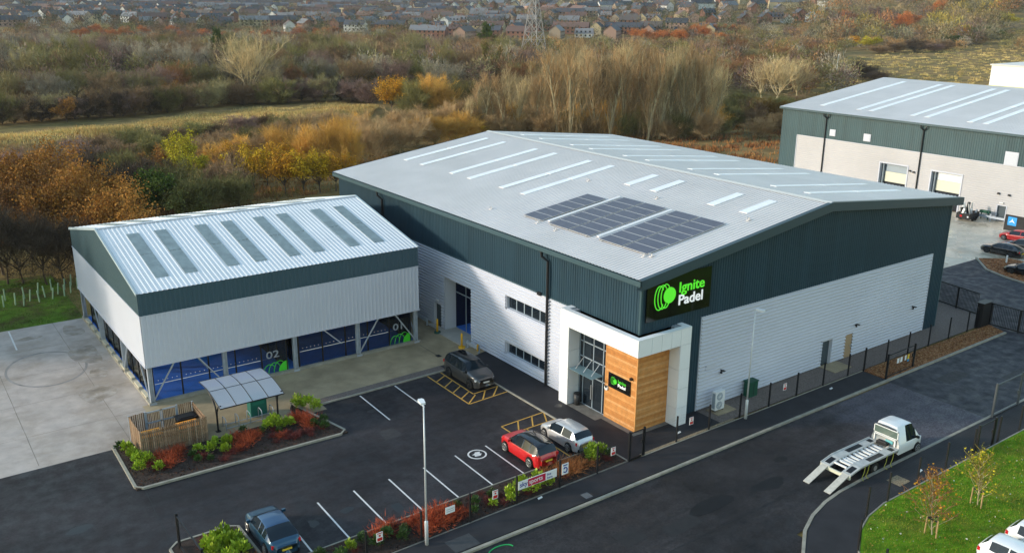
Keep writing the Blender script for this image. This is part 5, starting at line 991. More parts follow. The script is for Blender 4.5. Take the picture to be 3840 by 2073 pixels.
TREES={
 "oak":"-26,83.7,10,9,or -21.4,83.1,11,10,or -18.2,77.3,9,8,or -26,69.7,10,9,ob -22.1,66.1,10,9,or -18.7,61.3,9.5,9,or -29.4,64.6,8,7,ob -15.9,64.8,6,5,or -45,50,15,9,or -49,57,16,10,or -42,57,14,9,ob -53,54,15,9,or -40,64,13,9,ob 593.7,396.7,10,12,ru 561.7,326.7,14,16,ru 679.1,372.2,13,12,ru 80.1,591.4,7.1,9,ru 87.7,601.2,7.5,9,ru 99.6,630.4,7.6,9,ru 98.8,599.6,7.1,9,ru 97.6,569.1,7.9,9,ru 113.4,611.9,7.2,9,ru 111.3,579,6,9,ru 123.5,603.9,7.8,9,ru 119.1,564.3,5.7,9,ru 120.9,549.8,5.9,9,ru 143,607.2,7.3,9,ru 137.5,567.1,6.6,9,ru 156.6,578,6.6,9,ru 156.7,547.1,6.8,9,ru 180.3,584.5,5.5,9,ru 174.5,539.1,7.2,9,ru 180.2,526.5,8,9,ru 197.4,542.7,5.8,9,ru 208.5,542.7,7.4,9,ru 224.1,552.5,6.5,9,ru 237.8,556.6,6.8,9,ru 378.9,403.2,8.7,10,ru 368,382.8,9.4,10,ru 380.1,386.9,7.7,10,ru 395,393.3,7.6,10,ru 389.4,379.2,9,10,ru 385.7,367.3,9.2,10,ru 437.6,408.3,8.9,10,ru 424.7,387.6,8.9,10,ru 454.7,406.5,7.7,10,ru 404.7,353.1,7.3,10,ru 465.3,398.5,7.4,10,ru",
 "bare":"-28.2,60.1,8,6,dk -26.3,58.2,7.5,6,dk -29.5,60.6,8,6,dk -24.7,57.7,7,6,dk -23,58.6,6.5,6,dk 561.1,340.1,13,15,pu 613.4,387.2,12,14,pu 531.6,368.2,11,15,dk -10.6,222.9,9.9,11,ol -8.2,216.8,11.2,11,ol2 -5.2,218.9,9.3,11,br -0.3,222.3,10.6,11,pu 1.4,214.8,10.1,11,gy 5.1,220.5,11,11,ol 9,222.6,11.1,11,ol2 13.6,218.5,9.7,11,br 17.5,225.2,9.8,11,ol2 23.1,226.5,9.2,11,pu 24,220.3,9.2,11,ol2 29.5,223,10.6,11,pu 34.5,227.5,10.6,11,ru2 39.4,230.8,10.8,11,ol 44.3,234.4,9.3,11,ol2 48.8,230.6,10.3,11,ol 53.2,229.6,11.1,11,gy 60.6,235.2,9.4,11,ol2 59.1,222.8,11.6,11,gy 67.6,228.6,11.7,11,ol2 68.5,221.7,9.3,11,ru2 73,223.2,10,11,ol 77.7,222.7,11.3,11,gy 85.5,224.6,9.5,11,ol2 84.3,212.4,11.9,11,br 91.4,215.5,9.6,11,ol 93.5,211.4,11,11,gy 93.3,202.5,11.8,11,pu 98.5,203.2,10.8,11,ol 102.8,202.1,10.1,11,ol 100,188.2,11.3,11,gy -0,311.6,13.6,14,gy 2.5,302.2,10.6,13.6,gy 7.5,289,12.6,11.2,ol2 15.7,301,11.9,10.9,ol 16.2,285.3,10.7,13.9,br 20.7,276.7,12.4,11.5,ol 27.1,287.2,13.6,10,ol 34.6,290.9,11.1,11.8,pu 41,285.5,14.4,10.8,pu 41.1,274.9,14.3,12.4,gy 50.4,281.3,10.7,13.1,br 52,266.6,14.1,12.6,gy 59.9,270.8,11.9,12.9,pu 65,263.8,14.5,13,ol2 65,254.4,11.9,13.9,ol2 72.8,258.1,11.2,11.9,ol2 75.7,251.4,13.5,13,br 83,252.9,14,13.5,ol 87,241.9,12.2,11.3,pu 94.9,249.3,14.1,13.8,br 94.6,235.8,10.4,10.5,gy 101.2,232.7,10.7,12.1,gy 111.7,238,10.5,11.6,ol2 114.4,231.7,12.6,13.9,ol 125.3,233.5,10.1,10.1,pu 124.2,225.7,13.2,10,ol 130.2,221.6,12.7,13.2,br 139.9,222.3,13.1,13.5,br 142,216,10.5,10.5,ol2 149.5,215.5,12.6,12.4,pu 5.6,349.1,11.2,13.7,br 10.5,353.8,11.5,12.5,br 15.6,343.3,13,13.3,ol 20.2,347.8,10.5,12.3,br 25.5,344.9,10.9,11.4,ol 29,334.2,14.2,11.9,ol 35.9,332.6,14.2,12.5,pu 36.1,316.9,13.7,12.4,pu 43.4,311.3,13.2,12.3,gy 51.2,327.9,12.6,12.8,br 51.8,305.3,10.7,12.4,br 59,310.9,12.5,12.3,br 69.5,317.6,10.8,12.7,br 66.7,301,11.9,12.1,br 79.8,312.9,13.4,13.4,br 81.9,304.3,12.5,11.2,ol2 82.2,286.5,12.6,10.6,ol 94.5,296.6,13.3,11.8,ol 100.2,300.6,12.4,12.5,gy 104.6,294.4,14.6,10.7,br 106.1,281.9,14.6,10.6,ol2 112.7,280.2,14.8,10.9,ol 119.4,278.8,14,13.3,ol2 127.5,281,12.4,13.4,br 126.3,268.4,13.4,13.8,br 140,276.4,10.9,13.5,ol2 139.8,261.9,10.7,13.9,pu 146.2,265.7,13.9,10.4,ol2 154.7,261.4,11.8,11.3,pu 157.4,260.2,11.3,13.8,gy 163,250.5,11,11.7,ol 160.3,239.2,12.9,12.6,gy 7.4,378.3,14.3,11.9,br 14.4,399.2,12.8,10.4,gy 21.5,384,12,11.1,br 23.4,372.9,10.2,13.5,ol 29.5,376.1,14.1,11.3,gy 38.7,389.6,10.2,13.8,pu 40.6,372.7,13.6,12.5,ol2 44.7,363.5,11.2,11.9,gy 56.1,379.9,10.9,12.8,gy 59.8,365.8,11.1,11,gy 62.7,364.1,12.8,13.4,ol 70.8,358.1,11.3,13.5,gy 78.9,370.3,13.2,10.5,br 79.1,349.3,12.9,12,br 90.3,354.7,11.5,13.5,ol 94.4,351.9,11.7,13.1,ol2 95.4,333.9,13.3,10,ol 98.6,328.6,13,11.7,br 111.8,340.2,13.3,12,gy 111.9,323.2,10.1,12.3,gy 114.8,321.5,13.5,13.3,br 132.4,342.1,14.4,12.9,ol 129.1,311,11.1,13.3,gy 137.6,322.5,13.9,12.6,br 146.7,324.4,10.3,13.7,ol2 152.5,318.3,13.3,11.5,br 150.9,300.2,13.5,12.9,ol2 170.4,320.6,11.9,11.9,ol 175.6,313.3,12.1,11.8,pu 172.9,298.3,10.1,13.2,br 173.9,286,12.8,12.9,br 181.3,288.5,12,12,br 198.2,296.6,12.4,13.6,ol 206.5,300.1,11.9,11.2,gy 17.1,445.7,13,10.5,pu 23.1,450.6,11.3,11.8,pu 29.8,444.2,11.9,10.8,gy 32.5,424,12.9,13.5,pu 39.8,432,12.5,12.6,gy 43,415.9,10.4,12.3,gy 48.2,411.4,10.4,12.1,ol 58.5,437.1,12.2,11.4,ol 64.9,429.3,11.9,12.8,br 66.2,404.4,11.6,13.3,ol2 70.1,394.1,11.7,11.5,br 81.4,411.2,13.5,11.1,br 80.1,387.1,12.2,12.1,ol 89.7,397.8,13.9,10.1,pu 92.1,384.8,9.8,12.1,ol 99,388.2,10.9,10.3,ol2 111,397.2,13.4,13.1,ol2 111.6,375.5,13.7,13.6,gy 120,375.3,9.9,11.9,pu 128.9,388.1,11.4,12.5,br 128.6,370.8,10.6,11.2,br 147.2,389.5,11.2,11.7,ol 137.5,353.7,9.9,11.4,ol 158.4,381.8,11,13.3,pu 153.8,356.2,11.5,13.5,br 157.5,345,10.9,11.8,br 170.3,355.1,9.9,12,pu 182.6,363.8,12.8,13.7,br 182.6,351.9,13.5,11.2,ol2 180,330.2,10,10,ol 207.4,358.1,10,13,br 209.9,354.7,12.3,11.1,gy 208.8,337.6,10.8,12.8,br 215.6,330.1,13.3,13.4,br 233.1,344.2,11.1,14,br 227.5,327.1,10.7,13.7,ol2 129.6,193.4,9.2,12,ru2 182.6,266.5,10.2,12,br 229.8,336.9,8.5,12,ru2 134.6,197.3,8.9,12,ol 179.9,254.7,9.8,12,ru2 231.8,329.4,8.6,12,ol 147.6,202.1,9.5,12,br 195.2,263.9,8.3,12,br 241,326.8,9.8,12,ol 156.5,203.7,8.6,12,br 187.6,246.5,8.1,12,ol 251.8,321.4,8.9,12,ol2 159.6,201.2,8.4,12,ol 188.6,239,8.4,12,br 241.6,299.7,10.7,12,br 152.6,182.2,10.3,12,ol2 193.3,233,8.9,12,ru2 247.9,299.3,9.5,12,br 162.4,186.5,8.7,12,br 201,230.3,10.7,12,br 256.8,297.6,8.3,12,ru2 168.2,189.1,9.4,12,br 201.9,222.1,9,12,ol 273.9,299.1,10.5,12,br 173.5,184,9.2,12,ol2 223.3,239.1,10.5,12,br 291.4,311.7,8,12,br 166.7,171.5,9.7,12,br 229.2,236.1,10,12,br 270.8,279.3,8.4,12,ol 176.4,174.5,10.1,12,br 218.4,214.5,9.9,12,ol2 303.5,302.6,9.4,12,br 181,169.3,9.9,12,br 232.9,220.2,10.5,12,ol2 311.5,299.6,8.5,12,ol2 181.8,164.3,10.6,12,br 250.5,227,9.3,12,br 297.2,270.5,9.8,12,br 200.6,171.9,9.6,12,ol 254,223.7,9.2,12,ol2 318.2,283.4,10.1,12,br 194.7,163,10.8,12,ru2 257.7,217.2,9.4,12,ru2 327.6,274.6,10.7,12,ru2 212.7,168.3,11,12,ru2 271.1,219.2,9.5,12,ol2 319.1,261.7,9.1,12,br 204.2,155.2,8.5,12,ru2 256.7,198.5,10.1,12,ol 322.9,253.4,10,12,ol2 218.1,160,9.5,12,br 279.7,208.1,10.4,12,ru2 347.7,261.1,9.7,12,ol 211,149.9,10.9,12,br 273.8,199.5,9.4,12,br 370,268.9,9.5,12,br 229.3,155.8,8.3,12,br 295.6,204.1,9.3,12,ol 347.3,241.6,9,12,ru2",
 "scrub":"-10.4,110.5,6.5,7,dk -9.6,123.1,5,6,pu -7.7,105.7,6,6,ol -5.8,100.8,5.5,7,dk -9.8,90.4,6.5,7,dk -10.4,97,5,6,dk -4.1,80.6,6,8,ol 1.9,88.8,6,7,br 6.3,96.3,6,6,br 2.9,129,5,7,ol 2.8,136.9,4,6,ol -4.5,89.9,6,7,ol 2,82.4,5,6,ol -15.2,110.7,5,6,pu -16.9,117.5,5,6,br -20.2,121.7,5,6,pu -13.3,135.6,3.5,6,br -8.4,137.4,4,6,pu -3.3,139.3,4,6,br 2.1,141.2,4.5,7,ol 9.7,142.1,4,6,br 15.5,148.3,4,7,ol 20.2,147.9,3.5,6,br 27,150.3,4,6,pu 32.6,151.1,4,6,br 34.3,144.2,4.5,7,ol -17.3,133.5,4,6,br 17,133.3,4,6,br 23.8,134.7,4,6,ol -3.6,125.9,4.5,6,br 68.5,122.4,3.9,6,ol 82.9,122.2,3.9,6,ol 82.7,116.9,3.9,6,ol 99.5,118.2,4.8,6,ol 98.1,112,4.9,6,br 106.8,99.6,4.4,6,tn 115.2,95.4,3.9,6,ol 127.5,90.6,4.9,6,tn 133.1,113,6,8,ol 133.9,108,6,8,ol 135.9,104.1,6,8,br 144.5,105.8,5.5,8,yo 156.8,112.5,5,7,ol 155,124.3,5,8,ol 169.4,118.5,4,7,br 265.6,177.3,6,11,ol 276.4,179.6,7,12,ol 274.5,172,7,12,dk 272.6,164.7,6,11,dk 268.6,157.1,4,9,dk 439.7,245.5,8,13,dk 458,321,7,12,br 475.8,247.6,6,12,br 429.5,251.1,6,13,br 414.5,251,5,12,br 457.6,244.3,5,12,pu -14.3,196.1,5.5,9,dk -12.5,196.4,7.5,9,ol -9.9,197.2,6.3,9,br -6.7,198.8,6.2,9,dk -4.3,197,5.6,9,dk -2,200.6,6.4,9,ol2 1.4,198.7,5.5,9,pu 3.1,198.1,6.3,9,dk 6.4,199.6,5.9,9,dk 9,198.9,7.1,9,br 11.9,197.5,7.5,9,dk 14.2,198.7,6.1,9,pu 17,198.5,7.4,9,br 20.7,198.8,7,9,dk 24.6,203.1,7.2,9,br 25.2,199.4,6.9,9,ol 29.7,202.4,6.7,9,br 33.9,207.2,6.9,9,br 37.3,204.7,6.4,9,ol2 42.6,210,7.6,9,ol2 45.7,211.9,6.4,9,br 46.7,205.2,5.6,9,br 51.3,207.4,6.2,9,br 53.3,203.5,6.7,9,ol 56,202.2,7.5,9,ol 58.9,203.2,7,9,pu 64.1,205.9,6.3,9,dk 66.1,201.6,6.8,9,pu 68.8,200.1,8,9,ol2 73.3,199.6,6.9,9,dk 74.6,195.3,6.4,9,pu 76.9,192.6,6,9,br 76.1,186.5,6.4,9,pu 75,174.4,6.5,9,dk 77.1,172.6,5.7,9,ol2",
 "ever":"-8.1,84.8,6,6,gr -11.8,84.4,4,5,gr -13,92.5,4,4,gr -5.7,80.4,4.5,5,ol 266.4,234.6,8,9,gr 114.2,236.5,6,7,gr 510.6,262.3,6,14,gr 557,269.5,8,15,gr",
 "ylw":"0.8,103,8.5,5.5,yg -0.1,108.4,5.5,5,or 3.8,105.8,4,5,yg 8,92.3,7,5.5,yl 10.6,93.5,6,5,yo 10.8,86.9,7,6,yo 13,85.4,7,6,yl 15.4,84.9,6.5,5,yl 18,84.9,6.5,5,yo 9.7,103.9,6,5,yo 15.1,102.4,6,5,yo 67.7,159.2,8.5,8,yo 73.7,165,8,7,yo 64.9,117.6,4,4,yl 62.2,118.1,4,4,yl 277.4,248.1,7,8,yg 91.5,224.1,9,7,yo 93.3,243.9,6.5,6,or 111.1,251,5,6,yg 59.1,203.5,6,4,yo 0.5,192.9,6,5,or 30.8,216.4,7,5,or 433,270.6,8,12,yg 444.5,287.5,7,12,yo 566,287.6,8,10,yg 550.2,345.5,8,13,yg 644.8,298.2,10,13,yg",
 "gold":"16.3,112.8,6,6,tn 19,108.6,7,6,gd 21.7,104.6,7.5,6,gd 24.3,100.7,8,6,gd 27,98.8,8,6,gd 32.8,104.3,8,6,tn 29.3,116.8,6,6,tn 34,116.5,7,6,gd 40.7,120.7,7,7,tn 27.4,123.6,5,6,tn 41,133.1,5,6,tn 47,136,5,6,gd 30.3,138.7,4.5,6,tn 36.7,139.3,5,6,tn 46,147.7,4.5,6,tn 15.6,120.6,4.5,5,gd 9.5,119.6,4.5,6,tn 9.3,110.6,5,6,gd -10.1,125.6,4,6,tn -16.8,125.6,4,6,tn -19.4,131.7,3.5,6,tn 71.1,152.4,9.5,9,ol 76,149.3,9,9,gd 86.1,157.1,9,8,ol 84.1,168.7,8,8,gd 38.1,108.4,6,7,tn 43.1,110.6,6.5,8,tn 49.5,115,6.5,8,tn 53.8,115.2,6,7,gd 58.7,116.4,6,7,gd 63.2,117.4,6,7,gd 52.7,128.9,6,7,tn 59.9,131.3,6,7,tn 65.9,131.1,6.5,7,tn 71.3,131.4,7,7,tn 67.8,122.8,6.6,6,tn 66.7,118.9,7,6,tn 71.6,123.9,7.1,6,ol 68.5,117,5.9,6,tn 74.6,123.6,4.5,6,tn 73.3,119.4,6.4,6,tn 71.6,114.8,4.9,6,tn 74.4,116.7,7.2,6,gd 76.9,117.9,5.8,6,tn 82.4,123.1,5.2,6,tn 76.8,113.5,6.5,6,tn 82.1,118.3,5.8,6,tn 77.1,109.7,6.6,6,tn 86.3,119.5,4.9,6,tn 81.8,111.6,4.9,6,gd 83,111,5.8,6,ol 84.9,111.4,5.7,6,ol 91.4,117.3,5.1,6,tn 86.6,109.4,6.7,6,gd 93.8,115.9,6.2,6,tn 86.7,105.6,4.9,6,tn 95.7,114,6.6,6,tn 92.7,108.6,7.3,6,gd 89.6,103.1,4.9,6,gd 98.5,111.1,6.4,6,gd 91.8,101.8,6.2,6,ol 99.5,108.3,6.2,6,gd 94.7,101.2,5.4,6,ol 96,100.8,7.1,6,tn 97.8,100.9,5,6,tn 99.8,101,4.8,6,tn 107.1,106.7,4.9,6,tn 106.6,104.3,7.1,6,tn 99.8,95.7,4.8,6,tn 105.4,99.4,5.7,6,ol 102.1,94.5,5.8,6,ol 105.3,95.8,4.8,6,tn 105.6,94.4,4.9,6,tn 112,98.6,5.2,6,gd 106.6,91.9,6.6,6,tn 114,96.9,6.7,6,gd 72.9,123.7,4.1,6,br 80.7,129.6,3.1,6,tn 83.6,128.3,4.8,6,ol 89.8,121,4.3,6,tn 90.2,116.7,4.8,6,tn 95.9,118.8,4.6,6,ol 99.6,109.2,4.7,6,tn 99.7,104.9,3.6,6,br 98.5,99.5,3.1,6,br 110.2,107.1,3.2,6,ol 114.7,103.1,4.5,6,br 111,95.6,3.4,6,tn 125.8,100.8,4.6,6,ol 128.9,99.4,4.7,6,br 118.9,87.3,4.4,6,tn",
 "pop":"64.2,118.4,8.9,3.4,pl 70.7,128,7.7,2.9,pl 79.4,139.4,10.1,3.9,tn 90.3,154.9,9.1,3.4,tn 67.3,118.2,12.4,4.7,pl2 76,130.9,8.4,3.2,pl2 86.1,143.3,11.6,4.4,tn 90.8,150,6,2.3,tn 69.8,117.5,9.8,3.7,tn 78.3,129.2,8.8,3.3,pl2 87.3,140.7,11,4.2,tn 97,152.1,10.3,3.9,pl 70.5,114.6,12.1,4.6,tn 78,123.5,12.5,4.7,pl2 89,137.7,13,4.9,pl 95.4,145,11.6,4.4,pl2 73.6,114.4,13.4,5.1,pl 81.3,122.3,12.6,4.8,pl 90.7,133.7,10.1,3.8,tn 100.6,146.8,9.3,3.5,pl2 77.6,114,13.6,5.2,tn 86.3,125.4,12.1,4.6,tn 93.9,134.2,14.8,5.6,tn 100.9,141.8,13.8,5.2,tn 78.9,111.5,15.3,5.8,tn 84.1,118,18.4,7,pl2 99.4,135.9,14.7,5.6,tn 106.3,143.9,16.4,6.2,pl 78.7,107.6,19.4,7.4,tn 88.3,118.6,17,6.4,pl2 100.2,131.7,20.4,7.7,tn 109.8,141.7,15.1,5.7,pl2 80.4,105.3,19.4,7.4,tn 92.4,119.1,20.1,7.6,pl2 100,127.1,18.7,7.1,pl2 109.6,137,19.8,7.5,tn 86.6,108.5,17.9,6.8,pl 92.9,114.4,19.3,7.3,tn 103.2,125,18.9,7.2,tn 111.5,134.7,17.7,6.7,pl 87,104.9,17.1,6.5,tn 96.8,114.7,16.3,6.2,tn 108.5,126.7,16.5,6.3,pl2 118.9,137.2,14.9,5.7,pl2 87.2,100.8,17.1,6.5,tn 100.8,114.6,19.2,7.3,tn 109,122.7,17.1,6.5,tn 119.6,133.6,15.3,5.8,pl2 92.8,102.6,19.3,7.3,tn 100,110.3,21.3,8.1,pl2 112,121.5,19.9,7.6,tn 122.2,131.8,20.1,7.6,tn 95.2,102.2,17.3,6.6,tn 103.9,110,18.3,7,tn 116.1,121.6,17.1,6.5,tn 124.3,129.4,17.9,6.8,tn 94.6,96.9,17.3,6.6,tn 103.6,105.7,18.1,6.9,tn 117.6,118.8,18.3,6.9,tn 126.8,126.7,17.2,6.5,tn 98.5,97.5,20.1,7.6,pl2 106.3,104.1,15.6,5.9,tn 118.3,115.4,16.2,6.1,tn 130.8,127.1,15.4,5.9,pl2 101.1,96.2,15.8,6,pl2 108.9,102.3,18.1,6.9,tn 122.9,114.9,18,6.8,pl2 136.7,127.2,18.8,7.1,tn 103.1,94.4,19.4,7.4,pl 112.5,102.8,15.7,6,pl 123.5,112.6,15.7,6,tn 138.9,126,16.8,6.4,pl2 106.9,93.7,20.5,7.8,tn 116.2,102,15.6,5.9,pl 131.7,115.6,18.5,7,tn 138.8,121.5,14,5.3,tn 108.4,92,15.7,6,pl 121.8,103,15,5.7,pl 128,108.6,14.2,5.4,pl2",
 "pale":"53,214.6,20,14,pl 55,231.8,12,9,pl2 59.8,215.4,10,8,pl 184.9,135.6,13.5,12,pl 198,138.4,12,10,pl 184.5,141.2,12,9,pl 157.2,137.7,14,9,pl 142.9,131.8,14,9,pl 609.3,302.7,13,11,pl2",
 "con":"86.4,343.2,16,5,gr 213.6,331.7,17,6,gr 1089.5,958.9,26,26,gr 724.8,731.7,22,22,gr",
 "ivy":"135.8,218.3,15,4,ol 141.4,220.2,13,4,ol",
}
INFO = {'bare': ('bare_tree', 'bare rounded tree in the wood beyond the golden meadow', 'tree', 'bare trees in the wood'), 'oak': ('autumn_tree', 'orange-brown leafed tree behind the covered courts', 'tree', 'orange oaks behind the courts'), 'ylw': ('young_tree', 'small tree with yellow autumn leaves in the scrub', 'tree', 'yellow young trees'), 'gold': ('willow_scrub', 'tan and golden leafless willow bush behind the warehouse', 'shrub', 'golden willow bushes'), 'scrub': ('scrub_bush', 'dense dark leafless bush along the edge of the wood', 'shrub', 'dark bushes at the wood edge'), 'pop': ('slender_tree', 'tall slender leafless tree in the pale grove behind the warehouse roof', 'tree', 'slender trees of the grove'), 'pale': ('pale_willow', 'large pale leafless willow standing out from the darker wood', 'tree', 'large pale willows'), 'ever': ('evergreen_shrub', 'dark green evergreen bush in the scrub', 'shrub', 'evergreen bushes'), 'con': ('conifer', 'dark green conifer rising above the wood', 'tree', 'dark conifers'), 'ivy': ('ivy_tree', 'narrow ivy-clad tree beside the pylon', 'tree', 'ivy-clad trees by the pylon')}
CNAME = {'dk': 'dark', 'br': 'brown', 'ol': 'olive', 'ol2': 'olive-grey', 'pu': 'purplish', 'gy': 'grey', 'ru': 'rust-red', 'ru2': 'russet', 'gd': 'golden', 'tn': 'tan', 'yl': 'bright yellow', 'yo': 'orange-yellow', 'yg': 'yellow-green', 'pl': 'pale', 'pl2': 'greyish pale', 'gr': 'green', 'or': 'orange-brown', 'ob': 'dull brown'}
def lab(kind, c):
    n = CNAME[c]; return {'bare': f'{n} leafless rounded tree in the wood beyond the meadow', 'scrub': f'dense {n} leafless bush along the wood and scrub edge', 'gold': f'{n} upright leafless willow bush in the scrub behind the buildings', 'pop': f'tall slender leafless tree with {n} stems in the grove behind the roof', 'pale': f'large spreading leafless willow with {n} branches standing out from the wood', 'oak': ('rust-red leafed tree in the belt before the town' if c == 'ru' else f'{n} leafed tree clustered behind the covered courts'), 'ylw': f'small tree with {n} autumn leaves in the scrub', 'ever': f'{n} evergreen bush among the bare scrub', 'con': 'dark green conifer rising above the wood', 'ivy': 'narrow ivy-clad tree standing near the lattice pylon'}[kind]
PH = {'bare': (11, 12), 'oak': (10, 9.5), 'ylw': (7, 5.5), 'gold': (7, 7), 'scrub': (7, 8), 'pop': (20, 7), 'pale': (14, 11), 'ever': (6, 6), 'con': (16, 6), 'ivy': (14, 4)}
cnt = 0
for kind, sdat in TREES.items():
    nm, _, cat, grp = INFO[kind]
    for item in sdat.split():
        x, y, h, w, c = item.split(','); x, y, h, w = map(float, (x, y, h, w)); cnt += 1
        tm, cm, lm = PROTO[kind][cnt % len(PROTO[kind])]
        o = empty(nm, (x, y, hgt(x, y)-.06), random.uniform(0, 6.28)); s = (w/PH[kind][1], w/PH[kind][1], h/PH[kind][0]); o.scale = s
        tag(o, lab(kind, c), cat, CNAME[c]+' '+grp)
        link('trunk', tm, BK['pale'] if kind in ('pop', 'pale', 'gold') or c == 'yg' else BK['brown'], o)
        cr = link('crown', cm, TW[c if c in TW else 'br'] if kind not in ('ever', 'con', 'ivy') else TW['gr' if kind != 'ivy' else 'tn'], o)
        if lm: link('foliage', lm, LF[c if c in LF else 'or'], cr)
# ------------------------------------------------------------------ planting beds
def laurel(seed):
    rs = np.random.default_rng(seed); n = 190; u = rs.normal(size=(n, 3)); u[:, 2] = np.abs(u[:, 2])+.15; u /= np.linalg.norm(u, axis=1, keepdims=True); P = u*np.array([.36, .36, .62])*rs.uniform(.35, 1.05, n)[:, None]+np.array([0, 0, .12])
    a = u+np.array([0, 0, .75])+rs.normal(size=(n, 3))*.35; a /= np.linalg.norm(a, axis=1, keepdims=True); b = np.cross(a, rs.normal(size=(n, 3))); b /= np.linalg.norm(b, axis=1, keepdims=True)
    L = rs.uniform(.16, .27, n)[:, None]; V = np.empty((n, 4, 3)); V[:, 0] = P; V[:, 1] = P+a*L*.5+b*L*.24; V[:, 2] = P+a*L; V[:, 3] = P+a*L*.5-b*L*.24
    return fastmesh('laurel', V.reshape(-1, 3), np.arange(4*n).reshape(-1, 4))
def redstem(seed, n=320):
    rs = np.random.default_rng(seed); u = rs.normal(size=(n, 3)); u[:, 2] = np.abs(u[:, 2])*.9+.25; u /= np.linalg.norm(u, axis=1, keepdims=True); P = np.concatenate([rs.normal(size=(n, 2))*.22, np.full((n, 1), .08)], 1)+u*rs.uniform(0, .5, n)[:, None]
    return fastmesh('red_shrub', *slivers(P, u+rs.normal(size=(n, 3))*.35, rs.uniform(.2, .5, n), .035, rs))
LAU = [laurel(i) for i in range(3)]; RED = [redstem(i) for i in range(3)]; SPR = [redstem(9, 150)]
M_lau = mat('laurel_leaf', (.30,.40,.025), .5, rnd=.25, var=.4, scale=6, col2=(.13,.22,.02), scale2=7, lo=.5, hi=.7); M_lau2 = mat('laurel_leaf_dark', (.05,.10,.022), .5, rnd=.25, var=.3, scale=6); M_reds = mat('red_stem_leaf', (.42,.085,.035), .8, spec=.1, rnd=.3, var=.4, scale=5, col2=(.20,.06,.03), scale2=9, lo=.5, hi=.7); M_redd = mat('red_stem_dark', (.14,.025,.020), .8, rnd=.3, var=.3, scale=5); M_orab = mat('orange_leaf', (.34,.125,.035), .7, rnd=.25, var=.3, scale=5)
def plant(kind, x, y, s, where):
    me, mt, nm, lb, cat = {'L': (LAU, M_lau, 'laurel_shrub', 'bright yellow-green laurel shrub', 'shrub'), 'D': (LAU, M_lau2, 'dark_shrub', 'small dark green shrub', 'shrub'), 'R': (RED, M_reds, 'red_shrub', 'spiky red-leaved shrub', 'shrub'), 'B': (RED, M_redd, 'brown_shrub', 'dull dark red low shrub', 'shrub'), 'O': (RED, M_orab, 'orange_shrub', 'orange autumn-leaved shrub', 'shrub')}[kind]
    o = link(nm, random.choice(me), mt, loc=(x, y, .09), rz=random.uniform(0, 6)); s *= {'L': .85, 'R': .72, 'B': .62, 'O': .6, 'D': .8}[kind]; o.scale = (s*1.05, s*1.05, s); tag(o, f'{lb} in {where}', cat, f'{lb}s in {where}')
W1 = 'the bed by the cycle shelter'
for x, y, s in [(-28.5, 15.6, 1.1), (-28.6, 16.6, 1.1), (-28.4, 14.7, 1.15), (-27.9, 14.3, 1.1), (-28.6, 13.6, 1.1), (-27.6, 13.0, .95), (-24.9, 13.9, .95), (-24.2, 13.5, 1.1), (-23.7, 14.3, .85), (-23.1, 13.8, 1.1), (-23.5, 12.9, 1.0), (-20.0, 14.5, 1.2), (-19.4, 15.0, 1.15), (-19.3, 14.2, 1.15), (-18.7, 14.1, 1.1), (-16.9, 16.9, 1.25), (-16.4, 16.3, 1.3), (-16.15, 15.4, 1.15), (-17.0, 16.3, 1.1)]: plant('L', x, y, s, W1)
for x, y, s in [(-28.9, 17.1, 1), (-25.4, 13.5, .8), (-25.3, 12.7, .8), (-21.6, 15.0, .8), (-20.6, 14.2, .7), (-17.3, 13.1, .95), (-16.9, 12.4, 1), (-16.5, 13.4, .9), (-19.6, 13.6, .7), (-24.6, 12.4, .7)]: plant('D', x, y, s, W1)
for x, y, s in [(-27.2, 14.4, 1.2), (-26.6, 13.9, 1.3), (-26.9, 13.3, 1.2), (-26.2, 14.4, 1.2), (-25.8, 14.9, .9), (-22.3, 14.0, 1.3), (-21.7, 13.7, 1.4), (-22.0, 13.2, 1.3), (-21.2, 13.9, 1.1), (-22.7, 12.8, 1), (-17.9, 14.5, 1.3), (-17.5, 13.9, 1.4), (-17.7, 13.2, 1.1), (-17.9, 14.9, 1.2), (-19.8, 12.9, .8)]: plant('R', x, y, s, W1)
for k in range(30): plant('B', random.uniform(-28.6, -16.6), random.uniform(11.8, 14.3), random.uniform(.55, .95), W1)
W2 = 'the bed along the fence'
for x, y, s in [(-11.6, -1.9, 1.1), (-10.7, -1.7, 1.4), (-10.4, -2.3, 1.4), (-9.4, -1.6, 1.2), (-9.2, -2.2, 1.3), (-12.0, -2.4, .9), (-4.6, -.9, 1.3), (-4.0, -1.1, 1.2), (-5.0, -1.4, 1.1), (-27.7, 2.6, 1.6), (-27.0, 2.2, 1.6), (-27.9, 1.7, 1.5), (-26.6, 1.4, 1.4), (-27.4, 1.0, 1.4), (-26.9, 3.2, 1.5), (-26.5, 2.5, 1.3), (-13.1, -2.2, .8), (-21.7, -1.4, .9)]: plant('L', x, y, s, W2)
for x, y, s in [(-12.6, -1.4, .9), (-13.9, -1.5, .9), (-15.0, -1.3, .9), (-19.6, -1.5, 1.1), (-20.4, -1.9, 1.1), (-19.0, -2.2, 1), (-20.9, -1.2, 1), (-18.6, -1.7, .9), (-3.7, -1.7, 1), (-14.4, -2.2, .8), (-22.5, -1.9, 1.1), (-23.3, -1.2, 1)]: plant('D', x, y, s, W2)
for x, y, s in [(-17.3, -1.2, 1.4), (-16.7, -1.5, 1.5), (-16.1, -1.2, 1.5), (-15.7, -1.8, 1.4), (-16.4, -2.2, 1.4), (-17.1, -2.0, 1.3), (-19.3, -.8, 1.4), (-19.9, -1.1, 1.2), (-15.2, -1.9, 1.1), (-18.0, -1.1, 1.1), (-17.7, -2.4, 1.1)]: plant('R', x, y, s, W2)
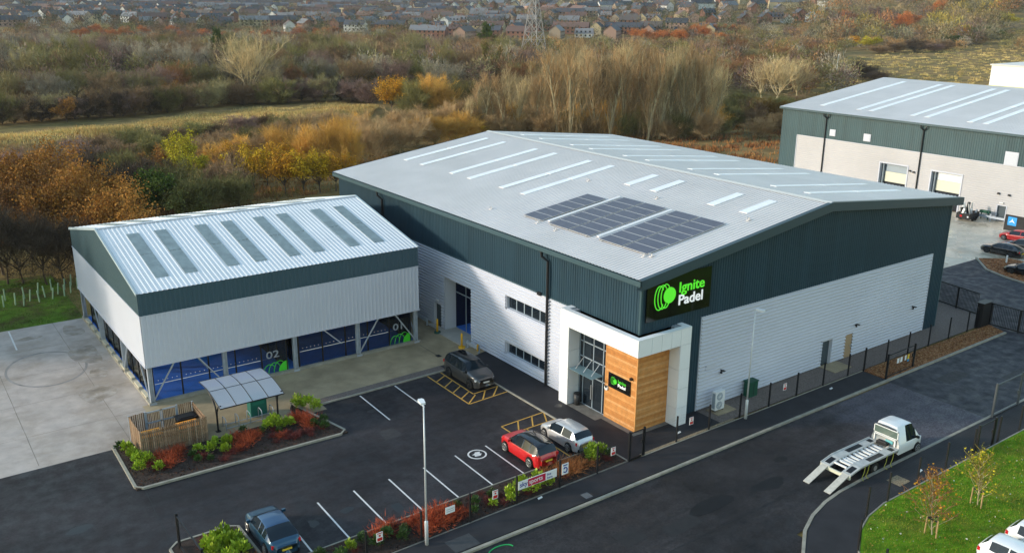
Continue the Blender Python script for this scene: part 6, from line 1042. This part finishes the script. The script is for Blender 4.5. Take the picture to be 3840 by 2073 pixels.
for x, y, s in [(-7.3, -1.1, 1.5), (-6.7, -1.3, 1.6), (-6.9, -1.9, 1.5), (-6.2, -1.6, 1.5), (-7.6, -1.8, 1.3), (-5.9, -1.0, 1.2), (-5.4, -1.8, 1.1), (-26.3, .4, 1.3), (-26.0, .0, 1.2), (-8.3, -.8, 1.0)]: plant('O', x, y, s, W2)
for k in range(34): plant('B', random.uniform(-22, -3.6), random.uniform(-2.4, -.6), random.uniform(.5, .9), W2)
for k in range(8): plant('B', random.uniform(-28.3, -26.5), random.uniform(3.0, 4.0), random.uniform(.7, 1.0), W2)
# ------------------------------------------------------------------ grass
def inpoly(P, poly):
    x, y = P[:, 0], P[:, 1]; r = np.zeros(len(P), bool); n = len(poly)
    for i in range(n):
        (x0, y0), (x1, y1) = poly[i], poly[(i+1) % n]; c = ((y0 > y) != (y1 > y)) & (x < (x1-x0)*(y-y0)/(y1-y0+1e-12)+x0); r ^= c
    return r
def grass(name, poly, n, h, w, cols, label, zf=0., seed=3, terrain=False, clump=0):
    rs = np.random.default_rng(seed); A = np.array(poly); lo, hi = A.min(0), A.max(0); P = rs.uniform(lo, hi, (int(n*2.2), 2)); nc = max(10, n//22) if h > .3 else 0
    if nc: Cn = rs.uniform(lo, hi, (nc*2, 2)); Cs = rs.uniform(.25, 1.1, nc*2); ci = rs.integers(0, nc*2, len(P)); P = Cn[ci]+rs.normal(size=P.shape)*Cs[ci][:, None]*np.array([1.3, .8])
    ok = inpoly(P, poly); P = P[ok][:n]; ci = ci[ok][:n] if nc else None; n = len(P)
    z = np.array([hgt(*p)-.06 for p in P]) if terrain else np.full(n, zf); P3 = np.column_stack([P, z]); D = rs.normal(size=(n, 3))*.35; D[:, 2] = 1
    V, F = slivers(P3, D, h*rs.uniform(.5, 1.4, n)*(1 if h < .3 else (.75+.5*np.sin(P[:, 0]*.31+np.sin(P[:, 1]*.23)*2)*np.sin(P[:, 1]*.27))), w, rs); pick = rs.integers(0, len(cols), n) if not nc else np.where(rs.random(n) < .75, (ci*7919) % len(cols), rs.integers(0, len(cols), n)); c = np.array(cols)[pick]*(1+.30*np.sin(P[:, :1]*.17+2.3*np.sin(P[:, 1:]*.11))*np.sin(P[:, 1:]*.21+P[:, :1]*.05))
    o = link(name, fastmesh(name, V, F, np.repeat(c, 3, 0)), M_stuff); tag(o, label, 'grass', kind='stuff'); return o
grass('meadow_grass', [(-20.4, 171.5), (12.6, 184.3), (37.1, 193.0), (70.0, 192.0), (69.4, 167.6), (61.4, 158.6), (38.6, 159.5), (19.3, 155.3), (-1.8, 149.5), (-23.3, 145.1)], 42000, .9, .13, [(.66,.47,.18), (.70,.52,.21), (.55,.39,.14), (.36,.30,.11), (.55,.32,.12)], 'tall dry golden grass of the meadow in front of the wood', terrain=True)
grass('scrub_grass', [(-23.4, 143.7), (-2.0, 148.5), (18.9, 154.2), (38.1, 158.2), (60.7, 157.2), (39.5, 104.9), (18.2, 84.8), (-11.8, 80.4), (-30.8, 74.9)], 40000, .7, .14, [(.30,.155,.05), (.23,.125,.05), (.36,.21,.07), (.19,.155,.045), (.39,.18,.075)], 'rough russet grass and bracken between the scrub bushes', terrain=True, seed=4)
grass('rust_grass', [(70, 70), (82, 105), (124, 135), (170, 118), (150, 90), (105, 60)], 16000, .9, .16, [(.40,.165,.055), (.31,.12,.045), (.46,.23,.08), (.22,.10,.05)], 'rust coloured rough grass beside the slender grove', terrain=True, seed=5)
grass('field_grass', [(190, 100), (225, 175), (387, 245), (640, 290), (420, 130), (300, 95)], 42000, .7, .22, [(.62,.45,.17), (.68,.51,.21), (.50,.38,.14), (.36,.29,.10), (.60,.41,.15)], 'pale golden grass of the far field', terrain=True, seed=6)
grass('lawn_grass', [(30, -15.2), (5.65, -15.15), (3.7, -15.45), (2.2, -16), (.3, -17.2), (-1.1, -19.5), (-2, -24), (14, -30)], 45000, .10, .035, [(.12,.24,.018), (.16,.27,.022), (.22,.25,.03), (.08,.17,.016), (.30,.27,.045)], 'bright green tufted lawn grass beside the footpath', zf=.13, seed=7)
grass('lawn_grass_far', [(-45, 46.3), (-25.5, 45.7), (-23, 60), (-50, 62)], 14000, .14, .05, [(.07,.15,.016), (.10,.17,.02), (.13,.12,.04), (.06,.11,.016)], 'rough green lawn grass behind the court building', zf=0, seed=8)
def chips(name, poly, n, sz, cols, z, label, seed):
    rs = np.random.default_rng(seed); A = np.array(poly); P = rs.uniform(A.min(0), A.max(0), (n*2, 2)); P = P[inpoly(P, poly)][:n]; P3 = np.column_stack([P, np.full(len(P), z)+rs.uniform(0, .03, len(P))])
    V, F = leaves(P3, sz*rs.uniform(.5, 1.4, len(P)), rs, .6); c = np.array(cols)[rs.integers(0, len(cols), len(P))]; o = link(name, fastmesh(name, V, F, np.repeat(c, 4, 0)), M_stuff); tag(o, label, 'mulch', kind='stuff')
chips('bark_chips', [(22.35, -4.55), (40.2, -4.45), (40.9, -2.85), (22.35, -2.6)], 7000, .13, [(.30,.14,.06), (.36,.19,.09), (.20,.09,.045), (.42,.26,.14)], .12, 'orange-brown bark chips in the roadside bed', 1)
chips('bark_chips_island', [(62.0, 9.1), (58.9, 6.4), (57.6, 3.8), (57.2, 1.8), (57.2, -7), (65.5, -7), (64.8, 7.0)], 4500, .22, [(.30,.13,.06), (.34,.17,.08), (.22,.10,.05), (.36,.2,.1)], .12, 'orange-brown bark chips on the yard island', 2)
chips('bed_litter', [(-29.1, 11.6), (-16.0, 11.3), (-17.3, 15.1), (-27.9, 15.1), (-29.1, 17.4)], 2600, .09, [(.05,.03,.02), (.09,.035,.022), (.03,.03,.015), (.12,.05,.025), (.018,.013,.012)], .1, 'fallen leaves and mulch in the bed by the cycle shelter', 3)
chips('bed_litter_front', [(-25.2, -.6), (-3.3, -.35), (-3.3, -2.6), (-25.2, -2.95)], 3200, .09, [(.05,.03,.02), (.09,.035,.022), (.03,.03,.015), (.12,.05,.025), (.018,.013,.012)], .09, 'fallen leaves and mulch in the bed along the fence', 4)
chips('fallen_leaves', [(28, -15.3), (5.65, -15.2), (3.7, -15.5), (2.2, -16.1), (.3, -17.3), (-1.0, -19.6), (-2, -24), (14, -30)], 900, .10, [(.30,.20,.05), (.25,.13,.04), (.40,.33,.12), (.5,.5,.42)], .19, 'scattered fallen leaves on the lawn beside the footpath', 6)
# staked saplings
sap = tree_meshes('sapling', 130, 'slim', 4.0, 2.2, 260, .28, .016, nlf=340, lf=.12, tsc=1.0)
for i, (x, y, lc, lb) in enumerate(((4.9, -18.4, 'or', 'thin staked sapling with reddish twigs on the lawn'), (9.95, -18.25, 'yo', 'thin staked sapling with yellowing leaves on the lawn by the footpath'))):
    o = empty('sapling', (x, y, .13), i*2.); tag(o, lb, 'tree'); link('trunk', sap[0], BK['pale'], o); c_ = link('crown', sap[1], TW['ru2' if i == 0 else 'yg'], o); link('foliage', sap[2], LF['yo' if i == 0 else 'yg'], c_)
    for k in range(3): a = k*2.1; MB().tube([(.38*math.cos(a), .38*math.sin(a), 0), (.36*math.cos(a), .36*math.sin(a), 1.05)], .04, 7).build('stake', M_stake, o)
    MB().bar((.36, 0, .98), (.36*math.cos(2.1), .36*math.sin(2.1), .98), .05).bar((.36*math.cos(2.1), .36*math.sin(2.1), .98), (.36*math.cos(4.2), .36*math.sin(4.2), .98), .05).build('tie', M_black, o)
# ================================================================== PYLONS
def pylon(label, x, y, H, wbase, full=True):
    p = empty('pylon', (x, y, hgt(x, y)-.1), R(22)); tag(p, label, 'pylon'); lv = [0, .16, .30, .42, .53, .63, .72, .80, .88, .95, 1.0]
    def hw(t): return wbase/2*(1-t/.72)+.55*(t/.72) if t < .72 else .55*(1-(t-.72)/.28)+.05*((t-.72)/.28)
    th = .16*wbase/9
    for sx in (-1, 1):
        for sy in (-1, 1):
            mb = MB()
            for a, b in zip(lv, lv[1:]): mb.bar((sx*hw(a), sy*hw(a), a*H), (sx*hw(b), sy*hw(b), b*H), th*1.5)
            mb.build('leg', M_steel, p)
    mb = MB()
    for a, b in zip(lv, lv[1:]):
        for (ux, uy, vx, vy) in ((1, 1, 1, -1), (1, -1, -1, -1), (-1, -1, -1, 1), (-1, 1, 1, 1)):
            A, B = hw(a), hw(b); mb.bar((ux*A, uy*A, a*H), (vx*B, vy*B, b*H), th); mb.bar((vx*A, vy*A, a*H), (ux*B, uy*B, b*H), th); mb.bar((ux*B, uy*B, b*H), (vx*B, vy*B, b*H), th*.8)
            if a < .3: m_ = (a+b)/2; Mh = hw(m_); mb.bar((ux*Mh, uy*Mh, m_*H), (vx*Mh, vy*Mh, m_*H), th*.7)
    mb.build('lattice', M_steel, p)
    for t, l in ((.72, 4.2), (.80, 5.2), (.88, 3.8)):
        for s in (-1, 1): MB().bar((0, 0, t*H), (s*l, 0, t*H), th).bar((0, 0, (t+.05)*H), (s*l, 0, t*H), th).bar((s*l, 0, t*H), (s*l, 0, t*H-2), th*1.2).build('cross_arm', M_steel, p)
pylon('tall grey lattice pylon standing behind the slender grove', 208, 287, 46, 9.5); pylon('distant grey lattice pylon above the wooded hill', 1300, 760, 44, 9)
# ================================================================== TOWN
FWH = Vector((math.cos(yaw), math.sin(yaw))); RTH = Vector((math.sin(yaw), -math.cos(yaw)))
def world(dep, lat): p = Vector((CX, CY))+FWH*dep+RTH*lat; return p.x, p.y
WCOL = {'brick': (.22,.105,.075), 'white': (.60,.59,.57), 'cream': (.50,.40,.25), 'pink': (.36,.23,.18), 'buff': (.32,.25,.19)}; RCOL = {'slate': (.065,.068,.082), 'brown': (.10,.082,.075), 'grey': (.16,.16,.17), 'red': (.14,.085,.07)}
HM_w = {k: mat('house_'+k, c, .9, rnd=.12) for k, c in WCOL.items()}; HM_r = {k: mat('tiles_'+k, c, .8, rnd=.2) for k, c in RCOL.items()}; M_hwin = mat('house_window', (.02,.025,.03), .15); M_hfr = mat('house_frame', (.7,.7,.7), .5)
def house_meshes(Lh, Wh, Hh, Hr):
    wl = MB(); x, y = Lh/2, Wh/2; wl.v = [(-x,-y,-1.5),(x,-y,-1.5),(x,y,-1.5),(-x,y,-1.5),(-x,-y,Hh),(x,-y,Hh),(x,y,Hh),(-x,y,Hh),(-x,0,Hr-.06),(x,0,Hr-.06)]; wl.f = [(0,1,5,4),(2,3,7,6),(1,2,6,9,5),(3,0,4,8,7)]
    rf = MB(); e = .35; s = (Hr-Hh)/y
    rf.v = [(-x-e,-y-e,Hh-s*e+.02),(x+e,-y-e,Hh-s*e+.02),(x+e,0,Hr+.02),(-x-e,0,Hr+.02),(x+e,y+e,Hh-s*e+.02),(-x-e,y+e,Hh-s*e+.02)]; rf.f = [(0,1,2,3),(3,2,4,5)]
    ch = MB().box(x*.5, -.4, Hr-.8, x*.5+.9, .4, Hr+1.0); wi = MB()
    for s_ in (-1, 1):
        for zz in (.9, 3.4):
            for k in range(max(2, int(Lh/3))):
                xx = -x+Lh*(k+.5)/max(2, int(Lh/3)); y0, y1 = sorted((s_*y, s_*(y+.04))); wi.box(xx-.6, y0, zz, xx+.6, y1, zz+1.2)
    return wl.mesh('house_wall'), rf.mesh('house_roof'), ch.mesh('house_chimney'), wi.mesh('house_windows')
HPT = [house_meshes(9, 7.5, 5, 8), house_meshes(16, 8, 5, 8.4), house_meshes(12, 8, 2.8, 6.2), house_meshes(26, 8.5, 5, 8.2)]
def estate(x, y):      # streets turn a little from block to block
    k = (math.floor(x/260)*73856093 ^ math.floor(y/260)*19349663) & 1023; return (k % 7)*R(26)
def in_hill(dep, lat): return lat > .30*dep+30 and dep > 500
rh = random.Random(3); near = []; far = []
dep = 640.
while dep < 2300:
    step = 30 if dep < 1500 else 40; lat = -dep*.60
    while lat < dep*.60:
        lat += rh.uniform(.75, 1.25)*(21 if dep < 1500 else 24)
        dd_ = dep+rh.uniform(-.3, .3)*step
        if in_hill(dd_, lat) and dd_ < 2600: continue
        if dd_ < 700 and (lat < -dd_*.10 or lat > dd_*.22): continue
        if rh.random() < .18: continue
        (near if dd_ < 1010 else far).append((dd_, lat))
    dep += step
near.sort(); extra = near[290:]; near = near[:290]; far += extra
WN = list(WCOL); RN = ['slate', 'slate', 'slate', 'brown', 'grey', 'grey', 'red']
for i, (dd_, lat) in enumerate(near):
    x, y = world(dd_, lat); t_ = rh.randrange(4); wn = rh.choice(['brick', 'brick', 'white', 'cream', 'pink', 'buff', 'brick']); rn = rh.choice(RN); a = estate(x, y)+(R(90) if rh.random() < .3 else 0)
    hs = empty('house', (x, y, hgt(x, y)), a); ms = HPT[t_]; tag(hs, f'{["small two storey", "long two storey", "single storey", "terraced row"][t_]} {wn} house with {rn} tiled roof in the distant town', 'house', f'{wn} {rn} roofed houses of type {["small", "long", "low", "terrace"][t_]}')
    link('wall', ms[0], HM_w[wn], hs); rf = link('roof', ms[1], HM_r[rn], hs); link('chimney', ms[2], HM_w['brick'], rf)
    if dd_ < 850: link('windows', ms[3], M_hwin, hs)['kind'] = 'stuff'
# the rest of the town as one mass
V = []; F3 = []; C_ = []; nv = 0
for dd_, lat in far:
    x, y = world(dd_, lat); z = hgt(x, y)-1; a = estate(x, y)+(R(90) if rh.random() < .3 else 0); Lh = rh.choice([9, 14, 18, 26]); Wh = 8; Hh = rh.choice([4, 6, 6]); Hr = Hh+rh.uniform(2.6, 3.6); ca, sa = math.cos(a), math.sin(a)
    P = [(-Lh/2,-Wh/2,0),(Lh/2,-Wh/2,0),(Lh/2,Wh/2,0),(-Lh/2,Wh/2,0),(-Lh/2,-Wh/2,Hh),(Lh/2,-Wh/2,Hh),(Lh/2,Wh/2,Hh),(-Lh/2,Wh/2,Hh),(-Lh/2,0,Hr),(Lh/2,0,Hr), (-Lh/2-.3,-Wh/2-.4,Hh-.1),(Lh/2+.3,-Wh/2-.4,Hh-.1),(Lh/2+.3,Wh/2+.4,Hh-.1),(-Lh/2-.3,Wh/2+.4,Hh-.1),(-Lh/2-.3,0,Hr+.2),(Lh/2+.3,0,Hr+.2)]
    V += [(x+px*ca-py*sa, y+px*sa+py*ca, z+pz) for px, py, pz in P]; wc = WCOL[rh.choice(['brick', 'white', 'cream', 'pink', 'white', 'buff'])]; rc = RCOL[rh.choice(RN)]; k_ = rh.uniform(.8, 1.25); C_ += [[c*k_ for c in wc]]*10+[[c*k_ for c in rc]]*6
    for f in ((0,1,5),(0,5,4),(1,2,6),(1,6,5),(2,3,7),(2,7,6),(3,0,4),(3,4,7),(5,6,9),(7,4,8),(10,11,15),(10,15,14),(14,15,12),(14,12,13)): F3.append([nv+i for i in f])
    nv += 16
tag(link('distant_town', fastmesh('distant_town', V, F3, np.array(C_)), M_stuff), 'mass of small houses of the far town reaching to the horizon', 'town', kind='stuff')
# far trees as one mass: clouds of small facets
def cloud(pts, name, label, nper, cols, seed, hr=(7, 13), wr=(7, 12)):
    rs = np.random.default_rng(seed); Vs = []; Cs = []
    for (x, y) in pts:
        h = rs.uniform(*hr); w = rs.uniform(*wr); u = rs.normal(size=(nper, 3)); u /= np.linalg.norm(u, axis=1, keepdims=True); r = rs.uniform(.35, 1.05, nper)[:, None]**.7; lob = 1+.25*np.sin(3*np.arctan2(u[:, 1], u[:, 0])+rs.uniform(0, 6))[:, None]*np.abs(u[:, 2:3])
        P = u*r*lob*np.array([w/2, w/2, h*.45])+np.array([x, y, hgt(x, y)+h*.52]); D = u*.7+rs.normal(size=u.shape)*.6+np.array([0, 0, .6]); v, f = slivers(P, D, rs.uniform(.8, 2.0, nper)*w/10, .30*w/10, rs); Vs.append(v)
        c = np.array(cols[rs.integers(0, len(cols))])*rs.uniform(.75, 1.25); Cs.append(np.repeat(c[None]*rs.uniform(.7, 1.3, (nper, 1)), 3, 0))
    V = np.concatenate(Vs); tag(link(name, fastmesh(name, V, np.arange(len(V)).reshape(-1, 3), np.concatenate(Cs)), M_stuff), label, 'woodland', kind='stuff')
BRN = [(.24,.15,.084), (.20,.175,.064), (.275,.23,.11), (.225,.142,.115), (.30,.255,.19), (.12,.09,.06), (.35,.20,.085)]
pw = []
for k in range(1500):
    dep = rh.uniform(285, 680); lat = rh.uniform(-.62, .60)*dep
    if -.1*dep < lat < .16*dep and dep > 560: continue
    if lat > .30*dep+20 and dep < 520: continue
    pw.append(world(dep, lat))
pw.sort(key=lambda p: math.hypot(p[0]-CX, p[1]-CY))
n3 = len(pw)//3
cloud(pw[:n3], 'woodland_front', 'dense bare brown woodland just behind the wood edge', 330, BRN, 5, (8, 12))
pw, hh3 = pw[n3:], (5, 8)
cloud(pw, 'woodland', 'mass of bare brown woodland filling the ground behind the wood edge', 300, BRN, 1, hh3)
ph = []
for k in range(1500):
    dep = rh.uniform(560, 2500); lat = rh.uniform(.30*dep+10, .70*dep)
    if dep < 760 and lat > .52*dep: continue
    ph.append(world(dep, lat))
cloud(ph, 'hill_woodland', 'mass of olive grey woodland covering the far hill', 280, [(.23,.20,.11), (.25,.22,.145), (.19,.165,.07), (.30,.22,.12), (.20,.14,.11), (.40,.18,.07), (.12,.10,.05), (.36,.27,.06)], 2, (9, 16), (10, 18))
pt = []
for k in range(3400):
    dep = 640*(2300/640)**rh.random(); lat = rh.uniform(-.62, .50)*dep
    if in_hill(dep, lat): continue
    pt.append(world(dep, lat))
cloud(pt, 'town_trees', 'scattered garden trees among the far houses', 110, [(.12,.09,.05), (.10,.09,.035), (.05,.06,.025), (.14,.12,.07), (.22,.11,.05), (.035,.05,.025)], 3, (6, 13), (6, 13))
# ================================================================== HAZE
hz = MB().box(-4400, -4400, -3, 4400, 4400, 175).build('haze', None); tag(hz, 'thin pale air haze over the whole place', 'haze', kind='stuff')
Mh = bpy.data.materials.new('haze'); Mh.use_nodes = True; Mh.node_tree.nodes.clear(); vo = Mh.node_tree.nodes.new('ShaderNodeVolumePrincipled'); ou = Mh.node_tree.nodes.new('ShaderNodeOutputMaterial')
vo.inputs['Color'].default_value = (.86, .90, 1, 1); vo.inputs['Density'].default_value = .00007; vo.inputs['Anisotropy'].default_value = .2; Mh.node_tree.links.new(vo.outputs[0], ou.inputs['Volume']); hz.data.materials.append(Mh)
